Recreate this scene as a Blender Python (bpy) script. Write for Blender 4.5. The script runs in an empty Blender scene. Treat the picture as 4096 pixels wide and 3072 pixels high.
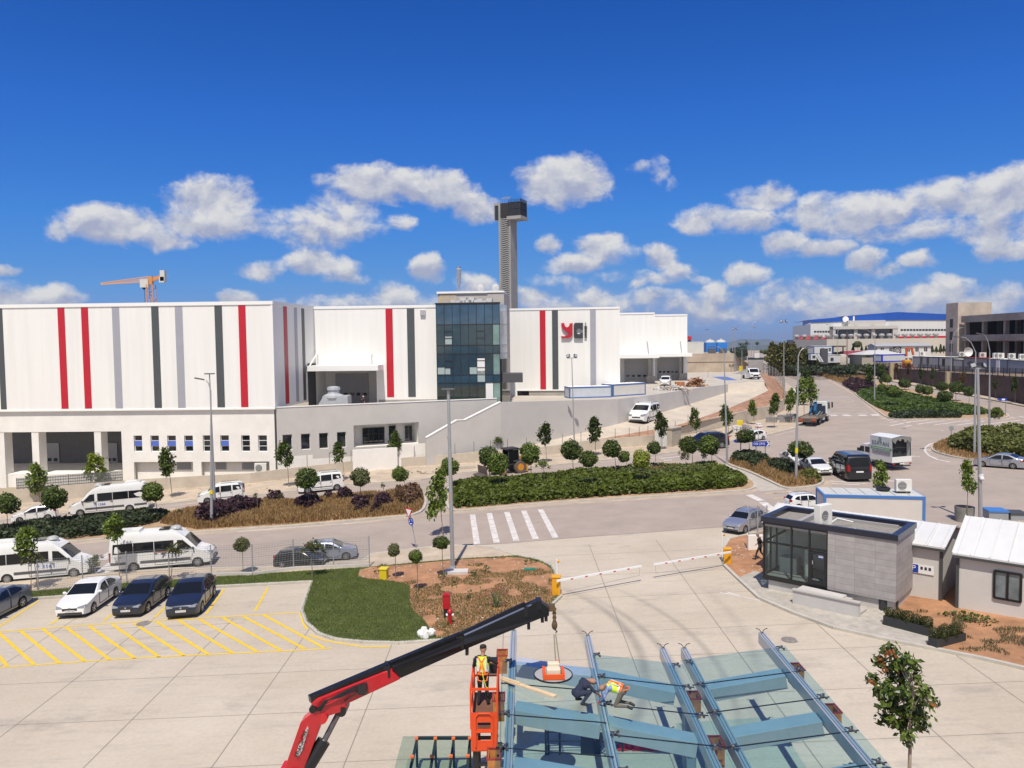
import bpy,bmesh,math,random
import numpy as np
from mathutils import Vector,Matrix
random.seed(7);RNG=np.random.default_rng(11)
SC=bpy.context.scene;COL=SC.collection
R=math.radians
F,CX,CY=3100.0,2048.0,1536.0
PITCH=math.atan((CY-1370)/F);ROLL=.012
CAM=Vector((0,0,14.9))
def ray(px,py):
 u=(px-CX)/F;v=(CY-py)/F
 c,s=math.cos(ROLL),math.sin(ROLL)
 u,v=u*c+v*s,-u*s+v*c
 d=Vector((u,math.cos(PITCH)+v*math.sin(PITCH),-math.sin(PITCH)+v*math.cos(PITCH)))
 return d/d.y
def hz(x):
 if x<-78:return-2.496
 if x<60:return.032*x
 if x<150:return 1.92+.02*(x-60)
 return 3.72
def G(px,py,dz=0.0):
 d=ray(px,py);a,b=5.0,1400.0
 for _ in range(60):
  m=(a+b)/2
  if CAM.z+d.z*m-hz(d.x*m)-dz>0:a=m
  else:b=m
 return Vector((d.x*a,a,CAM.z+d.z*a))
def at(px,py,Y):d=ray(px,py);return CAM+d*Y
def atz(px,py,z):d=ray(px,py);return CAM+d*((z-CAM.z)/d.z)
NORM=Vector((-.032,0,1)).normalized()
MC={}
def nodes(name):
 m=bpy.data.materials.new(name);m.use_nodes=True
 nt=m.node_tree;b=nt.nodes['Principled BSDF']
 return m,nt,b
def lk(nt,a,b):nt.links.new(a,b)
def M(name,col=(.5,.5,.5),rough=.6,metal=0.,var=0.,scale=1.5,bump=0.,bscale=None,coat=0.,detail=6.,spec=None,emit=0.):
 if name in MC:return MC[name]
 m,nt,b=nodes(name)
 b.inputs['Base Color'].default_value=(*col,1)
 b.inputs['Roughness'].default_value=rough;b.inputs['Metallic'].default_value=metal
 if spec is not None:b.inputs['Specular IOR Level'].default_value=spec
 if coat:b.inputs['Coat Weight'].default_value=coat;b.inputs['Coat Roughness'].default_value=.04
 if var or bump:
  tc=nt.nodes.new('ShaderNodeTexCoord')
 if var:
  n=nt.nodes.new('ShaderNodeTexNoise');n.inputs['Scale'].default_value=scale;n.inputs['Detail'].default_value=detail
  n.inputs['Roughness'].default_value=.65
  lk(nt,tc.outputs['Object'],n.inputs['Vector'])
  r=nt.nodes.new('ShaderNodeValToRGB')
  r.color_ramp.elements[0].position=.3;r.color_ramp.elements[1].position=.7
  r.color_ramp.elements[0].color=(*[c*(1-var)for c in col],1)
  r.color_ramp.elements[1].color=(*[min(1,c*(1+var))for c in col],1)
  lk(nt,n.outputs['Fac'],r.inputs['Fac']);lk(nt,r.outputs['Color'],b.inputs['Base Color'])
 if bump:
  n2=nt.nodes.new('ShaderNodeTexNoise');n2.inputs['Scale'].default_value=bscale or scale*6;n2.inputs['Detail'].default_value=4
  lk(nt,tc.outputs['Object'],n2.inputs['Vector'])
  bp=nt.nodes.new('ShaderNodeBump');bp.inputs['Strength'].default_value=bump;bp.inputs['Distance'].default_value=.05
  lk(nt,n2.outputs['Fac'],bp.inputs['Height']);lk(nt,bp.outputs['Normal'],b.inputs['Normal'])
 MC[name]=m;return m
def leafmat(name,c1,c2,trans=.25,rough=.5):
 """leaf colour varies leaf by leaf through the 'tint' attribute"""
 if name in MC:return MC[name]
 m,nt,b=nodes(name)
 a=nt.nodes.new('ShaderNodeAttribute');a.attribute_name='tint'
 r=nt.nodes.new('ShaderNodeValToRGB')
 r.color_ramp.elements[0].color=(*c1,1);r.color_ramp.elements[1].color=(*c2,1)
 lk(nt,a.outputs['Fac'],r.inputs['Fac']);lk(nt,r.outputs['Color'],b.inputs['Base Color'])
 b.inputs['Roughness'].default_value=rough;b.inputs['Specular IOR Level'].default_value=.3
 t=nt.nodes.new('ShaderNodeBsdfTranslucent');mx=nt.nodes.new('ShaderNodeMixShader');mx.inputs[0].default_value=trans
 lk(nt,r.outputs['Color'],t.inputs['Color'])
 lk(nt,b.outputs['BSDF'],mx.inputs[1]);lk(nt,t.outputs['BSDF'],mx.inputs[2])
 lk(nt,mx.outputs[0],nt.nodes['Material Output'].inputs['Surface'])
 MC[name]=m;return m
def glassmat(name,tint,ior=1.5,rough=.02,refl=1.0):
 if name in MC:return MC[name]
 m,nt,b=nodes(name);nt.nodes.remove(b)
 t=nt.nodes.new('ShaderNodeBsdfTransparent');t.inputs['Color'].default_value=(*tint,1)
 g=nt.nodes.new('ShaderNodeBsdfGlossy');g.inputs['Roughness'].default_value=rough
 f=nt.nodes.new('ShaderNodeFresnel');f.inputs['IOR'].default_value=ior
 mu=nt.nodes.new('ShaderNodeMath');mu.operation='MULTIPLY';mu.inputs[1].default_value=refl
 mx=nt.nodes.new('ShaderNodeMixShader')
 ge=nt.nodes.new('ShaderNodeNewGeometry');fb=nt.nodes.new('ShaderNodeMath');fb.operation='SUBTRACT';fb.inputs[0].default_value=1;lk(nt,ge.outputs['Backfacing'],fb.inputs[1])
 mf=nt.nodes.new('ShaderNodeMath');mf.operation='MULTIPLY';lk(nt,f.outputs[0],mf.inputs[0]);lk(nt,fb.outputs[0],mf.inputs[1])
 lk(nt,mf.outputs[0],mu.inputs[0]);lk(nt,mu.outputs[0],mx.inputs[0]);lk(nt,t.outputs[0],mx.inputs[1]);lk(nt,g.outputs[0],mx.inputs[2])
 lk(nt,mx.outputs[0],nt.nodes['Material Output'].inputs['Surface'])
 MC[name]=m;return m
W={}
def tag(o,label=None,cat=None,group=None,kind=None):
 if label:o['label']=label
 if cat:o['category']=cat
 if group:o['group']=group
 if kind:o['kind']=kind
 return o
def thing(name,label,cat,loc=(0,0,0),rz=0.,group=None,mat=None):
 o=bpy.data.objects.new(name,None);COL.objects.link(o)
 o.empty_display_size=.3
 m=mat if mat is not None else Matrix.Translation(Vector(loc))@Matrix.Rotation(rz,4,'Z')
 o.matrix_world=m;W[o.name]=m.copy()
 return tag(o,label,cat,group)
def setmat(o,m):o.matrix_world=m;W[o.name]=m.copy()
def linkmesh(me,name,parent=None):
 o=bpy.data.objects.new(name,me);COL.objects.link(o)
 if parent is not None:o.parent=parent
 return o
def copy_tree(o,parent=None):
 c=o.copy();COL.objects.link(c)
 if parent is not None:c.parent=parent
 for ch in list(o.children):copy_tree(ch,c)
 return c
class MB:
 def __init__(s):s.v=[];s.f=[]
 def add(s,vs,fs):
  o=len(s.v);s.v+=[tuple(v)for v in vs];s.f+=[[i+o for i in f]for f in fs];return s
 def box(s,x0,y0,z0,x1,y1,z1,mt=None):
  vs=[Vector(p)for p in((x0,y0,z0),(x1,y0,z0),(x1,y1,z0),(x0,y1,z0),(x0,y0,z1),(x1,y0,z1),(x1,y1,z1),(x0,y1,z1))]
  if mt is not None:vs=[mt@v for v in vs]
  return s.add(vs,[(0,3,2,1),(4,5,6,7),(0,1,5,4),(1,2,6,5),(2,3,7,6),(3,0,4,7)])
 def ext(s,poly,vec):
  vec=Vector(vec);n=len(poly);a=[Vector(p)for p in poly];b=[p+vec for p in a]
  return s.add(a+b,[list(range(n))[::-1],list(range(n,2*n))]+[(i,(i+1)%n,n+(i+1)%n,n+i)for i in range(n)])
 def prism(s,xy,z0,z1):return s.ext([(p[0],p[1],z0)for p in xy],(0,0,z1-z0))
 def quad(s,*p):return s.add(p,[list(range(len(p)))])
 def path(s,pts,r,n=8,caps=True):
  pts=[Vector(p)for p in pts];k=len(pts);rs=r if isinstance(r,(list,tuple))else[r]*k
  vs=[];prev=None
  for i,p in enumerate(pts):
   t=(pts[min(i+1,k-1)]-pts[max(i-1,0)]).normalized()
   a=prev if prev is not None else(Vector((0,0,1))if abs(t.z)<.9 else Vector((1,0,0)))
   a=(a-t*a.dot(t)).normalized();prev=a;b=t.cross(a)
   vs+=[p+(a*math.cos(q)+b*math.sin(q))*rs[i]for q in[2*math.pi*(j+.5)/n for j in range(n)]]
  fs=[(i*n+j,i*n+(j+1)%n,(i+1)*n+(j+1)%n,(i+1)*n+j)for i in range(k-1)for j in range(n)]
  if caps:fs+=[list(range(n))[::-1],list(range((k-1)*n,k*n))]
  return s.add(vs,fs)
 def tube(s,a,b,r,r2=None,n=8):return s.path([a,b],[r,r if r2 is None else r2],n)
 def bar(s,a,b,w,h,up=(0,0,1)):
  """rectangular bar from a to b, w across, h along up"""
  a=Vector(a);b=Vector(b);t=(b-a).normalized();u=Vector(up);sd=t.cross(u)
  if sd.length<1e-4:sd=t.cross(Vector((1,0,0)))
  sd.normalize();u=sd.cross(t).normalized()
  q=[a-sd*w/2-u*h/2,a+sd*w/2-u*h/2,a+sd*w/2+u*h/2,a-sd*w/2+u*h/2]
  return s.ext(q,b-a)
 def lathe(s,prof,c=(0,0,0),axis='Z',n=16,mt=None):
  """prof: (radius, height) pairs"""
  vs=[];c=Vector(c)
  for(r,h)in prof:
   for j in range(n):
    q=2*math.pi*j/n;p=Vector((r*math.cos(q),r*math.sin(q),h))
    if axis=='Y':p=Vector((p.x,p.z,p.y))
    if axis=='X':p=Vector((p.z,p.x,p.y))
    p=p+c
    vs.append(mt@p if mt is not None else p)
  k=len(prof)
  fs=[(i*n+j,i*n+(j+1)%n,(i+1)*n+(j+1)%n,(i+1)*n+j)for i in range(k-1)for j in range(n)]
  fs+=[list(range(n))[::-1],list(range((k-1)*n,k*n))]
  return s.add(vs,fs)
 def ell(s,c,r,n=12,m=8,mt=None):
  vs=[];c=Vector(c);r=Vector(r)if not isinstance(r,(int,float))else Vector((r,r,r))
  for i in range(1,m):
   t=math.pi*i/m
   for j in range(n):
    q=2*math.pi*j/n
    p=Vector((r.x*math.sin(t)*math.cos(q),r.y*math.sin(t)*math.sin(q),r.z*math.cos(t)))
    if mt is not None:p=mt@p
    vs.append(c+p)
  top=Vector((0,0,r.z));
  if mt is not None:top=mt@top
  vs+=[c+top,c-top];a=len(vs)-2
  fs=[(i*n+j,(i+1)*n+j,(i+1)*n+(j+1)%n,i*n+(j+1)%n)for i in range(m-2)for j in range(n)]
  fs+=[(a,j,(j+1)%n)for j in range(n)]+[(a+1,(m-2)*n+(j+1)%n,(m-2)*n+j)for j in range(n)]
  return s.add(vs,fs)
 def mesh(s,name,mat,parent=None,smooth=35,local=False):
  vs=s.v
  if parent is not None and not local:
   chain=[];p=parent
   m=W.get(parent.name,Matrix.Identity(4)).inverted();vs=[m@Vector(v)for v in vs]
  me=bpy.data.meshes.new(name);me.from_pydata(vs,[],s.f)
  bm=bmesh.new();bm.from_mesh(me);bmesh.ops.recalc_face_normals(bm,faces=bm.faces);bm.to_mesh(me);bm.free()
  if mat is not None:me.materials.append(mat)
  if smooth:
   me.shade_smooth();me.set_sharp_from_angle(angle=R(smooth))
  return me
 def build(s,name,mat,parent=None,smooth=35,local=False,bevel=0.,label=None):
  """vertices are in world space unless local; a sub-part inherits its part's frame (identity offset)"""
  o=linkmesh(s.mesh(name,mat,parent,smooth,local),name,parent)
  if parent is not None and parent.type=='MESH':pass
  W[o.name]=W.get(parent.name,Matrix.Identity(4))if parent is not None else Matrix.Identity(4)
  if bevel:
   b=o.modifiers.new('bevel','BEVEL');b.width=bevel;b.segments=2;b.limit_method='ANGLE';b.angle_limit=R(40)
  if label:o['label']=label
  return o
def pip(P,poly):
 x,y=P[:,0],P[:,1];n=len(poly);ins=np.zeros(len(P),bool);j=n-1
 for i in range(n):
  xi,yi=poly[i];xj,yj=poly[j]
  c=((yi>y)!=(yj>y))&(x<(xj-xi)*(y-yi)/((yj-yi)if yj!=yi else 1e-9)+xi)
  ins^=c;j=i
 return ins
def vnoise(x,y,s,seed=0):
 """cheap smooth value noise (numpy)"""
 x=x/s;y=y/s;xi=np.floor(x).astype(int);yi=np.floor(y).astype(int);fx=x-xi;fy=y-yi
 fx=fx*fx*(3-2*fx);fy=fy*fy*(3-2*fy)
 def h(a,b):
  q=np.sin(a*127.1+b*311.7+seed*74.7)*43758.5453;return q-np.floor(q)
 return(h(xi,yi)*(1-fx)+h(xi+1,yi)*fx)*(1-fy)+(h(xi,yi+1)*(1-fx)+h(xi+1,yi+1)*fx)*fy
def leafmesh(name,P,Nrm,size,tint,mat,aspect=1.6,shape='quad',up=None):
 """many leaf-sized faces: centres P, facing Nrm; a kite for each leaf"""
 n=len(P);Nrm=Nrm/np.maximum(1e-6,np.linalg.norm(Nrm,axis=1,keepdims=True))
 a=RNG.normal(size=(n,3))if up is None else np.broadcast_to(np.array(up,float),(n,3))+RNG.normal(size=(n,3))*.25
 t=a-Nrm*(a*Nrm).sum(1,keepdims=True);t/=np.maximum(1e-6,np.linalg.norm(t,axis=1,keepdims=True))
 b=np.cross(Nrm,t);s=np.asarray(size).reshape(-1,1)*np.ones((n,1))
 q=np.stack([P-t*s*aspect*.5,P+b*s*.5+t*s*.05,P+t*s*aspect*.5,P-b*s*.5+t*s*.05],1)
 q[:,1]+=Nrm*s*.12;q[:,3]+=Nrm*s*.12
 me=bpy.data.meshes.new(name);me.vertices.add(4*n);me.vertices.foreach_set('co',q.reshape(-1))
 me.loops.add(4*n);me.loops.foreach_set('vertex_index',np.arange(4*n,dtype=np.int32))
 me.polygons.add(n);me.polygons.foreach_set('loop_start',np.arange(0,4*n,4,dtype=np.int32))
 me.polygons.foreach_set('loop_total',np.full(n,4,dtype=np.int32))
 at_=me.attributes.new('tint','FLOAT','FACE');at_.data.foreach_set('value',np.asarray(tint,dtype=np.float32)*np.ones(n,dtype=np.float32))
 me.materials.append(mat);me.update(calc_edges=True);me.validate()
 return me
def text(body,size,mat,mtx,parent,name='lettering',depth=.004,spacing=1.0,width=None):
 """lettering as a mesh; local text plane XY is mapped by mtx (world)"""
 cu=bpy.data.curves.new('txt','FONT');cu.body=body;cu.size=size;cu.extrude=depth
 cu.align_x='CENTER';cu.align_y='CENTER';cu.space_character=spacing;cu.resolution_u=3
 o=bpy.data.objects.new('txt',cu);COL.objects.link(o)
 dg=bpy.context.evaluated_depsgraph_get();dg.update()
 me=bpy.data.meshes.new_from_object(o.evaluated_get(dg));COL.objects.unlink(o);bpy.data.objects.remove(o)
 if width:
  xs=[v.co.x for v in me.vertices];k=width/max(1e-6,max(xs)-min(xs))
  for v in me.vertices:v.co.x*=k
 pm=W.get(parent.name,Matrix.Identity(4)).inverted()if parent is not None else Matrix.Identity(4)
 me.transform(pm@mtx);me.name=name;me.materials.clear();me.materials.append(mat)
 for p in me.polygons:p.material_index=0
 ob=linkmesh(me,name,parent);W[ob.name]=W.get(parent.name,Matrix.Identity(4))if parent is not None else Matrix.Identity(4)
 return ob
def frame(o,x,z):
 """matrix with local X along x, local Y along z, local Z = X x Y"""
 x=Vector(x).normalized();y=Vector(z);y=(y-x*y.dot(x)).normalized();n=x.cross(y)
 return Matrix(((x.x,y.x,n.x,o[0]),(x.y,y.y,n.y,o[1]),(x.z,y.z,n.z,o[2]),(0,0,0,1)))
def sheet(name,pts,mat,lift=.0,kind='structure',thick=0.,parent=None,label=None):
 """flat polygon draped on the (tilted) ground; pts are (x,y) world; bent at the ground's folds; thick gives kerb-like sides"""
 bm=bmesh.new();vs=[bm.verts.new((p[0],p[1],0))for p in pts]
 f=bm.faces.new(vs)
 for xk in(-78,60,150):
  bmesh.ops.bisect_plane(bm,geom=bm.verts[:]+bm.edges[:]+bm.faces[:],plane_co=(xk,0,0),plane_no=(1,0,0))
 if thick:
  r=bmesh.ops.extrude_face_region(bm,geom=bm.faces[:])
  for v in r['geom']:
   if isinstance(v,bmesh.types.BMVert):v.co.z=thick
 for v in bm.verts:v.co.z+=hz(v.co.x)+lift
 bmesh.ops.recalc_face_normals(bm,faces=bm.faces)
 if not thick:
  for f in bm.faces:
   if f.normal.z<0:f.normal_flip()
 me=bpy.data.meshes.new(name);bm.to_mesh(me);bm.free();me.materials.append(mat)
 o=linkmesh(me,name,parent);
 if kind:o['kind']=kind
 if label:o['label']=label
 W[o.name]=Matrix.Identity(4)
 return o
def gp(pts):return[G(*p).xy for p in pts]
def ribbon(mb,pts,w,lift):
 """strip of width w along ground points (x,y)"""
 P=[Vector((p[0],p[1]))for p in pts];L=[];Rr=[]
 for i,p in enumerate(P):
  t=(P[min(i+1,len(P)-1)]-P[max(i-1,0)]).normalized();n=Vector((-t.y,t.x))*w/2
  L.append(p+n);Rr.append(p-n)
 for i in range(len(P)-1):
  q=[L[i],L[i+1],Rr[i+1],Rr[i]]
  mb.quad(*[(v.x,v.y,hz(v.x)+lift)for v in q])
def dense(pts,step):
 out=[]
 for a,b in zip(pts[:-1],pts[1:]):
  a=Vector(a[:2]);b=Vector(b[:2]);n=max(1,int((b-a).length/step))
  out+=[a.lerp(b,i/n)for i in range(n)]
 return out+[Vector(pts[-1][:2])]
def smoothpoly(pts,it=2,closed=True):
 P=[Vector(p[:2])for p in pts]
 for _ in range(it):
  Q=[];n=len(P)
  for i in range(n if closed else n-1):
   a,b=P[i],P[(i+1)%n];Q+=[a.lerp(b,.25),a.lerp(b,.75)]
  if not closed:Q=[P[0]]+Q+[P[-1]]
  P=Q
 return P
def kerb(pts,name='kerb',w=.18,h=.14,mat=None,closed=False):
 """kerb stones along a ground line"""
 mb=MB();P=[Vector(p[:2])for p in pts]
 if closed:P=P+[P[0]]
 for a,b in zip(P[:-1],P[1:]):
  if(b-a).length<.02:continue
  za,zb=hz(a.x),hz(b.x);t=(b-a).normalized();n=Vector((-t.y,t.x))*w/2
  q=[a-n,a+n,b+n,b-n];zz=[za,za,zb,zb]
  lo=[(q[i].x,q[i].y,zz[i]-.1)for i in range(4)];hi=[(q[i].x,q[i].y,zz[i]+h)for i in range(4)]
  mb.add(lo+hi,[(0,1,2,3),(4,7,6,5),(0,4,5,1),(1,5,6,2),(2,6,7,3),(3,7,4,0)])
 o=mb.build(name,mat or M('kerb_concrete',(.47,.44,.38),.85,var=.15,scale=1.2,bump=.1));o['kind']='structure';return o
def concrete_lot():
 m,nt,b=nodes('lot_concrete')
 tc=nt.nodes.new('ShaderNodeTexCoord')
 def noise(sc,det=6,rough=.6,vec=None):
  n=nt.nodes.new('ShaderNodeTexNoise');n.inputs['Scale'].default_value=sc;n.inputs['Detail'].default_value=det;n.inputs['Roughness'].default_value=rough
  lk(nt,vec or tc.outputs['Object'],n.inputs['Vector']);return n
 def ramp(src,a,b_,ca,cb):
  r=nt.nodes.new('ShaderNodeValToRGB');r.color_ramp.elements[0].position=a;r.color_ramp.elements[1].position=b_
  r.color_ramp.elements[0].color=(*ca,1);r.color_ramp.elements[1].color=(*cb,1);lk(nt,src,r.inputs['Fac']);return r
 def mix(fac,a,b_):
  x=nt.nodes.new('ShaderNodeMix');x.data_type='RGBA'
  if isinstance(fac,float):x.inputs[0].default_value=fac
  else:lk(nt,fac,x.inputs[0])
  lk(nt,a,x.inputs[6])
  if isinstance(b_,tuple):x.inputs[7].default_value=(*b_,1)
  else:lk(nt,b_,x.inputs[7])
  return x.outputs[2]
 base=ramp(noise(.12,5).outputs[0],.35,.68,(.47,.405,.32),(.55,.485,.395)).outputs[0]
 sp=ramp(noise(6,8,.75).outputs[0],.3,.75,(.88,.88,.88),(1.08,1.07,1.05)).outputs[0]
 mu=nt.nodes.new('ShaderNodeMix');mu.data_type='RGBA';mu.blend_type='MULTIPLY';mu.inputs[0].default_value=1
 lk(nt,base,mu.inputs[6]);lk(nt,sp,mu.inputs[7]);col=mu.outputs[2]
 mp=nt.nodes.new('ShaderNodeMapping');mp.inputs['Scale'].default_value=(.35,2.2,1);lk(nt,tc.outputs['Object'],mp.inputs[0])
 st=ramp(noise(1.0,7,.7,mp.outputs[0]).outputs[0],.52,.72,(0,0,0),(1,1,1)).outputs[0]
 fm=nt.nodes.new('ShaderNodeMath');fm.operation='MULTIPLY';fm.inputs[1].default_value=.42;lk(nt,st,fm.inputs[0])
 col=mix(fm.outputs[0],col,(.32,.29,.245))
 mp2=nt.nodes.new('ShaderNodeMapping');mp2.inputs['Scale'].default_value=(.22,.42,1);mp2.inputs['Location'].default_value=(3.3,1.7,0);lk(nt,tc.outputs['Object'],mp2.inputs[0])
 oi=ramp(noise(.9,8,.68,mp2.outputs[0]).outputs[0],.58,.78,(0,0,0),(1,1,1)).outputs[0]
 f2=nt.nodes.new('ShaderNodeMath');f2.operation='MULTIPLY';f2.inputs[1].default_value=.62;lk(nt,oi,f2.inputs[0])
 col=mix(f2.outputs[0],col,(.2,.18,.16))
 wob=noise(.5,3)
 for(cx,cy,rad,w,amt,ang0,ang1)in((-12,36,15.6,.22,.42,-.9,.75),(-12,36,17.9,.26,.5,-.8,.8),(-13.5,34,20.6,.22,.42,-.6,.7),(-13.5,34,22.6,.2,.36,-.5,.7),(-14,40,25.5,.3,.2,-.7,.4),(26,26,17,.3,.2,1.5,2.6)):
  vm=nt.nodes.new('ShaderNodeVectorMath');vm.operation='SUBTRACT';vm.inputs[1].default_value=(cx,cy,0);lk(nt,tc.outputs['Object'],vm.inputs[0])
  sx=nt.nodes.new('ShaderNodeSeparateXYZ');lk(nt,vm.outputs[0],sx.inputs[0])
  cb=nt.nodes.new('ShaderNodeCombineXYZ');lk(nt,sx.outputs[0],cb.inputs[0]);lk(nt,sx.outputs[1],cb.inputs[1])
  ln=nt.nodes.new('ShaderNodeVectorMath');ln.operation='LENGTH';lk(nt,cb.outputs[0],ln.inputs[0])
  s1=nt.nodes.new('ShaderNodeMath');s1.operation='SUBTRACT';s1.inputs[1].default_value=rad;lk(nt,ln.outputs['Value'],s1.inputs[0])
  ab=nt.nodes.new('ShaderNodeMath');ab.operation='ABSOLUTE';lk(nt,s1.outputs[0],ab.inputs[0])
  mr=nt.nodes.new('ShaderNodeMapRange');mr.interpolation_type='SMOOTHSTEP';mr.inputs[1].default_value=0;mr.inputs[2].default_value=w*1.6;mr.inputs[3].default_value=amt;mr.inputs[4].default_value=0;lk(nt,ab.outputs[0],mr.inputs[0])
  an=nt.nodes.new('ShaderNodeMath');an.operation='ARCTAN2';lk(nt,sx.outputs[1],an.inputs[0]);lk(nt,sx.outputs[0],an.inputs[1])
  cc=nt.nodes.new('ShaderNodeMath');cc.operation='SUBTRACT';cc.inputs[1].default_value=(ang0+ang1)/2;lk(nt,an.outputs[0],cc.inputs[0])
  ac=nt.nodes.new('ShaderNodeMath');ac.operation='ABSOLUTE';lk(nt,cc.outputs[0],ac.inputs[0])
  m2=nt.nodes.new('ShaderNodeMapRange');m2.interpolation_type='SMOOTHSTEP';h=(ang1-ang0)/2;m2.inputs[1].default_value=h*.3;m2.inputs[2].default_value=h;m2.inputs[3].default_value=1;m2.inputs[4].default_value=0;lk(nt,ac.outputs[0],m2.inputs[0])
  pr=nt.nodes.new('ShaderNodeMath');pr.operation='MULTIPLY';lk(nt,mr.outputs[0],pr.inputs[0]);lk(nt,m2.outputs[0],pr.inputs[1])
  p2=nt.nodes.new('ShaderNodeMath');p2.operation='MULTIPLY';lk(nt,pr.outputs[0],p2.inputs[0]);lk(nt,ramp(wob.outputs[0],.3,.6,(.65,.65,.65),(1,1,1)).outputs[0],p2.inputs[1])
  col=mix(p2.outputs[0],col,(.17,.15,.135))
 lk(nt,col,b.inputs['Base Color']);b.inputs['Roughness'].default_value=.85;b.inputs['Specular IOR Level'].default_value=.25
 MC['lot_concrete']=m;return m
CONC=concrete_lot()
ASPH=M('asphalt',(.36,.30,.255),.9,var=.11,scale=.35,bump=.15,bscale=9,detail=9,spec=.2)
SAND=M('sandy_pavement',(.46,.375,.28),.95,var=.22,scale=.6,bump=.2,bscale=5,detail=9)
PAVE=M('paver_stone',(.44,.40,.34),.9,var=.12,scale=1.5,bump=.25,bscale=6)
EARTH=M('bare_earth',(.36,.185,.095),1.,var=.35,scale=.8,bump=.5,bscale=6,detail=10)
DIRT=M('rubble_soil',(.30,.19,.125),1.,var=.4,scale=.9,bump=.6,bscale=5,detail=10)
TERR=M('far_soil',(.36,.30,.21),1.,var=.3,scale=.03,detail=8)
LINE=M('white_road_paint',(.60,.56,.52),.8,var=.25,scale=1.5,detail=8)
LINEY=M('worn_yellow_paint',(.50,.38,.22),.85,var=.2,scale=1.2,detail=8)
YEL=M('yellow_lot_paint',(.72,.49,.035),.7,var=.08,scale=2)
KERB=M('kerb_concrete',(.47,.44,.38),.85,var=.15,scale=1.2,bump=.1)
JOINT=M('joint_sealant',(.24,.21,.175),.9)
def terrain():
 xs=[-9000,-3000,-600,-200,-78,60,150,400,900,3000,9000];ys=[-80,40,200,500,800,1000,1500,4000,12000]
 v=[];
 for y in ys:
  for x in xs:
   z=hz(max(-200,min(400,x)))if y<=800 else(-8 if y<=1000 else(-40 if y<=1500 else-85))
   if abs(x)>900 and y<=800:z=-20
   v.append((x,y,z-.03))
 n=len(xs);f=[(j*n+i,j*n+i+1,(j+1)*n+i+1,(j+1)*n+i)for j in range(len(ys)-1)for i in range(n-1)]
 o=MB().add(v,f).build('ground',TERR,smooth=0);o['kind']='structure'
terrain()
def hills():
 def ridge(name,y0,pts,depth,base,col,seed):
  mb=MB();prof=[]
  for(px,py)in pts:p=at(px,py,y0);prof.append((p.x,p.z))
  xs=np.linspace(prof[0][0],prof[-1][0],90);zs=np.interp(xs,[p[0]for p in prof],[p[1]for p in prof])
  zs=zs+(vnoise(xs,xs*0,260,seed)-.5)*18+(vnoise(xs,xs*0,90,seed+1)-.5)*7
  rows=[(-1.,0.),(-.6,.35),(-.3,.75),(0,1.),(.5,.6),(1.,0.)]
  v=[];k=len(xs)
  for(d,h)in rows:
   for x,z in zip(xs,zs):
    q=h+(math.sin(x*.011+d*7+seed)*.06 if 0<h<1 else 0)
    v.append((x+math.sin(x*.004)*d*80,y0+d*depth,base+(z-base)*q))
  f=[(j*k+i,j*k+i+1,(j+1)*k+i+1,(j+1)*k+i)for j in range(len(rows)-1)for i in range(k-1)]
  o=mb.add(v,f).build(name,M('scrub_hill_%d'%seed,col,1.,var=.35,scale=.004),smooth=180);o['kind']='structure'
 ridge('hills',8200,[(1500,1392),(2200,1385),(2480,1372),(2640,1366),(2760,1364),(2800,1374),(2890,1388),(2955,1357),(2985,1356),(3020,1366),(3055,1353),(3085,1362),(3130,1366),(3180,1376),(3300,1374),(3600,1380),(4400,1384)],900,-85,(.10,.115,.07),3)
 ridge('hills',5200,[(1500,1398),(2600,1396),(2860,1394),(2960,1386),(3050,1382),(3110,1384),(3160,1387),(3300,1393),(4300,1398)],700,-85,(.075,.09,.05),8)
hills()
asph=[(-500,2390),(0,2338),(443,2297),(680,2279),(1100,2272),(1447,2251),(1488,2220),(1714,2193),(1814,2186),(2044,2172),(2315,2149),(2568,2131),(2830,2111),(2889,2108),(3050,2125),(3400,2135),(4250,2150),(4700,2150)]
asph+=[(4700,1720),(4250,1657),(4096,1627),(3985,1605),(3815,1573),(3647,1541),(3479,1511),(3371,1487),(3282,1462),(3160,1437),(3085,1418),(3040,1405),(2988,1405),(2985,1420),(3040,1452),(3062,1480),(3095,1500),(3150,1535),(3215,1582),(3262,1622),(3268,1665),(3245,1700)]
asph+=[(3183,1713),(3061,1744),(2889,1771),(2717,1807),(2600,1823),(2388,1846),(2116,1871),(1827,1894),(1687,1921),(1384,1940),(1171,1967),(1000,1985),(791,2003),(588,2026),(289,2053),(54,2078),(-200,2100),(-700,2150)]
sheet('road',gp(asph),ASPH,.0)
pv=[(-700,2150),(-200,2100),(54,2078),(289,2053),(588,2026),(791,2003),(1000,1985),(1171,1967),(1384,1940),(1687,1921),(1827,1894),(2116,1871),(2388,1846),(2600,1823),(2717,1807),(2889,1771),(3061,1744),(3183,1713),(3245,1700),(3268,1665),(3262,1622),(3215,1582),(3150,1535),(3095,1500),(3062,1480),(3054,1492),(3103,1520),(3139,1575),(3139,1640),(3074,1676),(3000,1690),(2904,1710),(2716,1747),(2614,1781),(2406,1799),(2162,1826),(1800,1858),(1578,1872),(1397,1890),(1153,1917),(1000,1936),(583,1967),(280,1999),(68,2017),(-400,2060),(-700,2085)]
P_=gp(pv);PAVFAR=P_
sheet('pavement',P_,SAND,.1)
kerb([G(*p).xy for p in pv[:20]],h=.13)
pn=[(-500,2390),(0,2338),(443,2297),(680,2279),(1100,2272),(1447,2251),(1488,2220),(1714,2193),(1814,2186),(1960,2192),(2067,2228),(1900,2238),(1800,2244),(1480,2274),(1300,2285),(900,2311),(480,2340),(117,2373),(-500,2440)]
sheet('pavement',gp(pn),SAND,.1)
kerb([G(*p).xy for p in pn[:11]],h=.13)
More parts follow.
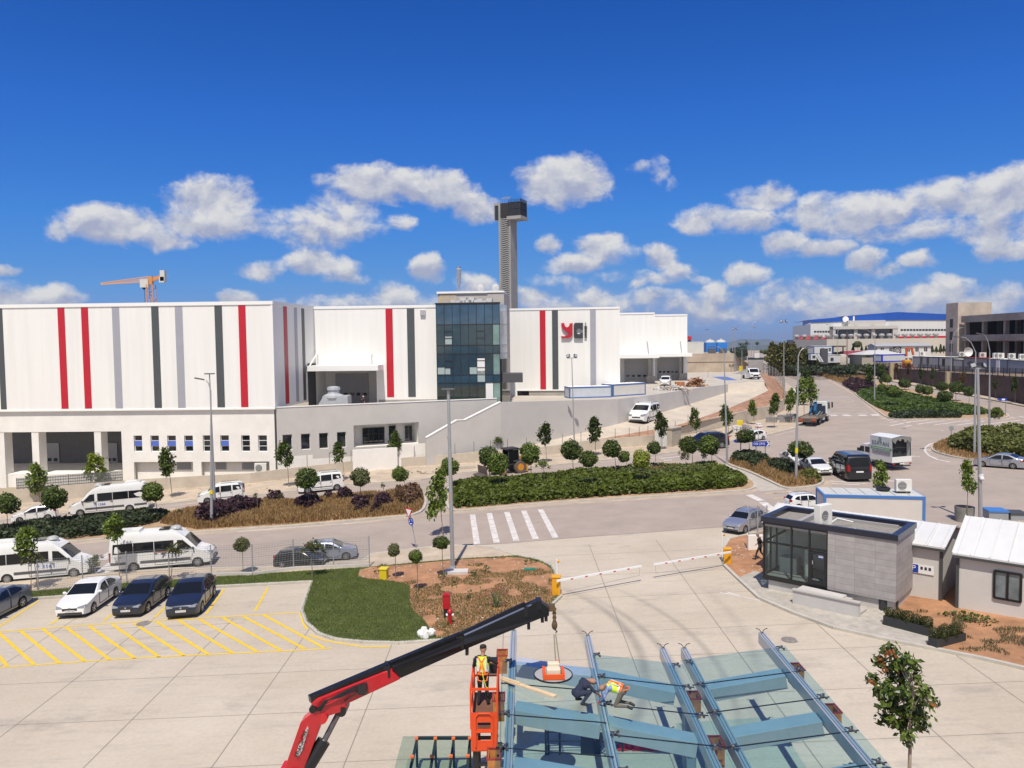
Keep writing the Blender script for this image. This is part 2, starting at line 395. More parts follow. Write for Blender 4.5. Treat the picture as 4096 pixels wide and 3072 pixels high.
lot=[(-900,2520),(-500,2455),(112,2402),(480,2375),(1246,2332),(1500,2300),(1900,2240),(2067,2226),(2000,2196),(1814,2187),(2044,2173),(2315,2150),(2568,2132),(2830,2112),(2889,2109),(3050,2126),(3200,2200),(4300,2400),(5200,2600)]
L_=gp(lot)+[Vector((60,12)),Vector((-60,12))]
sheet('concrete_yard',L_,CONC,.004)
jm=MB()
for X,y0,y1 in((-30.4,18,44),(-25.5,18,45),(-20.7,18,44.5),(-15.9,16,43),(-11.05,16,42.4),(-6.2,16,41.8),(-.6,16,42),(5.45,16,55.5),(10.4,16,56),(15.3,16,45),(19.8,16,38),(24.5,16,36)):
 ribbon(jm,[(X,y0),(X,y1)],.04,.009)
for Y,x0,x1 in((23.4,-40,30),(27.3,-40,30),(31.3,-40,30),(35.4,-40,30),(38.6,-2,22),(42.3,-40,-15),(43.9,2,17),(48.2,2.5,15),(53,1,14)):
 ribbon(jm,[(x0,Y),(x1,Y)],.028,.009)
o=jm.build('expansion_joints',JOINT,smooth=0);o['kind']='structure'
kl=[(-400,2452),(112,2399),(253,2389),(480,2374),(858,2350),(1246,2330),(1207,2444),(1224,2494),(1274,2539),(1339,2561),(1448,2573),(1597,2577),(1796,2563),(2000,2512),(2120,2470),(2200,2430),(2243,2388),(2234,2323),(2207,2269),(2144,2242),(2067,2229)]
lawn=kl+[(1900,2238),(1800,2244),(1480,2274),(1300,2285),(900,2311),(480,2340),(117,2373),(-400,2426)]
GRASSB=M('lawn_turf',(.085,.105,.03),1.,var=.35,scale=1.1,bump=.6,bscale=14,detail=10)
LAWN=gp(lawn)
sheet('lawn_base',LAWN,GRASSB,.0,thick=.12)
kerb(gp(kl),h=.13,w=.2)
bare=[(1442,2278),(1430,2318),(1560,2330),(1640,2345),(1640,2385),(1642,2440),(1700,2490),(1722,2530),(1760,2568),(2000,2508),(2120,2466),(2190,2428),(2230,2385),(2225,2325),(2200,2274),(2140,2248),(2060,2234),(1900,2242),(1800,2248),(1600,2268)]
BARE=gp(bare)
sheet('bare_soil',smoothpoly(BARE,1),EARTH,.125)
gi=[(2900,2268),(2890,2235),(2894,2196),(2916,2160),(2993,2142),(3060,2128)]
gk=[(4400,2748),(4096,2679),(3931,2640),(3714,2596),(3551,2564),(3334,2515),(3171,2455),(3036,2396),(2954,2320)]
sheet('guardhouse_island',gp([(4900,2180),(4300,2152)]+gi[::-1]+gk[::-1]+[(5000,2880)]),EARTH,.0,thick=.12)
kerb(gp(gk+gi),h=.14,w=.2)
pp=[(2954,2318),(3036,2393),(3171,2452),(3334,2512),(3551,2560),(3700,2590),(3760,2560),(3720,2500),(3600,2470),(3450,2420),(3200,2340),(3020,2290)]
sheet('paved_path',gp(pp),M('paved_path_stone',(.40,.365,.315),.9,var=.2,scale=2.5,bump=.3,bscale=5),.124)
bs=[Vector((9,24.6)),Vector((45,24.6)),Vector((45,23.2)),Vector((9,23.2))]
sheet('paver_strip',bs,PAVE,.012)
sheet('planted_verge',[Vector((6,23.2)),Vector((45,23.2)),Vector((45,14)),Vector((6,14))],EARTH,.014)
def island(name,pts,mat,it=1):
 P=smoothpoly(gp(pts),it);sheet(name,P,mat,.0,thick=.13);kerb(P,h=.15,w=.25,closed=True);return P
MEDA=island('median',[(-600,2190),(0,2110),(226,2085),(420,2060),(700,2040),(900,2030),(1171,2012),(1488,1985),(1640,1974),(1690,1980),(1705,2010),(1690,2048),(1640,2066),(1578,2071),(1171,2107),(1000,2117),(791,2131),(420,2158),(280,2171),(0,2178),(-600,2230)],M('dry_soil',(.40,.27,.16),1.,var=.3,scale=.7,bump=.5))
MEDB=island('median',[(1790,1960),(1809,1940),(2116,1917),(2297,1902),(2433,1890),(2591,1880),(2800,1872),(2870,1868),(2905,1880),(2990,1910),(3030,1948),(2985,1966),(2600,1988),(2161,2016),(1880,2044),(1800,2046),(1786,2010)],M('dry_soil',(.40,.27,.16)))
MEDC=island('median',[(2905,1858),(2925,1846),(3000,1842),(3079,1846),(3160,1872),(3270,1905),(3298,1925),(3270,1946),(3200,1955),(3140,1957),(3075,1925),(3000,1890)],M('dry_soil',(.40,.27,.16)))
sheet('paved_path',gp([(2890,1864),(2925,1852),(3000,1893),(3075,1928),(3142,1958),(3040,1966),(2990,1915)]),PAVE,.008)
MEDD=island('median',[(3085,1447),(3190,1474),(3281,1500),(3371,1535),(3430,1585),(3484,1625),(3520,1652),(3548,1672),(3600,1680),(3778,1679),(3990,1677),(4040,1668),(4020,1655),(3959,1634),(3868,1611),(3688,1566),(3597,1548),(3484,1517),(3371,1489),(3281,1465),(3190,1446),(3085,1424)],M('dry_soil',(.40,.27,.16)))
ra=[(3725,1800),(3740,1778),(3800,1758),(3900,1740),(4020,1728),(4200,1722),(4500,1730),(4600,1800),(4400,1870),(4100,1860),(3950,1850),(3820,1832),(3755,1815)]
RND=island('roundabout_island',ra,M('dry_soil',(.40,.27,.16)),2)
DUST=M('kerb_dust',(.42,.335,.26),1.,var=.2,scale=.5,detail=9)
db=MB()
for line,w in(([(0,2183),(280,2176),(420,2163),(791,2136),(1000,2122),(1171,2113),(1578,2078),(1720,2062),(1813,2052),(2161,2022),(2600,1994),(2985,1972),(3030,1955)],.9),([(3142,1964),(3233,1960),(3310,1945),(3320,1922)],.8),([(3300,1512),(3389,1560),(3440,1590),(3500,1645),(3540,1676),(3620,1686),(3990,1684),(4060,1672)],1.0),([(3712,1805),(3735,1776),(3800,1755)],.6)):
 ribbon(db,dense([G(*p).xy for p in line],3),w,.006)
o=db.build('kerb_dust',DUST,smooth=0);o['kind']='structure'
def strips(name,segs,w,mat,lift=.01):
 mb=MB()
 for s in segs:
  ribbon(mb,[G(*p).xy for p in s],w,lift)
 o=mb.build(name,mat,smooth=0);o['kind']='structure';return o
zeb=[]
for(x0,y0,x1,y1)in((1890,2058,1908,2176),(1957,2053,1987,2171),(2027,2048,2066,2164),(2095,2043,2143,2157),(2162,2038,2222,2151)):zeb.append([(x0,y0),(x1,y1)])
strips('zebra_crossing',zeb,.47,LINE)
strips('zebra_crossing',[[(3090,1974),(3175,1967)],[(3148,2004),(3232,1998)],[(3205,2024),(3230,2022)]],.42,LINE)
strips('zebra_crossing',[[(3060,1976),(3160,1970)],[(3095,1994),(3190,1986)],[(3125,2014),(3190,2006)]],.42,LINEY)
strips('lane_line',[[(2995,1979),(3045,2003)],[(3050,2008),(3110,2055)]],.7,LINE)
strips('lane_line',[[(400,2240),(500,2185)],[(330,2345),(470,2243)]],1.0,LINE)
strips('lane_line',[[(950,2127),(1171,2110),(1450,2090)],[(0,2094),(289,2062),(588,2035),(791,2011)],[(2400,1851),(2600,1832),(2800,1803)],[(3100,1742),(3180,1722)]],.14,LINE)
strips('zebra_crossing',[[(2640,1834),(2720,1826)],[(2655,1842),(2690,1840)]],.4,LINE)
strips('zebra_crossing',[[(2640,1853),(2720,1846)],[(2750,1861),(2840,1853)]],.4,LINEY)
strips('lane_line',[[(3085,1844),(3160,1841)],[(3320,1924),(3470,1936)],[(3330,1934),(3440,1940)],[(3490,1920),(3640,1928)]],.3,LINE)
strips('zebra_crossing',[[(3275,1584),(3402,1587)],[(3275,1590),(3408,1592)],[(3278,1596),(3412,1598)],[(3282,1601),(3416,1604)]],.4,LINE)
strips('zebra_crossing',[[(3285,1612),(3335,1614)],[(3360,1609),(3400,1611)],[(3300,1606),(3420,1609)]],.5,LINEY)
strips('zebra_crossing',[[(3280,1530),(3315,1531)],[(3276,1536),(3325,1537)],[(3276,1541),(3332,1541)]],.35,LINE)
strips('lane_line',[[(3318,1653),(3396,1654)],[(3428,1654),(3483,1653)]],.35,LINE)
strips('zebra_crossing',[[(3326,1659),(3342,1664)],[(3378,1659),(3394,1664)],[(3446,1659),(3456,1664)],[(3496,1657),(3506,1663)]],1.2,LINE)
strips('lane_line',[[(3548,1682),(3572,1678)],[(3558,1690),(3625,1682)],[(3558,1704),(3640,1688),(3715,1679)],[(3620,1706),(3700,1692),(3780,1683)],[(3736,1700),(3830,1687),(3880,1683)],[(3825,1701),(3935,1686)],[(3905,1702),(4080,1681)],[(3985,1706),(4130,1690)],[(4060,1708),(4200,1697)],[(3640,1825),(3680,1826)],[(3765,1722),(3775,1723)],[(3930,1724),(3945,1725)],[(4010,1729),(4030,1730)],[(4040,1670),(4060,1673)],[(4075,1666),(4140,1676)]],.38,LINE)
strips('lane_line',[[(3702,1790),(3700,1805),(3715,1822),(3750,1838),(3800,1848)],[(3702,1790),(3720,1776),(3760,1766),(3800,1761)]],.25,LINE)
strips('drain_cover',[[(3612,1714),(3622,1715)],[(3680,1794),(3698,1795)]],.7,M('cast_iron',(.12,.11,.10),.7))
def lotpx(x,y):return(x/1.7015,2200+y/1.7015)
def fg(seg):return[lotpx(*p)for p in seg]
strips('bay_lines',[fg(s)for s in([(-60,560),(265,345)],[(345,507),(410,462)],[(705,483),(770,435)],[(1055,460),(1150,365)],[(1400,440),(1525,268)],[(1735,417),(1825,256)])],.14,YEL,.012)
strips('bay_lines',[fg([(-200,568),(0,556),(900,490),(2030,428)]),fg([(-200,815),(0,800),(900,738),(2090,680),(2260,668)]),[(1202,2452),(1214,2492),(1226,2518)],[(1238,2540),(1290,2560),(1380,2577),(1440,2586)],[(1440,2588),(1560,2586)]],.13,YEL,.012)
hs=[-150,-15,135,290,450,605,765,910,1065,1215,1355,1515,1655,1795];he=[50,232,405,580,750,920,1085,1255,1420,1585,1750,1910,2075,2205]
strips('hatched_bay',[fg([(a_,556-.0625*a_),(b_,793-.0573*b_)])for a_,b_ in zip(hs,he)],.17,YEL,.012)
strips('lane_line',[[(2908,2368),(2960,2384)],[(2880,2370),(3040,2402)]],.12,LINE)
strips('puddle_stain',[[(2160,2420),(2190,2425)]],.3,JOINT)
for(px,py,r)in((579,2494,.45),(2185,2424,.35),(3160,2560,.4)):
 q=G(px,py);g=MB();g.ext([(q.x+r*math.cos(a),q.y+r*math.sin(a),q.z+.006)for a in np.linspace(0,2*math.pi,17)[:-1]],(0,0,.008));o=g.build('manhole_cover',M('cover_iron',(.22,.20,.18),.8,var=.3,scale=6),smooth=0);tag(o,'round iron manhole cover in the concrete yard, %s'%{579:'above the hatched bay',2185:'behind the crane tip',3160:'beside the paved path'}[px],'manhole cover')
class Fac:
 """vertical facade through two ground points; s runs from A to B, d is the offset towards the viewer"""
 def __init__(s,A,B):
  s.A=Vector((A[0],A[1],0));s.B=Vector((B[0],B[1],0));s.L=(s.B-s.A).length;s.t=(s.B-s.A)/s.L
  s.n=Vector((s.t.y,-s.t.x,0))
  if s.n.dot(Vector((0,0,0))-s.A)<0:s.n=-s.n
 def uv(s,px,py,d=0.):
  r=ray(px,py);o=s.A+s.n*d;k=(o-CAM).dot(s.n)/r.dot(s.n);p=CAM+r*k
  return(p-s.A).dot(s.t),p.z
 def p(s,u,z,d=0.):return s.A+s.t*u+s.n*d+Vector((0,0,z))
 def r(s,x0,y0,x1,y1,d=0.):
  xm,ym=(x0+x1)/2,(y0+y1)/2
  return s.uv(x0,ym,d)[0],s.uv(xm,y1,d)[1],s.uv(x1,ym,d)[0],s.uv(xm,y0,d)[1]
 def box(s,mb,u0,z0,u1,z1,d0,d1):
  v=[s.p(u0,z0,d0),s.p(u1,z0,d0),s.p(u1,z0,d1),s.p(u0,z0,d1),s.p(u0,z1,d0),s.p(u1,z1,d0),s.p(u1,z1,d1),s.p(u0,z1,d1)]
  return mb.add(v,[(0,3,2,1),(4,5,6,7),(0,1,5,4),(1,2,6,5),(2,3,7,6),(3,0,4,7)])
 def holes(s,mb,u0,z0,u1,z1,hs,d=0.,rev=.3):
  us=sorted(set([u0,u1]+[min(max(h[i],u0),u1)for h in hs for i in(0,2)]));zs=sorted(set([z0,z1]+[min(max(h[i],z0),z1)for h in hs for i in(1,3)]))
  for a,b in zip(us[:-1],us[1:]):
   for c,e in zip(zs[:-1],zs[1:]):
    m,n=(a+b)/2,(c+e)/2
    if any(h[0]<m<h[2]and h[1]<n<h[3]for h in hs):continue
    mb.quad(s.p(a,c,d),s.p(b,c,d),s.p(b,e,d),s.p(a,e,d))
  for h in hs:
   q=[(h[0],h[1]),(h[2],h[1]),(h[2],h[3]),(h[0],h[3])]
   for(a,b)in zip(q,q[1:]+q[:1]):mb.quad(s.p(*a,d),s.p(*b,d),s.p(*b,d-rev),s.p(*a,d-rev))
def alongwall(nt,tc):
 """distance measured along a wall, whatever way it faces"""
 ge=nt.nodes.new('ShaderNodeNewGeometry');cr=nt.nodes.new('ShaderNodeVectorMath');cr.operation='CROSS_PRODUCT';cr.inputs[1].default_value=(0,0,1);lk(nt,ge.outputs['True Normal'],cr.inputs[0])
 no=nt.nodes.new('ShaderNodeVectorMath');no.operation='NORMALIZE';lk(nt,cr.outputs[0],no.inputs[0]);dt=nt.nodes.new('ShaderNodeVectorMath');dt.operation='DOT_PRODUCT';lk(nt,tc.outputs['Object'],dt.inputs[0]);lk(nt,no.outputs[0],dt.inputs[1])
 class o:outputs=[dt.outputs['Value']]
 return o
def cladding(name,col,pitch=1.1,dark=.955):
 m,nt,b=nodes(name);tc=nt.nodes.new('ShaderNodeTexCoord');sx=nt.nodes.new('ShaderNodeSeparateXYZ');lk(nt,tc.outputs['Object'],sx.inputs[0])
 ad=alongwall(nt,tc)
 md=nt.nodes.new('ShaderNodeMath');md.operation='PINGPONG';md.inputs[1].default_value=pitch/2;lk(nt,ad.outputs[0],md.inputs[0])
 mr=nt.nodes.new('ShaderNodeMapRange');mr.inputs[1].default_value=0;mr.inputs[2].default_value=.035;mr.inputs[3].default_value=dark;mr.inputs[4].default_value=1;lk(nt,md.outputs[0],mr.inputs[0])
 mp=nt.nodes.new('ShaderNodeMapping');mp.inputs['Scale'].default_value=(1.6,1.6,.09);lk(nt,tc.outputs['Object'],mp.inputs[0])
 no=nt.nodes.new('ShaderNodeTexNoise');no.inputs['Scale'].default_value=1.;no.inputs['Detail'].default_value=7;lk(nt,mp.outputs[0],no.inputs['Vector'])
 m2=nt.nodes.new('ShaderNodeMapRange');m2.inputs[1].default_value=.3;m2.inputs[2].default_value=.7;m2.inputs[3].default_value=.95;m2.inputs[4].default_value=1.02;lk(nt,no.outputs[0],m2.inputs[0])
 mu=nt.nodes.new('ShaderNodeMath');mu.operation='MULTIPLY';lk(nt,mr.outputs[0],mu.inputs[0]);lk(nt,m2.outputs[0],mu.inputs[1])
 vm=nt.nodes.new('ShaderNodeVectorMath');vm.operation='SCALE';vm.inputs[0].default_value=col;lk(nt,mu.outputs[0],vm.inputs['Scale']);lk(nt,vm.outputs[0],b.inputs['Base Color'])
 b.inputs['Roughness'].default_value=.42;b.inputs['Specular IOR Level'].default_value=.4;MC[name]=m;return m
CLAD=cladding('white_cladding',(.83,.82,.79));CRED=M('red_cladding',(.50,.012,.028),.45,var=.05);CGRY=M('grey_cladding',(.36,.36,.41),.45,var=.04);CDRK=M('dark_grey_cladding',(.075,.085,.088),.5,var=.06)
TRIM=M('white_trim',(.84,.84,.82),.4);WPLA=M('white_plaster',(.79,.765,.725),.85,var=.07,scale=.5,bump=.05);GPLA=M('grey_plaster',(.53,.505,.48),.88,var=.06,scale=.35,bump=.05)
DKIN=M('dark_interior',(.035,.037,.04),.9);WGL=M('window_glass',(.02,.024,.028),.05,spec=.9,var=.4,scale=1.5);ALU=M('aluminium',(.55,.56,.57),.35,metal=.7);DOORG=M('door_grey',(.40,.40,.42),.5,var=.05,scale=2);SHADEW=M('shaded_hall_floor',(.35,.33,.31),.9)
RAWC=M('raw_concrete',(.40,.37,.33),.9,var=.22,scale=.35,bump=.15,detail=9);BLKM=M('black_metal',(.02,.02,.022),.45);PLINTH=M('plinth_concrete',(.33,.31,.29),.9,var=.15,scale=.8)
YARDZ=6.4
def stripes(f,root,spec,z0,z1,d=.03):
 for(xa,xb,mt)in spec:
  ym=f_mid[0];mb=MB();u0=f.uv(xa,ym)[0];u1=f.uv(xb,ym)[0];f.box(mb,u0,z0,u1,z1,.0,d);mb.build('stripe',mt,root,smooth=0)
def window(f,root,x0,y0,x1,y1,rev=.3,bars=1,mat=WGL,d=0.,fm=None,name='window'):
 u0,z0,u1,z1=f.r(x0,y0,x1,y1);return window_uz(f,root,u0,z0,u1,z1,rev,bars,mat,d,fm,name)
def window_uz(f,root,u0,z0,u1,z1,rev=.3,bars=1,mat=WGL,d=0.,fm=None,name='window',vb=0):
 w=MB();f.box(w,u0,z0,u1,z1,d-rev-.06,d-rev);o=w.build(name,mat,root,smooth=0)
 fr=MB();t=.06
 for(a,b,c,e)in((u0,z0,u1,z0+t),(u0,z1-t,u1,z1),(u0,z0+t,u0+t,z1-t),(u1-t,z0+t,u1,z1-t)):f.box(fr,a,b,c,e,d-rev+.004,d-rev+.05)
 for i in range(bars):
  zz=z0+(z1-z0)*(i+1)/(bars+1);f.box(fr,u0+t,zz-.03,u1-t,zz+.03,d-rev+.004,d-rev+.05)
 for i in range(vb):
  uu=u0+(u1-u0)*(i+1)/(vb+1);f.box(fr,uu-.03,z0+t,uu+.03,z1-t,d-rev+.006,d-rev+.052)
 fr.build('frame',fm or ALU,o,smooth=0);return o
def dockdoor(f,root,x0,y0,x1,y1,d,n=5,lites=True):
 u0,z0,u1,z1=f.r(x0,y0,x1,y1,d);mb=MB();k=int((z1-z0)/.6)+1
 for i in range(k):
  a=z0+(z1-z0)*i/k;b=z0+(z1-z0)*(i+1)/k;f.box(mb,u0,a+.012,u1,b-.012,d,d+.05)
 f.box(mb,u0,z0,u1,z1,d-.03,d+.02);o=mb.build('dock_door',DOORG,root,smooth=0)
 if lites:
  for i in range(n):
   c=u0+(u1-u0)*(i+.6)/(n+.2);w=(u1-u0)/n*.28;g=MB();zz=z0+1.35;f.box(g,c-w,zz,c+w,zz+.42,d+.05,d+.062);g.build('pane',WGL,o,smooth=0)
 return o
f_mid=[1450]
A0=at(-420,1640,93.6);A1=at(1100,1640,92.0);FL=Fac(A0.xy,A1.xy)
S1=at(1258,1400,106.0);FS=Fac((A1.x,A1.y),(S1.x,S1.y));FS.n=Vector((FS.t.y,-FS.t.x,0))
if FS.n.x<0:FS.n=-FS.n
ZT,ZB=20.1,7.35
lh=thing('factory_hall','long striped white hall at the left, above the open loading bay','building',(A1.x,A1.y,0))
mb=MB();back=Vector((0,40,0));q=[A0.xy,A1.xy,S1.xy,(S1.x,S1.y+25),(A0.x,S1.y+25)]
mb.prism(q,ZB,ZT-.35);mb.build('wall',CLAD,lh,smooth=0)
mb=MB();FL.box(mb,-.1,ZT-.36,FL.L+.08,ZT+.05,-.5,.1);FS.box(mb,.12,ZT-.36,FS.L,ZT+.05,-.5,.1);FL.box(mb,-.1,ZB-.05,FL.L+.04,ZB+.14,-.3,.07);FL.box(mb,FL.L-.14,ZB+.15,FL.L+.06,ZT-.37,-.15,.06);mb.build('trim',TRIM,lh,smooth=0)
for(xt,xb_,mt)in((-5,18,CDRK),(238,266,CRED),(332,360,CRED),(455,484,CGRY),(612,641,CDRK),(706,736,CGRY),(864,894,CDRK),(959,988,CRED)):
 u0=FL.uv(xt,1430)[0];u1=FL.uv(xb_,1430)[0];mb=MB();FL.box(mb,u0,ZB+.25,u1,ZT-.42,0,.03);mb.build('stripe',mt,lh,smooth=0)
for(xt,xb_,mt)in((1138,1152,CRED),(1181,1192,CGRY),(1210,1221,CDRK)):
 u0=FS.uv(xt,1430)[0];u1=FS.uv(xb_,1430)[0];mb=MB();FS.box(mb,u0,ZB+.3,u1,ZT-.42,0,.03);mb.build('stripe',mt,lh,smooth=0)
pod=thing('loading_podium','white lower storey with a deep open loading bay and a row of eight narrow windows','building',(A1.x,A1.y,0))
mb=MB();zb=-2.6
uo0,zo0,uo1,zo1=FL.r(-420,1730,486,2010);ub=FL.uv(1095,1700)[0]
wins=[FL.r(a/2.011,1743+(0 if a<1600 else-1),b/2.011,1808)for a,b in((1068,1135),(1203,1271),(1338,1408),(1475,1545),(1625,1690),(1766,1835),(1935,2004),(2070,2142))]
lows=[FL.r(533,1849,770,1960),FL.r(803,1848,1076,1960)]
lows=[(l[0],zb+.01,l[2],l[3])for l in lows]
FL.holes(mb,0,zb,ub,ZB-.3,[(0.01,zb+.01,uo1,zo1)],-.35,.6)if False else None
FL.holes(mb,uo1,zb,ub,ZB-.06,wins+lows,-.25,.35)
FL.box(mb,-.1,zo1,uo1-.002,ZB-.06,-9,-.25)
for(x0,x1)in((-160,-118),(-12,12),(122,150),(373,400)):
 a=FL.uv(x0,1800)[0];b=FL.uv(x1,1800)[0];FL.box(mb,a,zb,b,zo1,-1.75,-.3)
FL.box(mb,uo1,zb,uo1+.5,zo1,-9,-.26)
FL.box(mb,0,zb-.3,uo1,zb+2.25,-9,-.6)
FL.box(mb,uo1+.5,2.1,ub,ZB-.06,-1.2,-.68);FL.box(mb,uo1+.5,zb,ub,2.1,-1.4,-.95)
mb.build('wall',WPLA,pod,smooth=0)
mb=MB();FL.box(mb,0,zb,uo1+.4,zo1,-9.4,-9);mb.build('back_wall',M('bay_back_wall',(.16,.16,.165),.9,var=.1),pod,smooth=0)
for(x0,x1)in((160,238),(405,470)):dockdoor(FL,pod,x0,1772,x1,1885,-8.9,3)
SKYG=M('tilted_pane',(.05,.08,.16),.03,spec=1.0)
for i,w in enumerate(wins):
 o=window_uz(FL,pod,*w,rev=.3,bars=2,d=-.25,fm=TRIM)
 if i in(0,1,2,3,5):
  g=MB();z0=w[1]+(w[3]-w[1])*.36;z1=w[1]+(w[3]-w[1])*.66;g.add([FL.p(w[0]+.05,z0,-.32),FL.p(w[2]-.05,z0,-.32),FL.p(w[2]-.05,z1,-.5),FL.p(w[0]+.05,z1,-.5),FL.p(w[0]+.05,z0,-.30),FL.p(w[2]-.05,z0,-.30),FL.p(w[2]-.05,z1,-.48),FL.p(w[0]+.05,z1,-.48)],[(0,1,2,3),(4,5,6,7),(0,1,5,4),(2,3,7,6)]);g.build('pane',M('blue_film_pane',(.07,.12,.42),.15),o,smooth=0)
for(x0,y0,x1,y1)in((708,1850,764,1878),(862,1850,905,1878),(968,1850,1030,1878)):
 u0,z0,u1,z1=FL.r(x0,y0,x1,y1,-.9);mb=MB()
 for i in range(8):FL.box(mb,u0,z0+(z1-z0)*i/8,u1,z0+(z1-z0)*(i+.75)/8,-.95,-.88)
 mb.build('louvre',M('louvre_grey',(.30,.30,.32),.5),pod,smooth=0)
def ac_unit(loc,rz,w=.95,h=.75,label='',sc=1.,d=.36,group=None,tilt=None):
 t=thing('air_conditioner',label,'air conditioner',loc,rz,group);s=sc
 mb=MB();mb.box(-w/2*s,-d/2*s,.08*s,w/2*s,d/2*s,(h+.08)*s);m0=t.matrix_world.copy()
 mb.build('casing',M('ac_casing',(.70,.69,.65),.5),t,local=True,bevel=.015)
 mb=MB();mb.lathe([(.27*s,0),(.27*s,.02*s),(.24*s,.025*s)],(-.12*s,-d/2*s-.02*s,(h/2+.08)*s),'Y',16);f=mb.build('fan_grille',M('ac_grille',(.16,.16,.17),.6),t,local=True)
 mb=MB()
 for i in range(6):mb.box(-.36*s,-d/2*s-.035*s,(.2+i*.09)*s,.12*s,-d/2*s-.028*s,(.215+i*.09)*s)
 mb.build('guard',M('ac_casing',(.7,.69,.65),.5),f,local=True,smooth=0)
 mb=MB();mb.box(-w*.4*s,-d/2*s,0,w*.4*s,d/2*s,.08*s);mb.build('base_frame',BLKM,t,local=True,smooth=0)
 return t
u,z=FL.uv(1048,1882,-.6);p=FL.p(u,0,-.3);ac_unit((p.x,p.y,FL.uv(1048,1893,-.3)[1]),0,label='white air conditioner outdoor unit under the white podium windows',sc=1.5)
B1=at(1987,1600,103.0);FP=Fac((A1.x+.0,A1.y+.25),(B1.x,B1.y))
gp_=thing('podium_wall','long grey plastered wall with four tall windows and a recessed entrance below the yard parapet','building',(A1.x,A1.y,0))
ztp=7.45;mb=MB();hw=[FP.r(*[v/2.011+o_ for v,o_ in zip(w,(1000,1100,1000,1100))])for w in((262,1283,341,1410),(410,1276,486,1405),(556,1270,631,1397),(700,1262,775,1388))]
nook=FP.r(1415,1695,1676,1782);u_end=FP.L
split=FP.uv(1300,1832)[1]
FP.holes(mb,0.06,split,u_end,ztp,hw+[nook],0,.35)
mb.build('wall',GPLA,gp_,smooth=0)
mb=MB();FP.box(mb,.06,-2.2,u_end,split,-.5,.0);FP.box(mb,.06,split-.02,FP.uv(1250,1800)[0],split+.5,-.3,.006);mb.build('unpainted_base',WPLA,gp_,smooth=0)
mb=MB();FP.box(mb,.0,ztp,u_end,ztp+.1,-.35,.06);mb.build('coping',TRIM,gp_,smooth=0)
for h in hw:window_uz(FP,gp_,*h,rev=.25,bars=0,vb=0,d=0,fm=TRIM)
mb=MB();FP.box(mb,nook[0],nook[1],nook[2],nook[3]+.2,-3.2,-3.0);FP.box(mb,nook[2],nook[1],nook[2]+.2,nook[3],-3,-.36);FP.box(mb,nook[0],nook[1]-.3,nook[2],nook[1],-3,-.36);FP.box(mb,nook[0],nook[3],nook[2],nook[3]+.25,-3,-.36)
FP.box(mb,nook[0]-.2,nook[1],nook[0],nook[3],-3,-.36);mb.build('recess',WPLA,gp_,smooth=0)
g=MB();a,zz0,b,zz1=FP.r(1452,1710,1536,1782,-2.9);FP.box(g,a,nook[1],b,zz1,-2.98,-2.9);e=g.build('entrance_glazing',WGL,gp_,smooth=0)
g=MB()
for i in range(5):uu=a+(b-a)*i/4;FP.box(g,uu-.05,nook[1],uu+.05,zz1,-2.9,-2.84)
for zz in(nook[1]+.05,nook[1]+1.2,zz1-.05):FP.box(g,a,zz-.05,b,zz+.05,-2.89,-2.845)
g.build('mullions',BLKM,e,smooth=0)
for(x0,x1)in((1574,1607),(1640,1674)):window(FP,gp_,x0,1708,x1,1775,rev=2.9,bars=0,fm=TRIM)
tw=thing('terrace_wall','low white unpainted terrace wall in front of the recessed entrance','wall',FP.p(12,0,3));mb=MB()
for(x0,y0,x1,y1,d)in((1412,1795,1590,1875,3.0),(1590,1778,1707,1850,2.4)):
 u0,z0,u1,z1=FP.r(x0,y0,x1,y1,d);FP.box(mb,u0,-1.5,u1,z1,d-.3,d)
mb.build('wall',WPLA,tw,smooth=0)
RW=[at(1706,1800,95.5).xy,at(2003,1600,100.5).xy,at(2470,1600,114).xy,at(2640,1600,124).xy,at(2800,1600,138).xy,at(2912,1600,148).xy]
def zAt(px,py,Y):return at(px,py,Y).z
tops=[zAt(1706,1752,95.5),zAt(2003,1609,100.5),zAt(2470,1596,114),zAt(2640,1575,124),zAt(2800,1550,138),zAt(2912,1537,148)]
bots=[-1.2,.3,zAt(2470,1696,114)-.3,zAt(2640,1652,124)-.3,zAt(2800,1604,138)-.3,zAt(2912,1568,148)-.3]
rw=thing('retaining_wall','long curving grey wall beside the ramp with a sloping white edge','wall',(RW[1].x,RW[1].y,0));mb=MB();cp=MB()
pts=[]
for i in range(len(RW)-1):
 n=1 if i==0 else 4
 for k in range(n):t=k/n;pts.append((RW[i].lerp(RW[i+1],t),tops[i]+(tops[i+1]-tops[i])*t,bots[i]+(bots[i+1]-bots[i])*t))
pts.append((RW[-1],tops[-1],bots[-1]))
def lin(a,b,t):return a+(b-a)*t
fw_=Fac(RW[0],RW[1])
dg=[(1706,1752),(1828,1682),(1860,1681),(2003,1609)];dgp=[fw_.uv(*p)for p in dg]
for(a,b)in zip(dgp[:-1],dgp[1:]):
 mb.add([fw_.p(a[0],-1.2,0),fw_.p(b[0],-1.2,0),fw_.p(b[0],b[1],0),fw_.p(a[0],a[1],0),fw_.p(a[0],-1.2,-.4),fw_.p(b[0],-1.2,-.4),fw_.p(b[0],b[1],-.4),fw_.p(a[0],a[1],-.4)],[(0,1,2,3),(4,7,6,5),(2,3,7,6),(0,4,7,3),(1,2,6,5)])
 cp.bar(fw_.p(a[0],a[1]+.05,-.2),fw_.p(b[0],b[1]+.05,-.2),.5,.1)
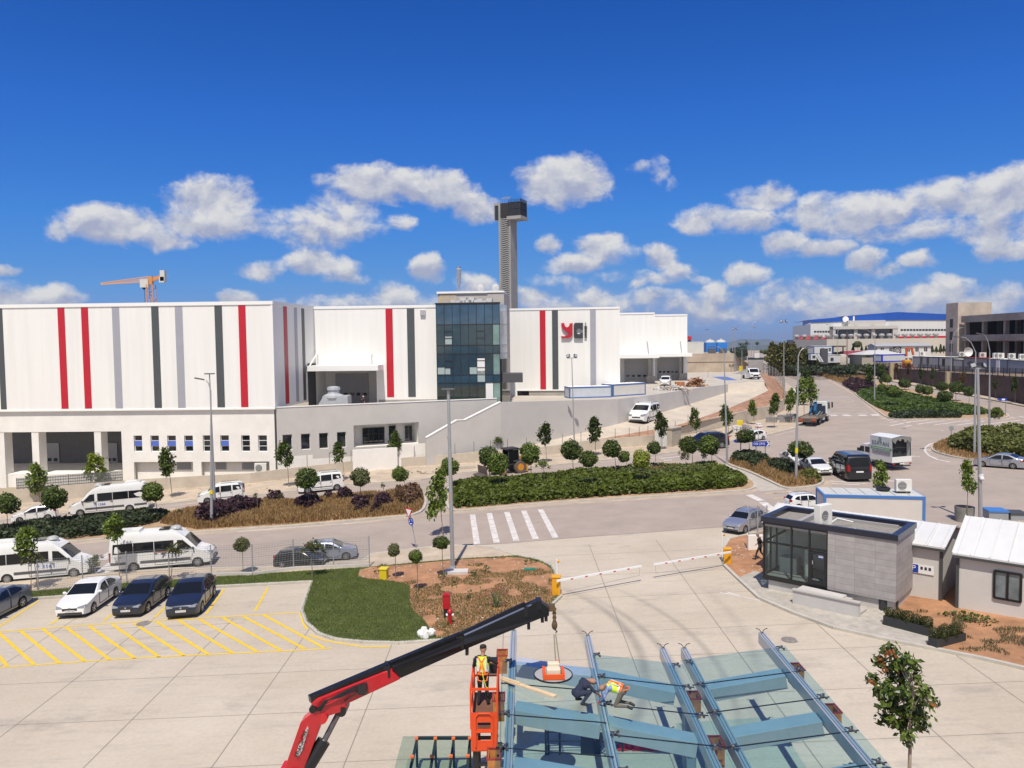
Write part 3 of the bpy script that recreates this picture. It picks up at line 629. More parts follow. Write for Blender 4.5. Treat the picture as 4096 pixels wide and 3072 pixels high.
for(a,b)in zip(pts[1:-1],pts[2:]):
 f=Fac(a[0],b[0]);L=f.L
 mb.add([f.p(0,a[2],0),f.p(L,b[2],0),f.p(L,b[1],0),f.p(0,a[1],0),f.p(0,a[2],-.4),f.p(L,b[2],-.4),f.p(L,b[1],-.4),f.p(0,a[1],-.4)],[(0,1,2,3),(4,7,6,5),(2,3,7,6),(0,4,7,3),(1,2,6,5)])
mb.build('wall',GPLA,rw,smooth=20);cp.build('coping',TRIM,rw,smooth=0)
YS=M('yard_concrete',(.47,.425,.36),.9,var=.12,scale=.3,detail=8)
def polysurf(name,pts3,mat,kind='structure'):
 o=MB().add(pts3,[list(range(len(pts3)))]).build(name,mat,smooth=0);o['kind']=kind;return o
yard=[(A1.x+.6,A1.y+.9),(B1.x,B1.y+.55),(RW[1].x,RW[1].y+.3)]+[(RW[i].x,RW[i].y+.45)for i in range(2,5)]+[(RW[5].x+.1,RW[5].y+.5)]
yard=[(x,y,YARDZ)for x,y in yard]+[atz(3000,1524,YARDZ)[:],atz(3060,1527,YARDZ)[:],atz(3046,1508,YARDZ)[:],atz(3030,1494,YARDZ)[:],atz(3054,1488,YARDZ)[:],(62,215,YARDZ),(-25.5,215,YARDZ),(-26.6,93.6,YARDZ)]
polysurf('yard',yard,YS)
ins=[];
for i,(p,tp,bt)in enumerate(pts):
 if i>0:ins.append((p.x,p.y-.0,bt+.3))
out=[(2003,1806,99.5),(2150,1790,101.5),(2400,1756,106),(2560,1727,109.5),(2705,1703,114.5),(2802,1671,121.5),(2918,1631,130),(2998,1598,141),(3074,1562,150)]
out=[at(*o)for o in out]
mb=MB();nI=len(ins);
Io=[Vector(q)for q in ins];Oo=[]
for i in range(nI):
 t=i/(nI-1)*(len(out)-1);k=min(int(t),len(out)-2);Oo.append(out[k].lerp(out[k+1],t-k))
v=[];M_=5
for a,b in zip(Io,Oo):v+=[a.lerp(b,j/(M_-1))for j in range(M_)]
f=[(i*M_+j,i*M_+j+1,(i+1)*M_+j+1,(i+1)*M_+j)for i in range(nI-1)for j in range(M_-1)]
b0=len(v);v+=[Io[-1],out[-1],atz(3060,1529,YARDZ-.01),atz(3000,1525,YARDZ-.01),Vector((RW[5].x,RW[5].y+.5,YARDZ-.01))];f.append([b0,b0+1,b0+2,b0+3,b0+4])
o=mb.add(v,f).build('ramp',M('ramp_concrete',(.50,.435,.35),.9,var=.14,scale=.35,detail=8),smooth=60);o['kind']='structure'
lowtop=[at(2150,1792,100),at(2400,1759,103.7),at(2570,1747,105.8),at(2755,1692,114.5),at(2922,1658,122.5),at(3034,1631,130),at(3074,1624,133),at(3139,1595,145),at(3150,1572,166)]
fence_b=[at(3139,1559,168),at(3103,1512,180),at(3054,1490,192)]
A_=out[2:]+[atz(3059,1530,YARDZ),atz(3046,1508,YARDZ),atz(3030,1496,YARDZ)];Bk=lowtop[1:]+fence_b[1:]
n=28;v=[]
for i in range(n):
 t=i/(n-1);ta=t*(len(A_)-1);k=min(int(ta),len(A_)-2);a=A_[k].lerp(A_[k+1],ta-k)
 tb=t*(len(Bk)-1);k=min(int(tb),len(Bk)-2);b=Bk[k].lerp(Bk[k+1],tb-k)+Vector((0,0,-.15))
 for j in range(5):q=a.lerp(b,j/4);q.z+=(0 if j in(0,4)else random.uniform(-.12,.28));v.append(q)
f=[(i*5+j,i*5+j+1,(i+1)*5+j+1,(i+1)*5+j)for i in range(n-1)for j in range(4)]
o=MB().add(v,f).build('soil_bank',M('red_bank_soil',(.33,.185,.115),1.,var=.4,scale=.7,bump=.8,bscale=3,detail=10),smooth=50);o['kind']='structure'
back_=[(x,y)for x,y in[(p.x,p.y)for p in PAVFAR[-17:]]]
lw=[(68,2017,1957),(280,1999,1940),(583,1967,1916),(1000,1936,1893),(1153,1917,1874),(1397,1890,1846),(1578,1872,1833),(1800,1858,1819),(1900,1849,1808),(2162,1826,1789),(2406,1799,1758),(2570,1786,1745),(2614,1781,1740),(2716,1747,1718),(2755,1738,1692),(2904,1710,1660),(3034,1684,1631),(3074,1676,1624),(3139,1642,1595)]
wl=thing('low_wall','long low bare concrete wall behind the far pavement','wall',G(68,2017));mb=MB()
pp_=[(G(x,yb),yb,yt,x)for x,yb,yt in lw]
for(a,b)in zip(pp_[:-1],pp_[1:]):
 f=Fac(a[0].xy,b[0].xy);za=at(a[3],a[2],a[0].y).z;zb_=at(b[3],b[2],b[0].y).z
 mb.add([f.p(0,a[0].z-.2,0),f.p(f.L,b[0].z-.2,0),f.p(f.L,zb_,0),f.p(0,za,0),f.p(0,a[0].z-.2,-.25),f.p(f.L,b[0].z-.2,-.25),f.p(f.L,zb_,-.25),f.p(0,za,-.25)],[(0,1,2,3),(4,7,6,5),(2,3,7,6),(0,4,7,3),(1,2,6,5)])
mb.build('wall',M('cast_concrete',(.50,.44,.36),.9,var=.14,scale=.6,bump=.1,detail=9),wl,smooth=20)
C0=at(1256,1500,106);C1=at(1752,1500,105.4);FM=Fac(C0.xy,C1.xy)
mh=thing('factory_hall','white middle hall with one red and one dark stripe beside a canopied dock','building',(C0.x,C0.y,0))
hole=FM.r(1262,1484,1512,1640);hole=(max(.05,hole[0]),YARDZ,hole[2],hole[3]);mb=MB()
FM.holes(mb,0,YARDZ-.3,FM.L,ZT-.35,[hole],0,5.5);FM.box(mb,0,hole[3],FM.L,ZT-.36,-25,-5.5);FM.box(mb,hole[2],YARDZ,FM.L,hole[3],-25,-5.5);FM.box(mb,hole[0],hole[1],hole[2],hole[3],-6.2,-5.5);mb.build('wall',CLAD,mh,smooth=0)
mb=MB();FM.box(mb,0,ZT-.34,FM.L,ZT+.02,-.4,.08);FM.box(mb,FM.L-.15,YARDZ,FM.L+.05,ZT-.35,-.2,.05);FM.box(mb,hole[2]-.15,YARDZ,hole[2],hole[3],.0,.05);mb.build('trim',TRIM,mh,smooth=0)
mb=MB();FM.box(mb,hole[2]+.1,YARDZ-.3,FM.L,7.3,.0,.06);mb.build('plinth',PLINTH,mh,smooth=0)
for(xt,xb_,mt)in((1545,1573,CRED),(1630,1660,CDRK)):
 u0=FM.uv(xt,1400)[0];u1=FM.uv(xb_,1400)[0];mb=MB();FM.box(mb,u0,ZB+.3,u1,ZT-.42,0,.03);mb.build('stripe',mt,mh,smooth=0)
dockdoor(FM,mh,1343,1494,1475,1620,-5.4,5)
u0,z0,u1,z1=FM.r(1228,1462,1512,1484,3.5);mb=MB();FM.box(mb,u0,z0,u1,z1,0.06,3.5);mb.build('canopy',TRIM,mh,smooth=0,bevel=.02)
for x in(1271,1487):
 mb=MB();a=FM.uv(x,1410)[0];mb.bar(FM.p(a,FM.uv(x,1412)[1],.1),FM.p(a-.2,z1,3.2),.12,.12);mb.bar(FM.p(a,FM.uv(x,1412)[1],.1),FM.p(a,z1,.1),.12,.12);mb.build('canopy_stay',TRIM,mh,smooth=0)
mb=MB();FS.box(mb,FS.uv(1232,1550)[0],YARDZ,FS.L-.1,12.4,.02,.12);mb.build('side_dock_opening',M('dock_shelter_black',(.05,.05,.055),.8),mh,smooth=0)
u,z=FM.uv(1692,1251);mb=MB();FM.box(mb,u-.35,z-.35,u+.35,z+.35,.0,.3);mb.build('vent_box',DOORG,mh,smooth=0)
hv=thing('ventilation_unit','pale grey ventilation unit with a hooded exhaust standing by the loading dock','ventilation unit',(at(1345,1600,98).x,98,YARDZ));mb=MB()
p0=at(1296,1620,98);p1=at(1397,1620,98);mb.box(p0.x,97.2,YARDZ,p1.x,99.4,zAt(1345,1583,98));mb.add([(p0.x-1.2,97.2,YARDZ),(p0.x,97.2,YARDZ),(p0.x,97.2,8.2),(p0.x-1.2,99.4,YARDZ),(p0.x,99.4,YARDZ),(p0.x,99.4,8.2)],[(0,1,2),(3,5,4),(0,2,5,3)]);mb.build('casing',M('galvanised',(.50,.52,.54),.45,metal=.3,var=.08),hv,smooth=0)
mb=MB();c=at(1335,1575,98.3);mb.lathe([(1.15,-.6),(1.35,-.35),(1.3,-.1),(.75,.15),(.7,.55),(.85,.6),(.8,.95),(.3,1.05)],(c.x,98.3,c.z-.1),n=10);mb.build('exhaust_hood',M('galvanised',(.5,.52,.54),.45),hv,smooth=30)
O0=at(1750,1500,104.6);O1=at(1998,1500,104.2);FO=Fac(O0.xy,O1.xy);O2=Vector((at(2030,1500,109).x,109))
FO2=Fac(O1.xy,O2)
ob=thing('office_block','glass fronted office block with a grey concrete penthouse between the two white halls','building',(O0.x,O0.y,0))
zt=FO.uv(1874,1216)[1];zb=YARDZ
mb=MB();mb.prism([(O0.x+.1,O0.y+.4),(O1.x-.2,O1.y+.4),(O2.x-.2,O2.y),(O2.x-.2,O2.y+12),(O0.x+.1,O0.y+14)],zb,zt-.25);mb.build('core',DKIN,ob,smooth=0)
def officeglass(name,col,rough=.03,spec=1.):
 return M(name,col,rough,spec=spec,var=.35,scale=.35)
OG=[officeglass('sky_tinted_glass',(.035,.085,.14),.02),officeglass('teal_glass',(.02,.045,.055),.02),officeglass('green_glass',(.018,.032,.032),.03)]  # base of the first glass pushed bluer to carry the reflected sky
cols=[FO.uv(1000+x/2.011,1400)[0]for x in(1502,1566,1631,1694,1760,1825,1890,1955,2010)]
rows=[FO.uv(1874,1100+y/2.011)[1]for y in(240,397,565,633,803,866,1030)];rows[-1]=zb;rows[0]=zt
pale={(0,2):1}
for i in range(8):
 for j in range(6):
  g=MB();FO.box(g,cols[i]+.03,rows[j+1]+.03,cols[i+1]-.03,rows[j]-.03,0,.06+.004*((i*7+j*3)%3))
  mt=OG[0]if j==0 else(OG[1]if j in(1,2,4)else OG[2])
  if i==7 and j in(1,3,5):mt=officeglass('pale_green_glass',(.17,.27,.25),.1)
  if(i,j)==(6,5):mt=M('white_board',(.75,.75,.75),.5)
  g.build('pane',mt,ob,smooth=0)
g=MB();u=[cols[5]+.04,cols[6]-.04];FO.box(g,u[0],rows[4]+.1,u[1],rows[4]+2.2,.07,.09);g.build('board',M('white_board',(.75,.75,.75),.5),ob,smooth=0)
g=MB();FO.box(g,u[0],rows[5]+.1,u[1],rows[5]+1.6,.075,.09);g.build('board',M('frosted_sheet',(.34,.42,.42),.4),ob,smooth=0)
for k in(1,4):
 g=MB();a=cols[0 if k==1 else 4];FO.box(g,a+.1,rows[4]+.1,a+1.8,rows[4]+1.0,.07,.085);g.build('board',M('frosted_sheet',(.34,.42,.42),.4),ob,smooth=0)
g=MB();FO.box(g,cols[1]+.1,rows[2]+.15,cols[2]-.1,rows[2]+1.2,.07,.085);g.build('board',M('frosted_sheet',(.34,.42,.42),.4),ob,smooth=0)
g=MB()
for c in cols:FO.box(g,c-.035,zb,c+.035,zt,.0,.12)
for r_ in rows[:-1]:FO.box(g,cols[0],r_-.04,cols[-1],r_+.04,.0,.115)
for i in(1,5):
 for(j,fs)in((1,(.33,.66)),(3,(.33,.66)),(5,(.85,))):
  for fq in fs:zz=rows[j]+(rows[j+1]-rows[j])*fq;FO.box(g,cols[i],zz-.04,cols[i+1],zz+.04,.01,.13)
FO.box(g,cols[0]-.1,zt,cols[-1]+.1,zt+.2,-.5,.14);g.build('mullions',BLKM,ob,smooth=0)
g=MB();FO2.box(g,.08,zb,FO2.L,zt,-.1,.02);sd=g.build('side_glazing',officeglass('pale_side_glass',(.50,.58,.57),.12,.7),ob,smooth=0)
g=MB()
for r_ in rows[1:-1]:FO2.box(g,.08,r_-.04,FO2.L,r_+.04,.0,.05)
for r_ in(rows[1]-1.5,rows[1]-3,rows[3]-1.5,rows[3]-3):
 for k in(.25,.5,.75):FO2.box(g,FO2.L*k-.05,r_-.05,FO2.L*k+.05,r_+.05,.02,.08)
g.build('side_joints',M('grey_joint',(.25,.27,.28),.5),sd,smooth=0)
PH0=at(1752,1200,109.5);PH1=at(2016,1200,109);FPH=Fac(PH0.xy,PH1.xy);PH2=Vector((at(2039,1300,117).x,117));zph=FPH.uv(1880,1173)[1]
mb=MB();mb.prism([PH0.xy,PH1.xy,PH2,(PH0.x,118)],zb,zph);mb.build('penthouse',M('penthouse_concrete',(.45,.42,.39),.9,var=.08,scale=.5),ob,smooth=0)
mb=MB();FPH.box(mb,-.15,zph,FPH.L*.75,zph+.28,-8,.2);FPH.box(mb,FPH.L*.75,zph+.04,FPH.L+.05,zph+.3,-7.5,.12);mb.build('coping',TRIM,ob,smooth=0)
mb=MB();c=at(1836,1150,111);mb.lathe([(.16,0),(.16,1.2),(.3,1.25),(.3,2.3),(.34,2.5),(.34,3.3),(.42,3.4),(.12,3.75)],(c.x,111,zph+.2),n=10);mb.build('flue',M('polished_steel',(.5,.5,.52),.25,metal=.8),ob,smooth=30)
for(px_,py_)in((1922,1160),(1982,1160)):
 mb=MB();c=at(px_,py_,110.5);mb.lathe([(.05,-.12),(.5,.02),(.52,.05),(.05,-.06)],(c.x,110.5,zph+.85),'Y',14);mb.tube((c.x,110.6,zph+.2),(c.x,110.6,zph+.8),.05);mb.build('satellite_dish',M('dish_grey',(.5,.5,.5),.5),ob)
mb=MB();a=FO.uv(1756,1200)[0]
for zz in(zt+1.2,zt+.75):mb.bar(FO.p(a,zz,-1.2),FO.p(FO.uv(1818,1200)[0],zz,-1.2),.07,.07)
for xx in(1757,1785,1817):mb.bar(FO.p(FO.uv(xx,1200)[0],zt+.1,-1.2),FO.p(FO.uv(xx,1200)[0],zt+1.2,-1.2),.07,.07)
mb.build('roof_railing',M('yellow_rail',(.65,.42,.08),.5),ob,smooth=0)
mb=MB();
for i in range(9):
 a=FO.uv(1800+i*18,1205)[0];FO.box(mb,a,zt+.15,a+random.uniform(.5,1.1),zt+random.uniform(.45,1.0),-1.8-random.random(),-.7)
mb.build('roof_plant',M('light_roof_units',(.60,.60,.60),.5,var=.15),ob,smooth=0)
mb=MB();a=at(2013,1505,103.5);mb.box(a.x-.1,102.5,a.z-.8,a.x+2.6,106,a.z+.4);mb.build('entrance_canopy',M('dark_canopy',(.08,.08,.085),.5),ob,smooth=0)
mb=MB();FO2.box(mb,.4,zb,FO2.L+.4,zb+6.3,.05,.25);mb.build('entrance',M('dark_glass_entrance',(.03,.03,.03),.08,spec=.8),ob,smooth=0)
D0=at(2039,1400,123.5);D1=at(2478,1400,121.5);FD=Fac(D0.xy,D1.xy);zD=FD.uv(2260,1231)[1];zdb=FD.uv(2260,1562)[1]
dh=thing('factory_hall','white clad hall carrying a red and black letter logo and three vertical stripes','building',(D0.x,D0.y,0))
mb=MB();mb.prism([D0.xy,D1.xy,(D1.x-.5,D1.y+40),(D0.x,D1.y+40)],zdb,zD-.3);mb.build('wall',CLAD,dh,smooth=0)
mb=MB();FD.box(mb,0,zD-.3,FD.L+.06,zD+.02,-.4,.08);FD.box(mb,FD.L-.12,zdb+.15,FD.L+.05,zD-.31,-.12,.05);FD.box(mb,0,zdb-.02,FD.L,zdb+.14,-.1,.06);mb.build('trim',TRIM,dh,smooth=0)
mb=MB();FD.box(mb,3,YARDZ-.3,FD.L,zdb-.03,-3,-.1);mb.build('plinth',PLINTH,dh,smooth=0)
for(xt,xb_,mt)in((2160,2183,CRED),(2209,2233,CDRK),(2361,2384,CGRY)):
 u0=FD.uv(xt,1400)[0];u1=FD.uv(xb_,1400)[0];mb=MB();FD.box(mb,u0,zdb+.2,u1,zD-.36,0,.03);mb.build('stripe',mt,dh,smooth=0)
def lg(x,y):return FD.uv(1700+x/1.8436,750+y/1.8436)
def logo(name,polyp,mat,d=.35):
 q=[FD.p(*lg(*p),.04)for p in polyp];MB().ext(q,FD.n*d).build(name,mat,dh,smooth=30)
LR=M('logo_red',(.48,.015,.03),.3);LG_=M('logo_dark',(.05,.053,.055),.3)
yl=[(1005,1000),(1028,1000)]+[(1048+20*math.cos(a),1003+28*math.sin(a))for a in np.linspace(math.pi,0,9)]+[(1089,1000),(1089,1070),(1086,1088),(1076,1104),(1062,1109),(1005,1109),(1005,1096)]+[(1030,1097),(1050,1091),(1062,1082),(1066,1075),(1040,1063),(1018,1044),(1008,1025)]
logo('logo_letter',yl,LR)
cq=[(1097,1016),(1101,1004),(1110,998),(1165,998),(1165,1050),(1151,1050)]+[(1134+18*math.cos(a),1060-22*math.sin(a))for a in np.linspace(.7,2*math.pi-.7,14)]+[(1151,1072),(1165,1072),(1165,1112),(1110,1112),(1101,1108),(1097,1098)]
logo('logo_letter',cq,LG_)
mk=[(1182,996),(1187,996),(1187,1022),(1195,1022),(1195,1040),(1191,1050),(1194,1064),(1191,1076),(1194,1086),(1190,1098),(1194,1112),(1188,1106),(1185,1104),(1182,1106),(1176,1112),(1180,1098),(1176,1086),(1179,1076),(1176,1064),(1179,1050),(1175,1040),(1175,1022),(1182,1022)]
logo('logo_mark',mk,LG_,.25)
mb=MB();u0,z0,u1,z1=FD.r(2042,1532,2069,1588);FD.box(mb,u0,YARDZ,u1,z1,0,.12);mb.build('side_door',TRIM,dh,smooth=0)
for k,(xa,xb_,yt,Y,cz,lab,dd,can)in enumerate(((2470,2618,1251,155,0,'small white hall with a dock, touching the logo hall',(2498,1438,2592,1534),(2478,1445,2575,1432)),(2612,2748,1257.5,166,0,'small white hall with a dock at the right end of the row',(2630,1432,2716,1516),(2618,1418,2756,1408)))):
 E0=at(xa,1400,Y);E1=at(xb_,1400,Y-.6);f=Fac(E0.xy,E1.xy);zt_=f.uv((xa+xb_)/2,yt)[1]
 t=thing('factory_hall',lab,'building',(E0.x,E0.y,0))
 dr=f.r(*dd);rec=(dr[0]-.8,YARDZ,dr[2]+1.0,dr[3]+.3)
 mb=MB();f.holes(mb,0,YARDZ-.2,f.L,zt_-.3,[rec],0,3.);f.box(mb,0,rec[3],f.L,zt_-.31,-30,-3);f.box(mb,rec[2],YARDZ,f.L,rec[3],-30,-.05);f.box(mb,rec[0],rec[1],rec[2],rec[3],-3.4,-3);mb.build('wall',CLAD,t,smooth=0)
 mb=MB();f.box(mb,0,zt_-.3,f.L+.06,zt_+.02,-.4,.09);f.box(mb,f.L-.1,YARDZ,f.L+.05,zt_-.31,-.1,.05);mb.build('trim',TRIM,t,smooth=0)
 dockdoor(f,t,dd[0],dd[1],dd[2],dd[3],-2.9,4+k)
 zc=dr[3]+.35;mb=MB();f.box(mb,rec[0]-.6,zc,f.L+.5,zc+.7,.05,4.2);mb.build('canopy',TRIM,t,smooth=0)
 mb=MB();f.box(mb,f.L-1.6,YARDZ,f.L+.05,YARDZ+1.5,.04,.18);mb.build('plinth',PLINTH,t,smooth=0)
 mb=MB();f.box(mb,rec[2]-.1,YARDZ,rec[2]+.1,rec[3],.05,.14)
 mb.bar(f.p(f.L*.8,zc+3.2,.1),f.p(f.L*.8+.3,zc+.6,.5),.12,.12);mb.build('drain_pipe',ALU,t,smooth=0)
TY=225;c0=at(1998,1200,TY);tw_=thing('lookout_tower','tall slender concrete tower with a dark glazed lookout box at its top','tower',(c0.x,TY,0),R(-24))
k_=TY/3100;wf=47*k_/math.cos(R(24));wd_=30*k_/math.sin(R(24))*.86;Ht=zAt(2030,868,TY);Hh=zAt(2030,811,TY)
SH=M('tower_concrete',(.29,.285,.275),.9,var=.12,scale=.25,detail=8);DKG=M('tower_dark_glass',(.018,.02,.024),.12,spec=.8)
mb=MB();mb.box(0,0,0,wf*.17,wd_,Hh);mb.box(wf*.86,0,0,wf,wd_,Ht);mb.box(wf*.17,wd_*.4,0,wf*.86,wd_,Hh-.3);mb.build('shaft',SH,tw_,smooth=0,local=True)
mb=MB();n=84;zz=np.linspace(6,Ht-.6,n)
for i,z in enumerate(zz):
 dz=.42 if i%2 else-.42
 mb.bar((wf*.17,.15,z),(wf*.33,.15,z+.3),.08,.2);mb.bar((wf*.33,.15,z+.3),(wf*.7,.15,z-.1),.08,.2);mb.bar((wf*.7,.15,z-.1),(wf*.86,.15,z+.2),.08,.2)
mb.build('lattice_screen',M('lattice_grey',(.42,.42,.41),.7),tw_,smooth=0,local=True)
mb=MB();mb.box(wf*.17,.6,4,wf*.86,.7,Ht);mb.build('screen_backing',M('shaft_black',(.03,.03,.03),.9),tw_,smooth=0,local=True)
mb=MB();mb.box(wf*.17,-.05,Ht-.1,wf*.95,wd_*.8,Hh-.2);mb.build('lift_head',M('head_black',(.022,.022,.024),.8),tw_,smooth=0,local=True)
hx=wf*1.85;mb=MB();mb.box(wf*.8,-.9,Ht-.1-.9,hx+.5,wd_*.95,Ht-.1);mb.build('deck_slab',SH,tw_,smooth=0,local=True)
mb=MB();mb.box(wf*.95,-.6,Ht,hx+.2,wd_*.85,Hh-.3);mb.build('lookout_box',DKG,tw_,smooth=0,local=True)
mb=MB()
for i in range(9):xx=wf*.95+(hx+.2-wf*.95)*i/8;mb.box(xx-.05,-.72,Ht,xx+.05,-.6,Hh+.6)
for i in range(11):yy=-.6+(wd_*.85+.6)*i/10;mb.box(hx+.2,yy-.05,Ht,hx+.32,yy+.05,Hh+.6)
for zq in(Ht+(Hh-Ht)*.5,Hh-.3):mb.box(wf*.95,-.74,zq-.06,hx+.3,-.6,zq+.06);mb.box(hx+.2,-.6,zq-.06,hx+.33,wd_*.85,zq+.06)
mb.build('mullions',BLKM,tw_,smooth=0,local=True)
mb=MB();mb.box(-wf*.42,.3,Hh-.7,0,wd_*.8,Hh);mb.box(-wf*.42,.3,Ht-.5,-wf*.36,.4,Hh-.7);mb.build('balcony_frame',SH,tw_,smooth=0,local=True)
mb=MB();mb.box(-wf*.36,.5,Ht-.8,0,wd_*.7,Hh-.7);mb.build('balcony_glazing',DKG,tw_,smooth=0,local=True)
mb=MB()
for i in range(5):mb.bar((wf*(.2+.15*i),.5,Hh-.2),(wf*(.2+.15*i)+.3,.5,Hh+1.3-.2*(i%2)),.08,.08);mb.bar((wf*(.2+.15*i)-.1,.5,Hh+1.1),(wf*(.2+.15*i)+.8,.5,Hh+1.5),.2,.1)
mb.build('antenna',M('antenna_grey',(.4,.4,.4),.5),tw_,smooth=0,local=True)
def cabin(name,label,P,Q,z0,z1,depth,wallm,frame_m,cat='cabin',group=None,post=.18,roofm=None,win=(),door=None,ribs=True):
 """flat container cabin, front from P to Q (xy)"""
 f=Fac(P,Q);t=thing(name,label,cat,(f.A.x,f.A.y,z0),group=group);mb=MB();f.box(mb,.05,z0+.1,f.L-.05,z1-.1,-depth+.05,-.05);mb.build('wall',wallm,t,smooth=0)
 mb=MB()
 for u in(0,f.L-post):
  for d in(-depth,-post):f.box(mb,u,z0,u+post,z1,d,d+post)
 for zz in(z0,z1-post):
  for d in(-depth,-post):f.box(mb,post,zz,f.L-post,zz+post,d+.01,d+post-.01)
  for u in(0,f.L-post):f.box(mb,u+.01,zz,u+post-.01,zz+post,-depth+post,-post)
 mb.build('frame',frame_m,t,smooth=0)
 mb=MB();f.box(mb,.1,z1-.06,f.L-.1,z1+.02,-depth+.1,-.1)
 k=int(f.L/.9)
 for i in range(1,k):f.box(mb,f.L*i/k-.03,z1+.02,f.L*i/k+.03,z1+.07,-depth+.12,-.12)
 mb.build('roof',roofm or TRIM,t,smooth=0)
 for(a,b,c,e)in win:window_uz(f,t,f.L*a,z0+(z1-z0)*b,f.L*c,z0+(z1-z0)*e,rev=-.03,bars=0,vb=1)
 if door:
  mb=MB();f.box(mb,f.L*door[0],z0+.15,f.L*door[1],z0+2.2,-.02,.03);mb.build('door',TRIM,t,smooth=0)
 return t,f
BLUF=M('blue_frame',(.05,.13,.36),.45);PANW=M('sandwich_panel',(.62,.61,.57),.5,var=.06,scale=.6);PANB=M('pale_blue_panel',(.50,.54,.58),.5,var=.06)
cy=112;z1_=zAt(2360,1545,cy)
cabin('site_cabin','pale blue framed site container below the logo, left of its twin',(at(2277,1560,116.0).x,116.0),(at(2448,1560,117.5).x,117.5),YARDZ-.0,zAt(2360,1546,117),2.6,PANB,BLUF)
cabin('site_cabin','pale blue framed site container nearest the rubble heap, right of its twin',(at(2452,1560,118.5).x,118.5),(at(2583,1560,122.5).x,122.5),YARDZ,zAt(2520,1534,120.5),2.6,PANW,BLUF)
STN=None
def stonemat(name,col,w=.9,h=.42,gap=.012,var=.08,dark=.55):
 m,nt,b=nodes(name);tc=nt.nodes.new('ShaderNodeTexCoord');sx=nt.nodes.new('ShaderNodeSeparateXYZ');lk(nt,tc.outputs['Object'],sx.inputs[0])
 ad=alongwall(nt,tc)
 cb=nt.nodes.new('ShaderNodeCombineXYZ');lk(nt,ad.outputs[0],cb.inputs[0]);lk(nt,sx.outputs[2],cb.inputs[1])
 br=nt.nodes.new('ShaderNodeTexBrick');br.offset=0;br.inputs['Scale'].default_value=1;br.inputs['Brick Width'].default_value=w;br.inputs['Row Height'].default_value=h;br.inputs['Mortar Size'].default_value=gap;br.inputs['Bias'].default_value=0
 br.inputs['Color1'].default_value=(*[c*(1-var)for c in col],1);br.inputs['Color2'].default_value=(*[c*(1+var)for c in col],1);br.inputs['Mortar'].default_value=(*[c*dark for c in col],1);lk(nt,cb.outputs[0],br.inputs['Vector'])
 no=nt.nodes.new('ShaderNodeTexNoise');no.inputs['Scale'].default_value=2.5;no.inputs['Detail'].default_value=8;lk(nt,tc.outputs['Object'],no.inputs['Vector'])
 mr=nt.nodes.new('ShaderNodeMapRange');mr.inputs[1].default_value=.25;mr.inputs[2].default_value=.75;mr.inputs[3].default_value=.88;mr.inputs[4].default_value=1.1;lk(nt,no.outputs[0],mr.inputs[0])
 vm=nt.nodes.new('ShaderNodeVectorMath');vm.operation='SCALE';lk(nt,br.outputs['Color'],vm.inputs[0]);lk(nt,mr.outputs[0],vm.inputs['Scale']);lk(nt,vm.outputs[0],b.inputs['Base Color'])
 b.inputs['Roughness'].default_value=.8;MC[name]=m;return m
K0=at(2993,1470,192);K1=at(3053,1470,191);fk=Fac(K0.xy,K1.xy);zk0=YARDZ-.2;zk1=zAt(3020,1432,192)
kt=thing('stone_kiosk','small grey stone clad kiosk building behind the white pickup van in the yard','kiosk',(K0.x,K0.y,zk0));mb=MB();fk.box(mb,0,zk0,fk.L,zk1-.3,-7,0);mb.build('wall',stonemat('grey_stone_cladding',(.30,.28,.285),1.1,.62),kt,smooth=0)
mb=MB();fk.box(mb,-.08,zk1-.3,fk.L+.08,zk1,-7.1,.08);mb.build('parapet',BLKM,kt,smooth=0)
mb=MB();fk.box(mb,fk.L*.42,zk1,fk.L*.75,zk1+1.1,-3,-1.5);mb.build('roof_unit',M('ac_casing',(.7,.69,.65),.5),kt,smooth=0)
mb=MB();
for i in range(5):fk.box(mb,-3.6+i*.6,zk0-.1,-.05,zk0+.25*(i+1),.1-1.6,.1-.0-.1*i)
mb.build('steps',PLINTH,kt,smooth=0)
w0=at(2748,1450,205);w1=at(2935,1450,205);w2=at(2985,1460,228);bw=thing('retaining_wall','tall stained beige concrete retaining wall at the back of the yard, below the blue tanks','wall',(w0.x,205,YARDZ))
zt2=zAt(2840,1414,205);mb=MB();f=Fac((w0.x-30,205.5),(w1.x,205));f.box(mb,0,4,f.L,zt2,-.6,0);f.box(mb,0,zt2-2.2,f.L,zt2-2.0,0,.15);f2=Fac((w1.x,205),(w2.x,228));mb.add([f2.p(0,3,0),f2.p(f2.L,3,0),f2.p(f2.L,7.3,0),f2.p(0,zt2,0),f2.p(0,3,-.6),f2.p(f2.L,3,-.6),f2.p(f2.L,7.3,-.6),f2.p(0,zt2,-.6)],[(0,1,2,3),(4,7,6,5),(2,3,7,6),(0,4,7,3),(1,2,6,5)]);mb.build('wall',M('stained_concrete',(.43,.35,.27),.92,var=.25,scale=.3,detail=10),bw,smooth=0)
polysurf('upper_terrace',[(w0.x-30,205.6,zt2-.3),(w1.x,205.2,zt2-.3),(w2.x+2,228,7.0),(w2.x+4,280,6.5),(w0.x-30,290,zt2-.3)],TERR)
Tm=M('tank_blue',(.03,.20,.62),.45,var=.05)
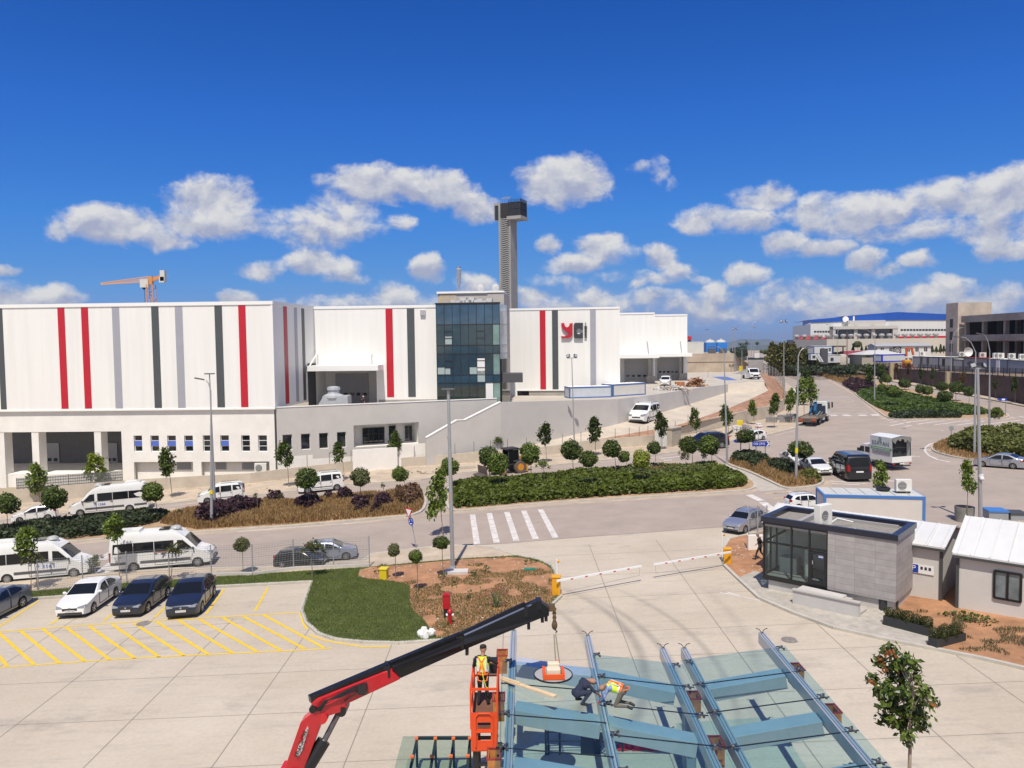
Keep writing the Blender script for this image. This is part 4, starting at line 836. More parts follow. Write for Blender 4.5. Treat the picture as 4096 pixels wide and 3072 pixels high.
for i,(xa,xb_)in enumerate(((2825,2866),(2869,2909))):
 a=at(xa,1380,214);b=at(xb_,1380,214);z0=zt2-.3;z1=zAt(2866,1370,214)
 t=thing('cooling_unit',('left' if i==0 else 'right')+' one of the two blue cooling towers with a domed top above the beige wall','cooling tower',((a.x+b.x)/2,214,z0),group='blue cooling towers')
 mb=MB();mb.box(a.x,214,z0+.5,b.x,217,z1);mb.build('casing',Tm,t,smooth=0)
 mb=MB();cx=(a.x+b.x)/2;mb.lathe([(1.45,0),(1.4,.25),(.8,.7),(.3,.75),(.3,1.1)],(cx,215.5,z1+.01),n=14);mb.build('dome',M('dome_grey',(.5,.5,.45),.6),t)
 mb=MB();mb.box(a.x+.5,213.5,z0,b.x-.3,213.9,z0+1.5);mb.build('louvre',M('tank_louvre',(.10,.10,.11),.7),t,smooth=0)
a=at(2748,1390,212);b=at(2815,1390,212)
cabin('white_container','white container at the left of the blue cooling towers on the terrace',(a.x,212),(b.x,212),zt2-.3,zAt(2780,1368,212),3,PANW,PANW)
mb=MB();RB=M('red_grapple',(.45,.02,.03),.4);t=thing('loader_crane','red folded loader crane arm rising behind the white container','crane',at(2757,1368,216));p=at(2757,1366,216)
mb.bar((p.x,216,p.z-3.5),(p.x,216,p.z+.6),.5,.5);mb.build('mast',BLKM,t,smooth=0);mb=MB();mb.bar((p.x-2.5,216,p.z+1.3),(p.x+.6,216,p.z+.9),.6,1.0);mb.build('boom',RB,t,smooth=0);mb=MB();mb.path([(p.x+.1,216,p.z+.4),(p.x+.6,216,p.z-.6),(p.x+1.6,216,p.z-1)],.2);mb.path([(p.x+.1,216,p.z+.4),(p.x-.8,216,p.z-.5),(p.x-1,216,p.z-1)],.2);mb.build('claw',BLKM,t)
BY=330;Q0=at(3242,1320,BY);Q1=at(3590,1320,BY-4);Q2=at(3860,1320,BY-2);Qs=at(3213,1320,BY+22)
bf=thing('blue_roof_factory','large white factory with a wide low blue gable roof band on the skyline','building',(Q0.x,BY,0));BR=M('blue_roof',(.012,.085,.42),.4,var=.05,scale=.1)
zz=lambda px,py,Y:at(px,py,Y).z
zE,zP,zR=zz(3242,1279,BY),zz(3590,1248,BY-4),zz(3860,1260,BY-2);zb0=9.;hB=zz(3242,1290,BY)
mb=MB();ql=[Q0.xy,Q1.xy,Q2.xy,(Q2.x,BY+60),(Q0.x+(Qs.x-Q0.x)*60/22,BY+60)];mb.prism(ql,zb0,hB-.6)
fa=Fac(Q0.xy,Q1.xy);fb=Fac(Q1.xy,Q2.xy);hb=zz(3590,1280,BY-4)
mb.add([fa.p(0,hB-.6,0),fa.p(fa.L,hB-.6,0),fa.p(fa.L,hb,0),fa.p(0,hB,0)],[(0,1,2,3)]);mb.add([fb.p(0,hB-.6,0),fb.p(fb.L,hB-.6,0),fb.p(fb.L,hb-.3,0),fb.p(0,hb,0)],[(0,1,2,3)])
mb.build('wall',cladding('pale_cladding',(.66,.67,.66),2.),bf,smooth=0)
mb=MB();zs=zz(3213,1288,BY+22);top=[fa.p(0,zE,.3),fa.p(fa.L,zP,.3),fb.p(fb.L,zR,.3)];bot=[fa.p(0,hB,.3),fa.p(fa.L,hb,.3),fb.p(fb.L,hb-.3,.3)]
mb.add(bot+top,[(0,1,4,3),(1,2,5,4)]);k0=Vector((Qs.x,Qs.y,0));mb.add([fa.p(0,hB,.3),fa.p(0,zE,.3),k0+Vector((-.3,0,zs+.6)),k0+Vector((-.3,0,zs-1.6))],[(0,1,2,3)])
mb.add([top[0],top[1],(Q1.x+8,BY+60,zP),(Q0.x+(Qs.x-Q0.x)*60/22,BY+60,zE)],[(0,1,2,3)]);mb.add([top[1],top[2],(Q2.x,BY+60,zR),(Q1.x,BY+60,zP)],[(0,1,2,3)]);mb.build('roof',BR,bf,smooth=0)
def wrow(f,x0,x1,y0,y1,n,root,d=.1):
 for i in range(n):
  a=x0+(x1-x0)*i/n;b=x0+(x1-x0)*(i+.78)/n;u0,z0,u1,z1=f.r(a,y0,b,y1);m_=MB();f.box(m_,u0,z0,u1,z1,.0,d);m_.build('window',WGL,root,smooth=0)
wrow(fa,3256,3322,1323,1329.5,6,bf);wrow(fb,3602,3850,1316,1323,20,bf)
u0,z0,u1,z1=fa.r(3332,1304,3592,1356,5);mb=MB();fa.box(mb,u0,zz(3450,1316,BY-7),u1,z1,0.05,5.2);fa.box(mb,u0,z0,u0+1,z1,.05,5);fa.box(mb,u1-2,z0,u1,z1,.05,5)
for xx in(3422,3492):a=fa.uv(xx,1330,4)[0];fa.box(mb,a-.7,z0,a+.7,z1,.05,4.4)
fa.box(mb,fa.uv(3382,1290)[0],z1,fa.uv(3530,1290)[0],zz(3450,1283,BY),.05,3.5);mb.build('portico',M('beige_portico',(.52,.50,.47),.8),bf,smooth=0)
mb=MB();fa.box(mb,u0+1,z0,u1-2,zz(3450,1316,BY-7),.04,3.4);mb.build('entrance_glazing',WGL,bf,smooth=0)
mb=MB();a,zq0,b,zq1=fb.r(3592,1344,3860,1352,2);fb.box(mb,a,zq0-2,b,zq1,.05,.4);a,zq0,b,zq1=fa.r(3205,1350,3330,1356,2);fa.box(mb,a,zq0-2,b,zq1,.05,.4);mb.build('red_band',CRED,bf,smooth=0)
mb=MB();fa.box(mb,fa.uv(3410,1270)[0],zz(3410,1290,BY),fa.uv(3410,1270)[0]+.6,zz(3410,1266,BY),.4,.8);c=fa.p(fa.uv(3380,1278)[0],zz(3380,1278,BY),.8);mb.lathe([(1.3,-.1),(1.3,.1)],c,'Y',14);mb.build('roof_mast',TRIM,bf,smooth=0)
AY=300;a0=at(3174,1380,AY);a1=at(3307,1380,AY-2);a2=at(3850,1380,AY-12);an=thing('annex_hall','long low cream annex with roof fans before the blue roofed factory','building',(a0.x,AY,0));zt3=zz(3240,1358,AY)
mb=MB();f1=Fac(a1.xy,a2.xy);f1.box(mb,0,4,f1.L,zt3,-14,0);mb.build('wall',M('cream_wall',(.55,.51,.44),.9,var=.05,scale=.1),an,smooth=0)
mb=MB();f0=Fac(a0.xy,a1.xy);f0.box(mb,0,4,f0.L-.02,zt3-.05,-14,0);mb.build('grey_wall',M('annex_grey',(.20,.20,.215),.9,var=.08,scale=.2),an,smooth=0)
mb=MB();mb.add([f0.p(3,zt3+.05,-3),f0.p(f0.L,zt3+.05,-3),f0.p(f0.L,zt3+.1,-16),f0.p(3,zt3+.1,-16),f0.p(f0.L*.4,zt3+1.7,-9),f0.p(f0.L,zt3+1.7,-9)],[(0,1,5,4),(3,4,5,2),(0,4,3),(1,2,5)]);mb.build('red_roof',M('red_sheet_roof',(.33,.06,.045),.6),an,smooth=0)
for i in range(19):
 xx=3190+i*31.;f,w_=(f0,0)if xx<3307 else(f1,1);u=f.uv(xx,1355)[0];c=f.p(u,zt3,-1.6);mb=MB();mb.lathe([(.55,0),(.55,.9),(1.1,1.0),(1.1,1.5),(.7,1.9)],(c.x,c.y,zt3+.01),n=9);mb.build('roof_fan',M('fan_grey',(.36,.35,.34),.6,metal=.2),an)
uc=thing('concrete_building','unfinished grey concrete frame building with deep empty storeys and a stair tower','building',(115,200,0));RC=M('raw_grey_concrete',(.30,.265,.235),.95,var=.28,scale=.22,bump=.1,detail=10);RCS=M('raw_pale_concrete',(.48,.41,.34),.95,var=.25,scale=.2,detail=10)
tx0=at(3832,1240,200).x;ty=200;ztow=zAt(3832,1210,200);tx1=at(3967,1220,200).x
mb=MB();mb.prism([(tx0,ty),(tx1,ty),(tx1,ty+6),(tx0+.3,ty+6)],2,ztow);mb.build('stair_tower',RCS,uc,smooth=0)
for yb in(1295,1345,1393):
 g=MB();p=at(3810,yb,203);g.box(tx0-.06,202.3,p.z-1.0,tx0+.2,203.5,p.z+1.2);g.build('opening',DKIN,uc,smooth=0)
F0=(at(3844,1300,199).x,199.);F1=(at(4096,1300,170.5).x,170.5);fu=Fac(F0,F1);ex=26;zr=fu.uv(3846,1261)[1];z_a=fu.uv(3846,1290)[1]
zl=[fu.uv(3900,y)[1]for y in(1261,1288,1339,1362,1440)]
mb=MB();L2=fu.L+ex
fu.box(mb,0,zl[1],L2,zl[0]+.0,-.5,0);fu.box(mb,1.5,zl[3],L2,zl[2],-.5,.35);fu.box(mb,0,zl[3]-.2,L2,zl[3]+.5,-25,-.51);fu.box(mb,0,zl[0]-.9,L2,zl[0]-.05,-25,-.51);fu.box(mb,0,4.2,L2,4.8,-25,0)
us=[fu.uv(x,1340)[0]for x in(3848,3917,4003)];us+=[us[-1]+8.5,us[-1]+17,us[-1]+25.5,us[-1]+34]
for u in us:
 for d in(-.75,-8.5,-17):
  fu.box(mb,u-.45,2.5,u+.45,zl[3]-.2,d-.9,d);fu.box(mb,u-.45,zl[3]+.5,u+.45,zl[0]-.9,d-.9,d)
mb.build('frame',RC,uc,smooth=0)
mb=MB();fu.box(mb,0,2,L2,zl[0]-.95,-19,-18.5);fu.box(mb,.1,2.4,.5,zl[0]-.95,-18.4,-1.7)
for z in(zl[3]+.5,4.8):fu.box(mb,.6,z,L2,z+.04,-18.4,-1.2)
mb.build('dark_interior',M('unlit_concrete',(.06,.055,.05),.95,var=.2,scale=.3),uc,smooth=0)  # inner walls and floors coloured near black to stand in for shade
BARK=M('bark',(.20,.165,.13),.95,var=.3,scale=9);BARKL=M('pale_bark',(.36,.31,.25),.95,var=.25,scale=8)
def crownmesh(name,kind,n,seed):
 rg=np.random.default_rng(seed)
 if kind=='round':
  u=rg.normal(size=(n,3));u/=np.linalg.norm(u,axis=1,keepdims=True)
  cl=rg.normal(size=(20,3));cl/=np.linalg.norm(cl,axis=1,keepdims=True)
  d=(u@cl.T).max(1);r=.50+.5*np.clip((d-.6)/.38,0,1)+rg.normal(size=n)*.07
  inner=rg.random(n)<.3;r[inner]*=rg.uniform(.45,.95,inner.sum())
  P=u*r[:,None];P[:,2]*=.96;P[:,2]=np.where(P[:,2]<-.5,-.5+(P[:,2]+.5)*.7,P[:,2])
  N_=u+rg.normal(size=(n,3))*.55+np.array([0,0,.25]);size=rg.uniform(.10,.18,n)
  lump=np.clip((d-.6)/.38,0,1);tint=np.clip(.5*lump+rg.random(n)*.5,0,1)  # leaves between the clumps get a darker tint
 elif kind=='maple':
  k=30;t=rg.random(k)**.8;ang=rg.random(k)*2*math.pi;prof=np.sin(np.clip(t*.93+.07,0,1)*math.pi)**.75
  C=np.stack([np.cos(ang)*prof*.68*rg.uniform(.6,1,k),np.sin(ang)*prof*.68*rg.uniform(.6,1,k),-1+2*t+.02],1)
  C=np.vstack([C,[[0,0,.9],[.08,0,.75],[-.06,.05,.6],[0,0,.2],[0,.1,-.3]]]);k=len(C)
  w=rg.integers(0,k,n);off=rg.normal(size=(n,3))*np.array([.17,.17,.13]);P=C[w]+off
  N_=rg.normal(size=(n,3))*.8+np.array([0,0,.9])+P*.5;size=rg.uniform(.12,.22,n);tint=np.clip(.25+.3*rg.random(k)[w]+rg.normal(size=n)*.22,0,1)
 else:
  k=16;C=rg.normal(size=(k,3))*.45;C[:,2]*=.8
  w=rg.integers(0,k,n);P=C[w]+rg.normal(size=(n,3))*.17;N_=rg.normal(size=(n,3))+np.array([0,0,.6]);size=rg.uniform(.13,.22,n);tint=rg.random(n)
 return leafmesh(name,P,N_,size,tint,None)
LM={'dark':leafmat('leaf_dark',(.017,.032,.004),(.088,.128,.018)),'mid':leafmat('leaf_mid',(.028,.052,.006),(.135,.19,.026)),'bright':leafmat('leaf_bright',(.07,.12,.015),(.27,.35,.06),.35),'lime':leafmat('leaf_lime',(.10,.15,.015),(.32,.36,.05),.35),'olive':leafmat('leaf_olive',(.05,.065,.02),(.16,.17,.06)),'rust':leafmat('leaf_rust',(.07,.04,.015),(.20,.12,.04)),'pine':leafmat('leaf_pine',(.02,.04,.012),(.075,.10,.03))}
CR={('round',i):crownmesh('round_crown','round',1700,20+i)for i in range(5)}
CR.update({('maple',i):crownmesh('maple_crown','maple',950,40+i)for i in range(5)})
CR.update({('sparse',i):crownmesh('sparse_crown','sparse',420,60+i)for i in range(4)})
for m in CR.values():m.materials.clear();m.materials.append(LM['mid'])
def trunkmesh(seed):
 rg=random.Random(seed);mb=MB();x=rg.uniform(-.03,.03);y=rg.uniform(-.03,.03)
 mb.path([(0,0,-.04),(x,y,.35),(x*1.6,-y,.7),(x,y,1.0)],[.032,.026,.022,.014],7)
 for k in range(5):
  a=k*1.26+rg.random();z0=.78+.05*k;mb.path([(x,y,z0),(x+math.cos(a)*.09,y+math.sin(a)*.09,z0+.14),(x+math.cos(a)*.15,y+math.sin(a)*.15,z0+.3)],[.011,.008,.004],5)
 return mb.mesh('trunk',BARK)
TRK=[trunkmesh(i)for i in range(3)]
TREE_N=[0]
def tree(kind,base,crown,rpx,tint,label,group,name,rz=None,ybase=None,bark=None,cat='tree',y_off=0):
 """base/crown in photo pixels give the place and the height; the crown and trunk are children"""
 p=base if isinstance(base,Vector)else G(*base);Y=p.y
 c=at(crown[0],crown[1],Y);r=rpx*Y/3100;rzv=(rz or rpx)*Y/3100
 i=TREE_N[0];TREE_N[0]+=1
 t=thing(name,label,cat,p,0,group)
 k=(kind,i%(5 if kind!='sparse' else 4));me=CR[k]
 o=linkmesh(me,'crown',t);o.location=c-p;o.scale=(r,r*(.88+.06*(i%4)),rzv);o.rotation_euler=(.12*math.sin(i*3.1),.12*math.cos(i*1.7),i*2.4)
 o.material_slots[0].link='OBJECT';o.material_slots[0].material=LM[tint]
 H=max(.3,(c-p).z+rzv*.1);b=linkmesh(TRK[i%3],'trunk',t);dx,dy=(c-p).x,(c-p).y
 b.matrix_local=Matrix(((1.15*max(.8,r),0,dx*1.0/1,0),(0,1.15*max(.8,r),0,0),(0,0,H,0),(0,0,0,1)))
 if bark:b.material_slots[0].link='OBJECT';b.material_slots[0].material=bark
 return t
ORD=['first','second','third','fourth','fifth','sixth','seventh','eighth','ninth','tenth','eleventh','twelfth','thirteenth','fourteenth','fifteenth','sixteenth','seventeenth','eighteenth','nineteenth','twentieth']
TW={'dark':'dark green','mid':'green','bright':'bright green','lime':'yellow green','olive':'olive green','rust':'rusty brown'}
def row(items,noun,where,group,name,bark=None):
 items=sorted(items,key=lambda q:q[2])
 for i,it in enumerate(items):
  kind,tint,bx,by,cx,cy_,r=it[:7];rz=it[7]if len(it)>7 else None
  tree(kind,(bx,by),(cx,cy_),r,tint,'%s %s, %s from the left %s'%(TW[tint],noun,ORD[i],where),group,name,rz,bark=bark)
row([('round','dark',29,2143,30,2015,45),('round','dark',230,2114,213,1992,51),('round','mid',631,2085,608,1970,42)],'round crowned tree','on the median behind the minibuses','round trees on the left median','round_tree')
row([('round','dark',1237,2048,1225,1917,45),('round','olive',1446,2025,1439,1910,40),('round','mid',1623,1971,1601,1897,33),('round','mid',1813,1976,1797,1868,38)],'round crowned tree','on the dry grass median','round trees on the dry median','round_tree')
row([('round','dark',1960,1934,1954,1826,40),('round','mid',1999,1962,1994,1860,43,48),('round','mid',2125,1914,2116,1815,45),('round','dark',2295,1903,2288,1801,43),('round','dark',2370,1964,2354,1837,36),('round','dark',2465,1903,2446,1797,38),('round','mid',2512,1894,2498,1828,25),('round','lime',2571,1950,2564,1837,39),('round','dark',2623,1892,2618,1792,27),('sparse','olive',2747,1944,2735,1822,22),('round','dark',2772,1871,2754,1781,37),('round','mid',2849,1882,2837,1785,42)],'tree','on the median of dense shrubs','trees on the shrub median','round_tree')
row([('sparse','bright',2177,1948,2168,1858,22),('sparse','olive',1031,2062,1022,1980,9),('sparse','olive',1135,2062,1123,1981,10),('sparse','olive',1539,2014,1530,1942,10),('sparse','olive',2816,1871,2816,1823,14),('sparse','olive',730,2077,716,2043,8)],'sapling with a thin stake','on the medians','saplings on the medians','sapling')
row([('round','dark',3005,1843,2982,1746,38,30),('round','dark',3200,1904,3203,1800,46,38)],'broad crowned tree','on the small brown median','trees on the small median','round_tree')
row([('sparse','olive',122,2370,133,2234,33),('sparse','olive',382,2297,382,2243,28),('sparse','olive',683,2324,698,2198,33),('round','olive',972,2303,966,2180,31),('sparse','olive',1250,2317,1248,2190,36),('round','olive',1582,2322,1576,2201,28),('round','mid',1671,2374,1662,2229,29),('round','dark',1775,2319,1766,2172,36,27)],'thin lawn tree','along the lawn fence','young trees along the lawn','lawn_tree')
row([('maple','bright',150,2365,108,2166,50,56),('maple','bright',479,2315,457,2116,50,50),('maple','bright',1773,2143,1750,1980,52,92)],'leafy maple','along the near carriageway','maples along the near road','maple_tree')
row([('maple','bright',158,2012,142,1913,44,52),('maple','lime',411,1944,382,1875,47,54),('maple','mid',689,1994,669,1850,44,54),('maple','mid',1155,1951,1140,1822,40,48),('maple','mid',1379,1926,1354,1811,31,38),('maple','mid',1589,1871,1576,1777,32,44),('maple','mid',1777,1854,1777,1765,24,42),('sparse','mid',2010,1830,1992,1760,22),('maple','dark',2187,1853,2180,1740,34,42),('maple','dark',2381,1826,2378,1722,36,48),('maple','dark',2648,1801,2643,1697,34,42),('maple','mid',2788,1766,2779,1678,28,40),('maple','mid',2914,1753,2907,1663,31,40),('maple','bright',3016,1699,3011,1636,22,31),('maple','mid',3097,1715,3097,1618,27,39),('maple','bright',3161,1694,3161,1600,28,37),('maple','bright',3218,1693,3205,1570,33,50),('maple','bright',3245,1690,3247,1562,32,46),('maple','dark',3232,1625,3228,1513,28,30)],'young maple','on the far pavement','maples on the far pavement','maple_tree')
row([('round','dark',3618,1561,3618,1534,24,20),('round','dark',3686,1579,3680,1557,19),('round','mid',3715,1590,3708,1561,22,20),('round','dark',3772,1600,3769,1545,24,19),('round','dark',3824,1606,3825,1550,27,23),('round','dark',3875,1620,3877,1568,21),('round','dark',3780,1648,3777,1586,30,24),('round','mid',3573,1632,3572,1566,32,26),('round','mid',3527,1590,3527,1552,17),('round','mid',3550,1545,3548,1515,18),('maple','mid',3480,1553,3477,1498,24,30),('maple','mid',3527,1547,3527,1498,24,34)],'tree','on the far green median','trees on the far median','round_tree')
row([('round','dark',3412,1512,3412,1487,13),('round','mid',3392,1507,3389,1478,13),('round','mid',3358,1507,3358,1470,12),('round','dark',3331,1498,3331,1462,14),('round','dark',3297,1485,3294,1455,16,13),('round','dark',3249,1471,3249,1444,17,12),('round','mid',3197,1466,3197,1438,9),('round','mid',3171,1462,3171,1434,9),('maple','dark',3152,1466,3152,1434,11,18),('round','dark',3110,1500,3111,1454,12,15),('round','dark',3065,1432,3065,1410,14,10),('round','dark',3082,1432,3083,1413,10),('round','dark',3095,1436,3097,1416,9),('round','mid',3040,1425,3045,1407,7),('sparse','dark',2995,1402,2986,1375,11),('sparse','dark',2967,1404,2962,1378,9),('round','dark',3028,1397,3029,1374,7)],'small distant tree','along the far road','distant trees on the far road','round_tree')
row([('maple','rust',3586,1521,3586,1477,13,20),('maple','rust',3634,1526,3634,1478,13,20),('maple','dark',3684,1540,3682,1495,13,18),('maple','dark',3732,1552,3730,1497,12,20),('maple','rust',3852,1578,3850,1513,14,22),('maple','dark',3984,1610,3981,1540,12,18),('maple','dark',4060,1616,4057,1540,17,28)],'young street tree','in front of the brown retaining wall','young trees by the brown wall','street_tree')
row([('maple','bright',3523,1990,3518,1905,40,53),('maple','bright',3870,2093,3872,1912,37,62)],'young leafy tree','behind the guard house cabins','trees behind the cabins','maple_tree')
def conifer(px,py0,py1,Y,w,lab):
 b=at(px,py0,Y);t_=at(px,py1,Y);h=t_.z-b.z;n=260;k=RNG.random(n)**.7;a=RNG.random(n)*6.28;r=(1-k)*w*Y/3100*(.55+.45*RNG.random(n))
 P=np.stack([np.cos(a)*r,np.sin(a)*r,k*h],1);N_=np.stack([np.cos(a),np.sin(a),.6+0*a],1)+RNG.normal(size=(n,3))*.4
 t=thing('conifer',lab,'tree',b,0,'conifers before the cream annex');me=leafmesh('crown',P,N_,.5*w*Y/3100,RNG.random(n),LM['pine']);linkmesh(me,'crown',t)
 mb=MB();mb.tube((0,0,-.5),(0,0,h*.5),.15,.08,6);mb.build('trunk',BARK,t,local=True)
for i,(px,y0,y1)in enumerate(((3412,1402,1381),(3447,1402,1383),(3464,1402,1384),(3478,1402,1386),(3495,1402,1379),(3728,1408,1382),(3745,1408,1388),(3762,1408,1378),(3775,1408,1384),(3790,1408,1386))):
 conifer(px,y0,y1,286-i,7 if i<5 else 9,'slim conifer, %s from the left along the cream annex wall'%ORD[i])
tree('round',at(3432,1403,284),(3428,1378),17,'olive','single round crowned tree standing against the cream annex wall',None,'round_tree',14)
for i in range(20):
 px=3082+i*9.2+RNG.uniform(-3,3);y1=(1372 if px<3180 else 1392)+RNG.uniform(-8,9);Y=262+RNG.uniform(-6,6);b=at(px,1428 if px<3150 else 1434,Y);p_=Vector((b.x,b.y,hz(b.x)))
 top=at(px,y1,Y).z;n=420;h=top-p_.z;a=RNG.random(n)*6.28;k=RNG.random(n)**.8;r=(1.6*np.sin(np.clip(k*.9+.12,0,1)*math.pi)**.6)*np.sqrt(RNG.random(n))
 P=np.stack([np.cos(a)*r,np.sin(a)*r,k*h],1);t=thing('cypress_tree','yellow green bushy tree, %s from the left in the tall row beside the annex'%ORD[i],'tree',p_,0,'tall row of trees beside the annex')
 linkmesh(leafmesh('crown',P,RNG.normal(size=(n,3))+np.array([0,-.3,.6]),.55,RNG.random(n),leafmat('leaf_row',(.035,.045,.008),(.19,.17,.03))),'crown',t)
 mb=MB();mb.tube((0,0,-.2),(0,0,h*.6),.14,.06,6);mb.build('trunk',BARK,t,local=True)
def cover(name,poly,n_per,h,size,mat,kind='stuff',seed=0,base=.13,bump=2.2,edge=.0,tintf=None,blade=False,maxn=40000,mask=None):
 poly=[Vector(p[:2])for p in poly];xs=[p.x for p in poly];ys=[p.y for p in poly]
 A=abs(sum(poly[i-1].x*poly[i].y-poly[i].x*poly[i-1].y for i in range(len(poly))))/2
 n=int(min(maxn,A*n_per));bb=(max(xs)-min(xs))*(max(ys)-min(ys));m=int(n*bb/A*1.15)+50;rg=np.random.default_rng(seed+5)
 Q=np.stack([rg.uniform(min(xs),max(xs),m),rg.uniform(min(ys),max(ys),m)],1);Q=Q[pip(Q,poly)][:n]
 if mask is not None:Q=Q[mask(Q)]
 n=len(Q)
 if n==0:return None
 dmin=np.full(n,9.)
 for a,b in zip(poly,poly[1:]+poly[:1]):
  ab=np.array([b.x-a.x,b.y-a.y]);L2_=max(1e-6,(ab**2).sum());t=np.clip(((Q-[a.x,a.y])@ab)/L2_,0,1);dmin=np.minimum(dmin,np.linalg.norm(Q-([a.x,a.y]+t[:,None]*ab),axis=1))
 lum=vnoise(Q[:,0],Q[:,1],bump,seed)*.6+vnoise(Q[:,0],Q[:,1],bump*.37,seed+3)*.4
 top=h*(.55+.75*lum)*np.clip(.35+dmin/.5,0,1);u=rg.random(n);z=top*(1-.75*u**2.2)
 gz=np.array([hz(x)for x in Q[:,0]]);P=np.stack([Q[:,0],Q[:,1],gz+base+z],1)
 tint=np.clip((.25+.5*lum)*(1-.4*u)+rg.normal(size=n)*.16+.1,0,1)  # tint darker in hollows and towards the bottom of the bed
 if blade:N_=rg.normal(size=(n,3))*np.array([1,1,.25]);me=leafmesh(name,P,N_,size*rg.uniform(.6,1.3,n),tint,mat,aspect=5.,up=(0,0,1))
 else:me=leafmesh(name,P,rg.normal(size=(n,3))*.7+np.array([0,-.15,.8]),size*rg.uniform(.6,1.4,n),tint,mat)
 o=linkmesh(me,name);o['kind']=kind;return o
SHR=leafmat('shrub_green',(.02,.034,.004),(.145,.185,.022));SHD=leafmat('shrub_dark',(.012,.02,.010),(.06,.08,.03));PUR=leafmat('shrub_purple',(.012,.006,.009),(.085,.042,.05));DRY=leafmat('dry_grass',(.16,.09,.03),(.50,.33,.15),.3,.8);WEED=leafmat('weed_green',(.03,.05,.012),(.16,.19,.05));SHY=leafmat('shrub_yellow_green',(.03,.045,.008),(.20,.21,.05))
shrubB=smoothpoly(gp([(1800,1968),(1809,1946),(2116,1921),(2297,1905),(2420,1895),(2470,1910),(2560,1930),(2700,1925),(2800,1908),(2880,1890),(2920,1898),(2978,1920),(2992,1940),(2960,1958),(2600,1980),(2161,2010),(1880,2036),(1806,2040)]),1)
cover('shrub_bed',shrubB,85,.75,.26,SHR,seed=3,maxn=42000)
cover('weeds',gp([(2430,1890),(2591,1880),(2800,1872),(2870,1870),(2880,1890),(2800,1906),(2700,1922),(2560,1926),(2480,1912)]),55,.65,.22,WEED,seed=9)
cover('dry_grass',gp([(2560,1886),(2700,1880),(2850,1872),(2878,1888),(2800,1906),(2700,1920),(2620,1922)]),60,.45,.09,DRY,seed=10,blade=True)
leftA=gp([(-600,2195),(0,2124),(226,2100),(420,2076),(600,2060),(690,2070),(640,2092),(420,2146),(280,2163),(0,2170),(-600,2222)])
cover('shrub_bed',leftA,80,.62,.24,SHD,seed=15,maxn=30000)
dryA=gp([(690,2070),(900,2034),(1171,2016),(1488,1989),(1640,1978),(1690,1984),(1698,2010),(1684,2044),(1640,2062),(1578,2066),(1171,2101),(1000,2110),(791,2124),(640,2100)])
cover('dry_grass',dryA,170,.55,.085,DRY,seed=21,blade=True,maxn=42000)
for i,pl in enumerate(([(770,2092),(800,2058),(860,2042),(1000,2030),(1060,2036),(1040,2056),(950,2082),(850,2112),(790,2108)],[(1170,2042),(1200,2020),(1260,2010),(1285,2026),(1280,2050),(1225,2064),(1180,2056)],[(1060,2014),(1130,2004),(1140,2020),(1080,2034)],[(1350,2000),(1400,1994),(1420,2012),(1370,2028),(1345,2018)],[(1400,2040),(1470,2030),(1490,2050),(1420,2072)],[(1500,2026),(1560,2018),(1575,2040),(1520,2058),(1480,2070)],[(1580,1990),(1650,1980),(1690,1990),(1690,2020),(1640,2050),(1590,2040),(1572,2010)],[(1290,2006),(1330,1998),(1340,2012),(1305,2024)])):
 cover('purple_shrubs',gp(pl),110,1.15 if i!=6 else 1.3,.2,PUR if i!=6 else leafmat('shrub_bronze',(.05,.03,.015),(.22,.13,.07)),seed=30+i,bump=1.2)
islC=gp([(2912,1856),(2928,1848),(3000,1844),(3079,1848),(3160,1874),(3265,1906),(3290,1925),(3266,1943),(3200,1950),(3142,1953),(3080,1922),(3000,1886)])
cover('dry_grass',islC,150,.5,.085,DRY,seed=51,blade=True)
for i,pl in enumerate(([(2918,1852),(2935,1838),(3000,1832),(3078,1846),(3080,1856),(3010,1872),(2940,1862)],[(2975,1864),(3030,1858),(3045,1876),(3010,1888)],[(3060,1872),(3140,1866),(3200,1890),(3190,1920),(3110,1908),(3070,1892)],[(3190,1928),(3230,1905),(3275,1918),(3285,1936),(3220,1946)])):
 cover('weeds',gp(pl),90,.95,.22,SHD if i<3 else SHY,seed=60+i,bump=1.3)
D1p=smoothpoly(gp([(3425,1572),(3480,1560),(3550,1562),(3640,1580),(3760,1608),(3880,1632),(3950,1648),(3960,1660),(3880,1664),(3700,1660),(3560,1655),(3500,1628),(3440,1590)]),1)
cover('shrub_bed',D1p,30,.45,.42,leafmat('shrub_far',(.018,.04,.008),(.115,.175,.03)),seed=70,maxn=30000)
cover('shrub_bed',gp([(3553,1665),(3640,1657),(3780,1654),(3850,1664),(3840,1675),(3700,1676),(3600,1678),(3560,1674)]),45,.6,.3,SHD,seed=71)
cover('shrub_bed',gp([(3955,1668),(3990,1660),(4015,1666),(4000,1677),(3962,1676)]),55,1.2,.3,SHR,seed=72)
cover('purple_shrubs',gp([(3370,1540),(3400,1526),(3450,1530),(3500,1545),(3480,1562),(3420,1572)]),36,1.0,.35,PUR,seed=73)
cover('dry_grass',gp([(3150,1466),(3190,1478),(3281,1503),(3371,1538),(3400,1528),(3484,1520),(3371,1492),(3281,1468),(3190,1449),(3120,1440)]),30,.6,.16,DRY,seed=74,blade=True,maxn=20000)
cover('weeds',gp([(3100,1452),(3190,1474),(3281,1496),(3350,1520),(3400,1520),(3440,1510),(3371,1490),(3281,1466),(3190,1447),(3090,1430)]),14,1.1,.5,SHD,seed=75,mask=lambda Q:vnoise(Q[:,0],Q[:,1],9.,4)>.4)
cover('weeds',gp([(3056,1434),(3110,1450),(3130,1462),(3095,1455),(3056,1442)]),12,1.3,.5,SHR,seed=76)
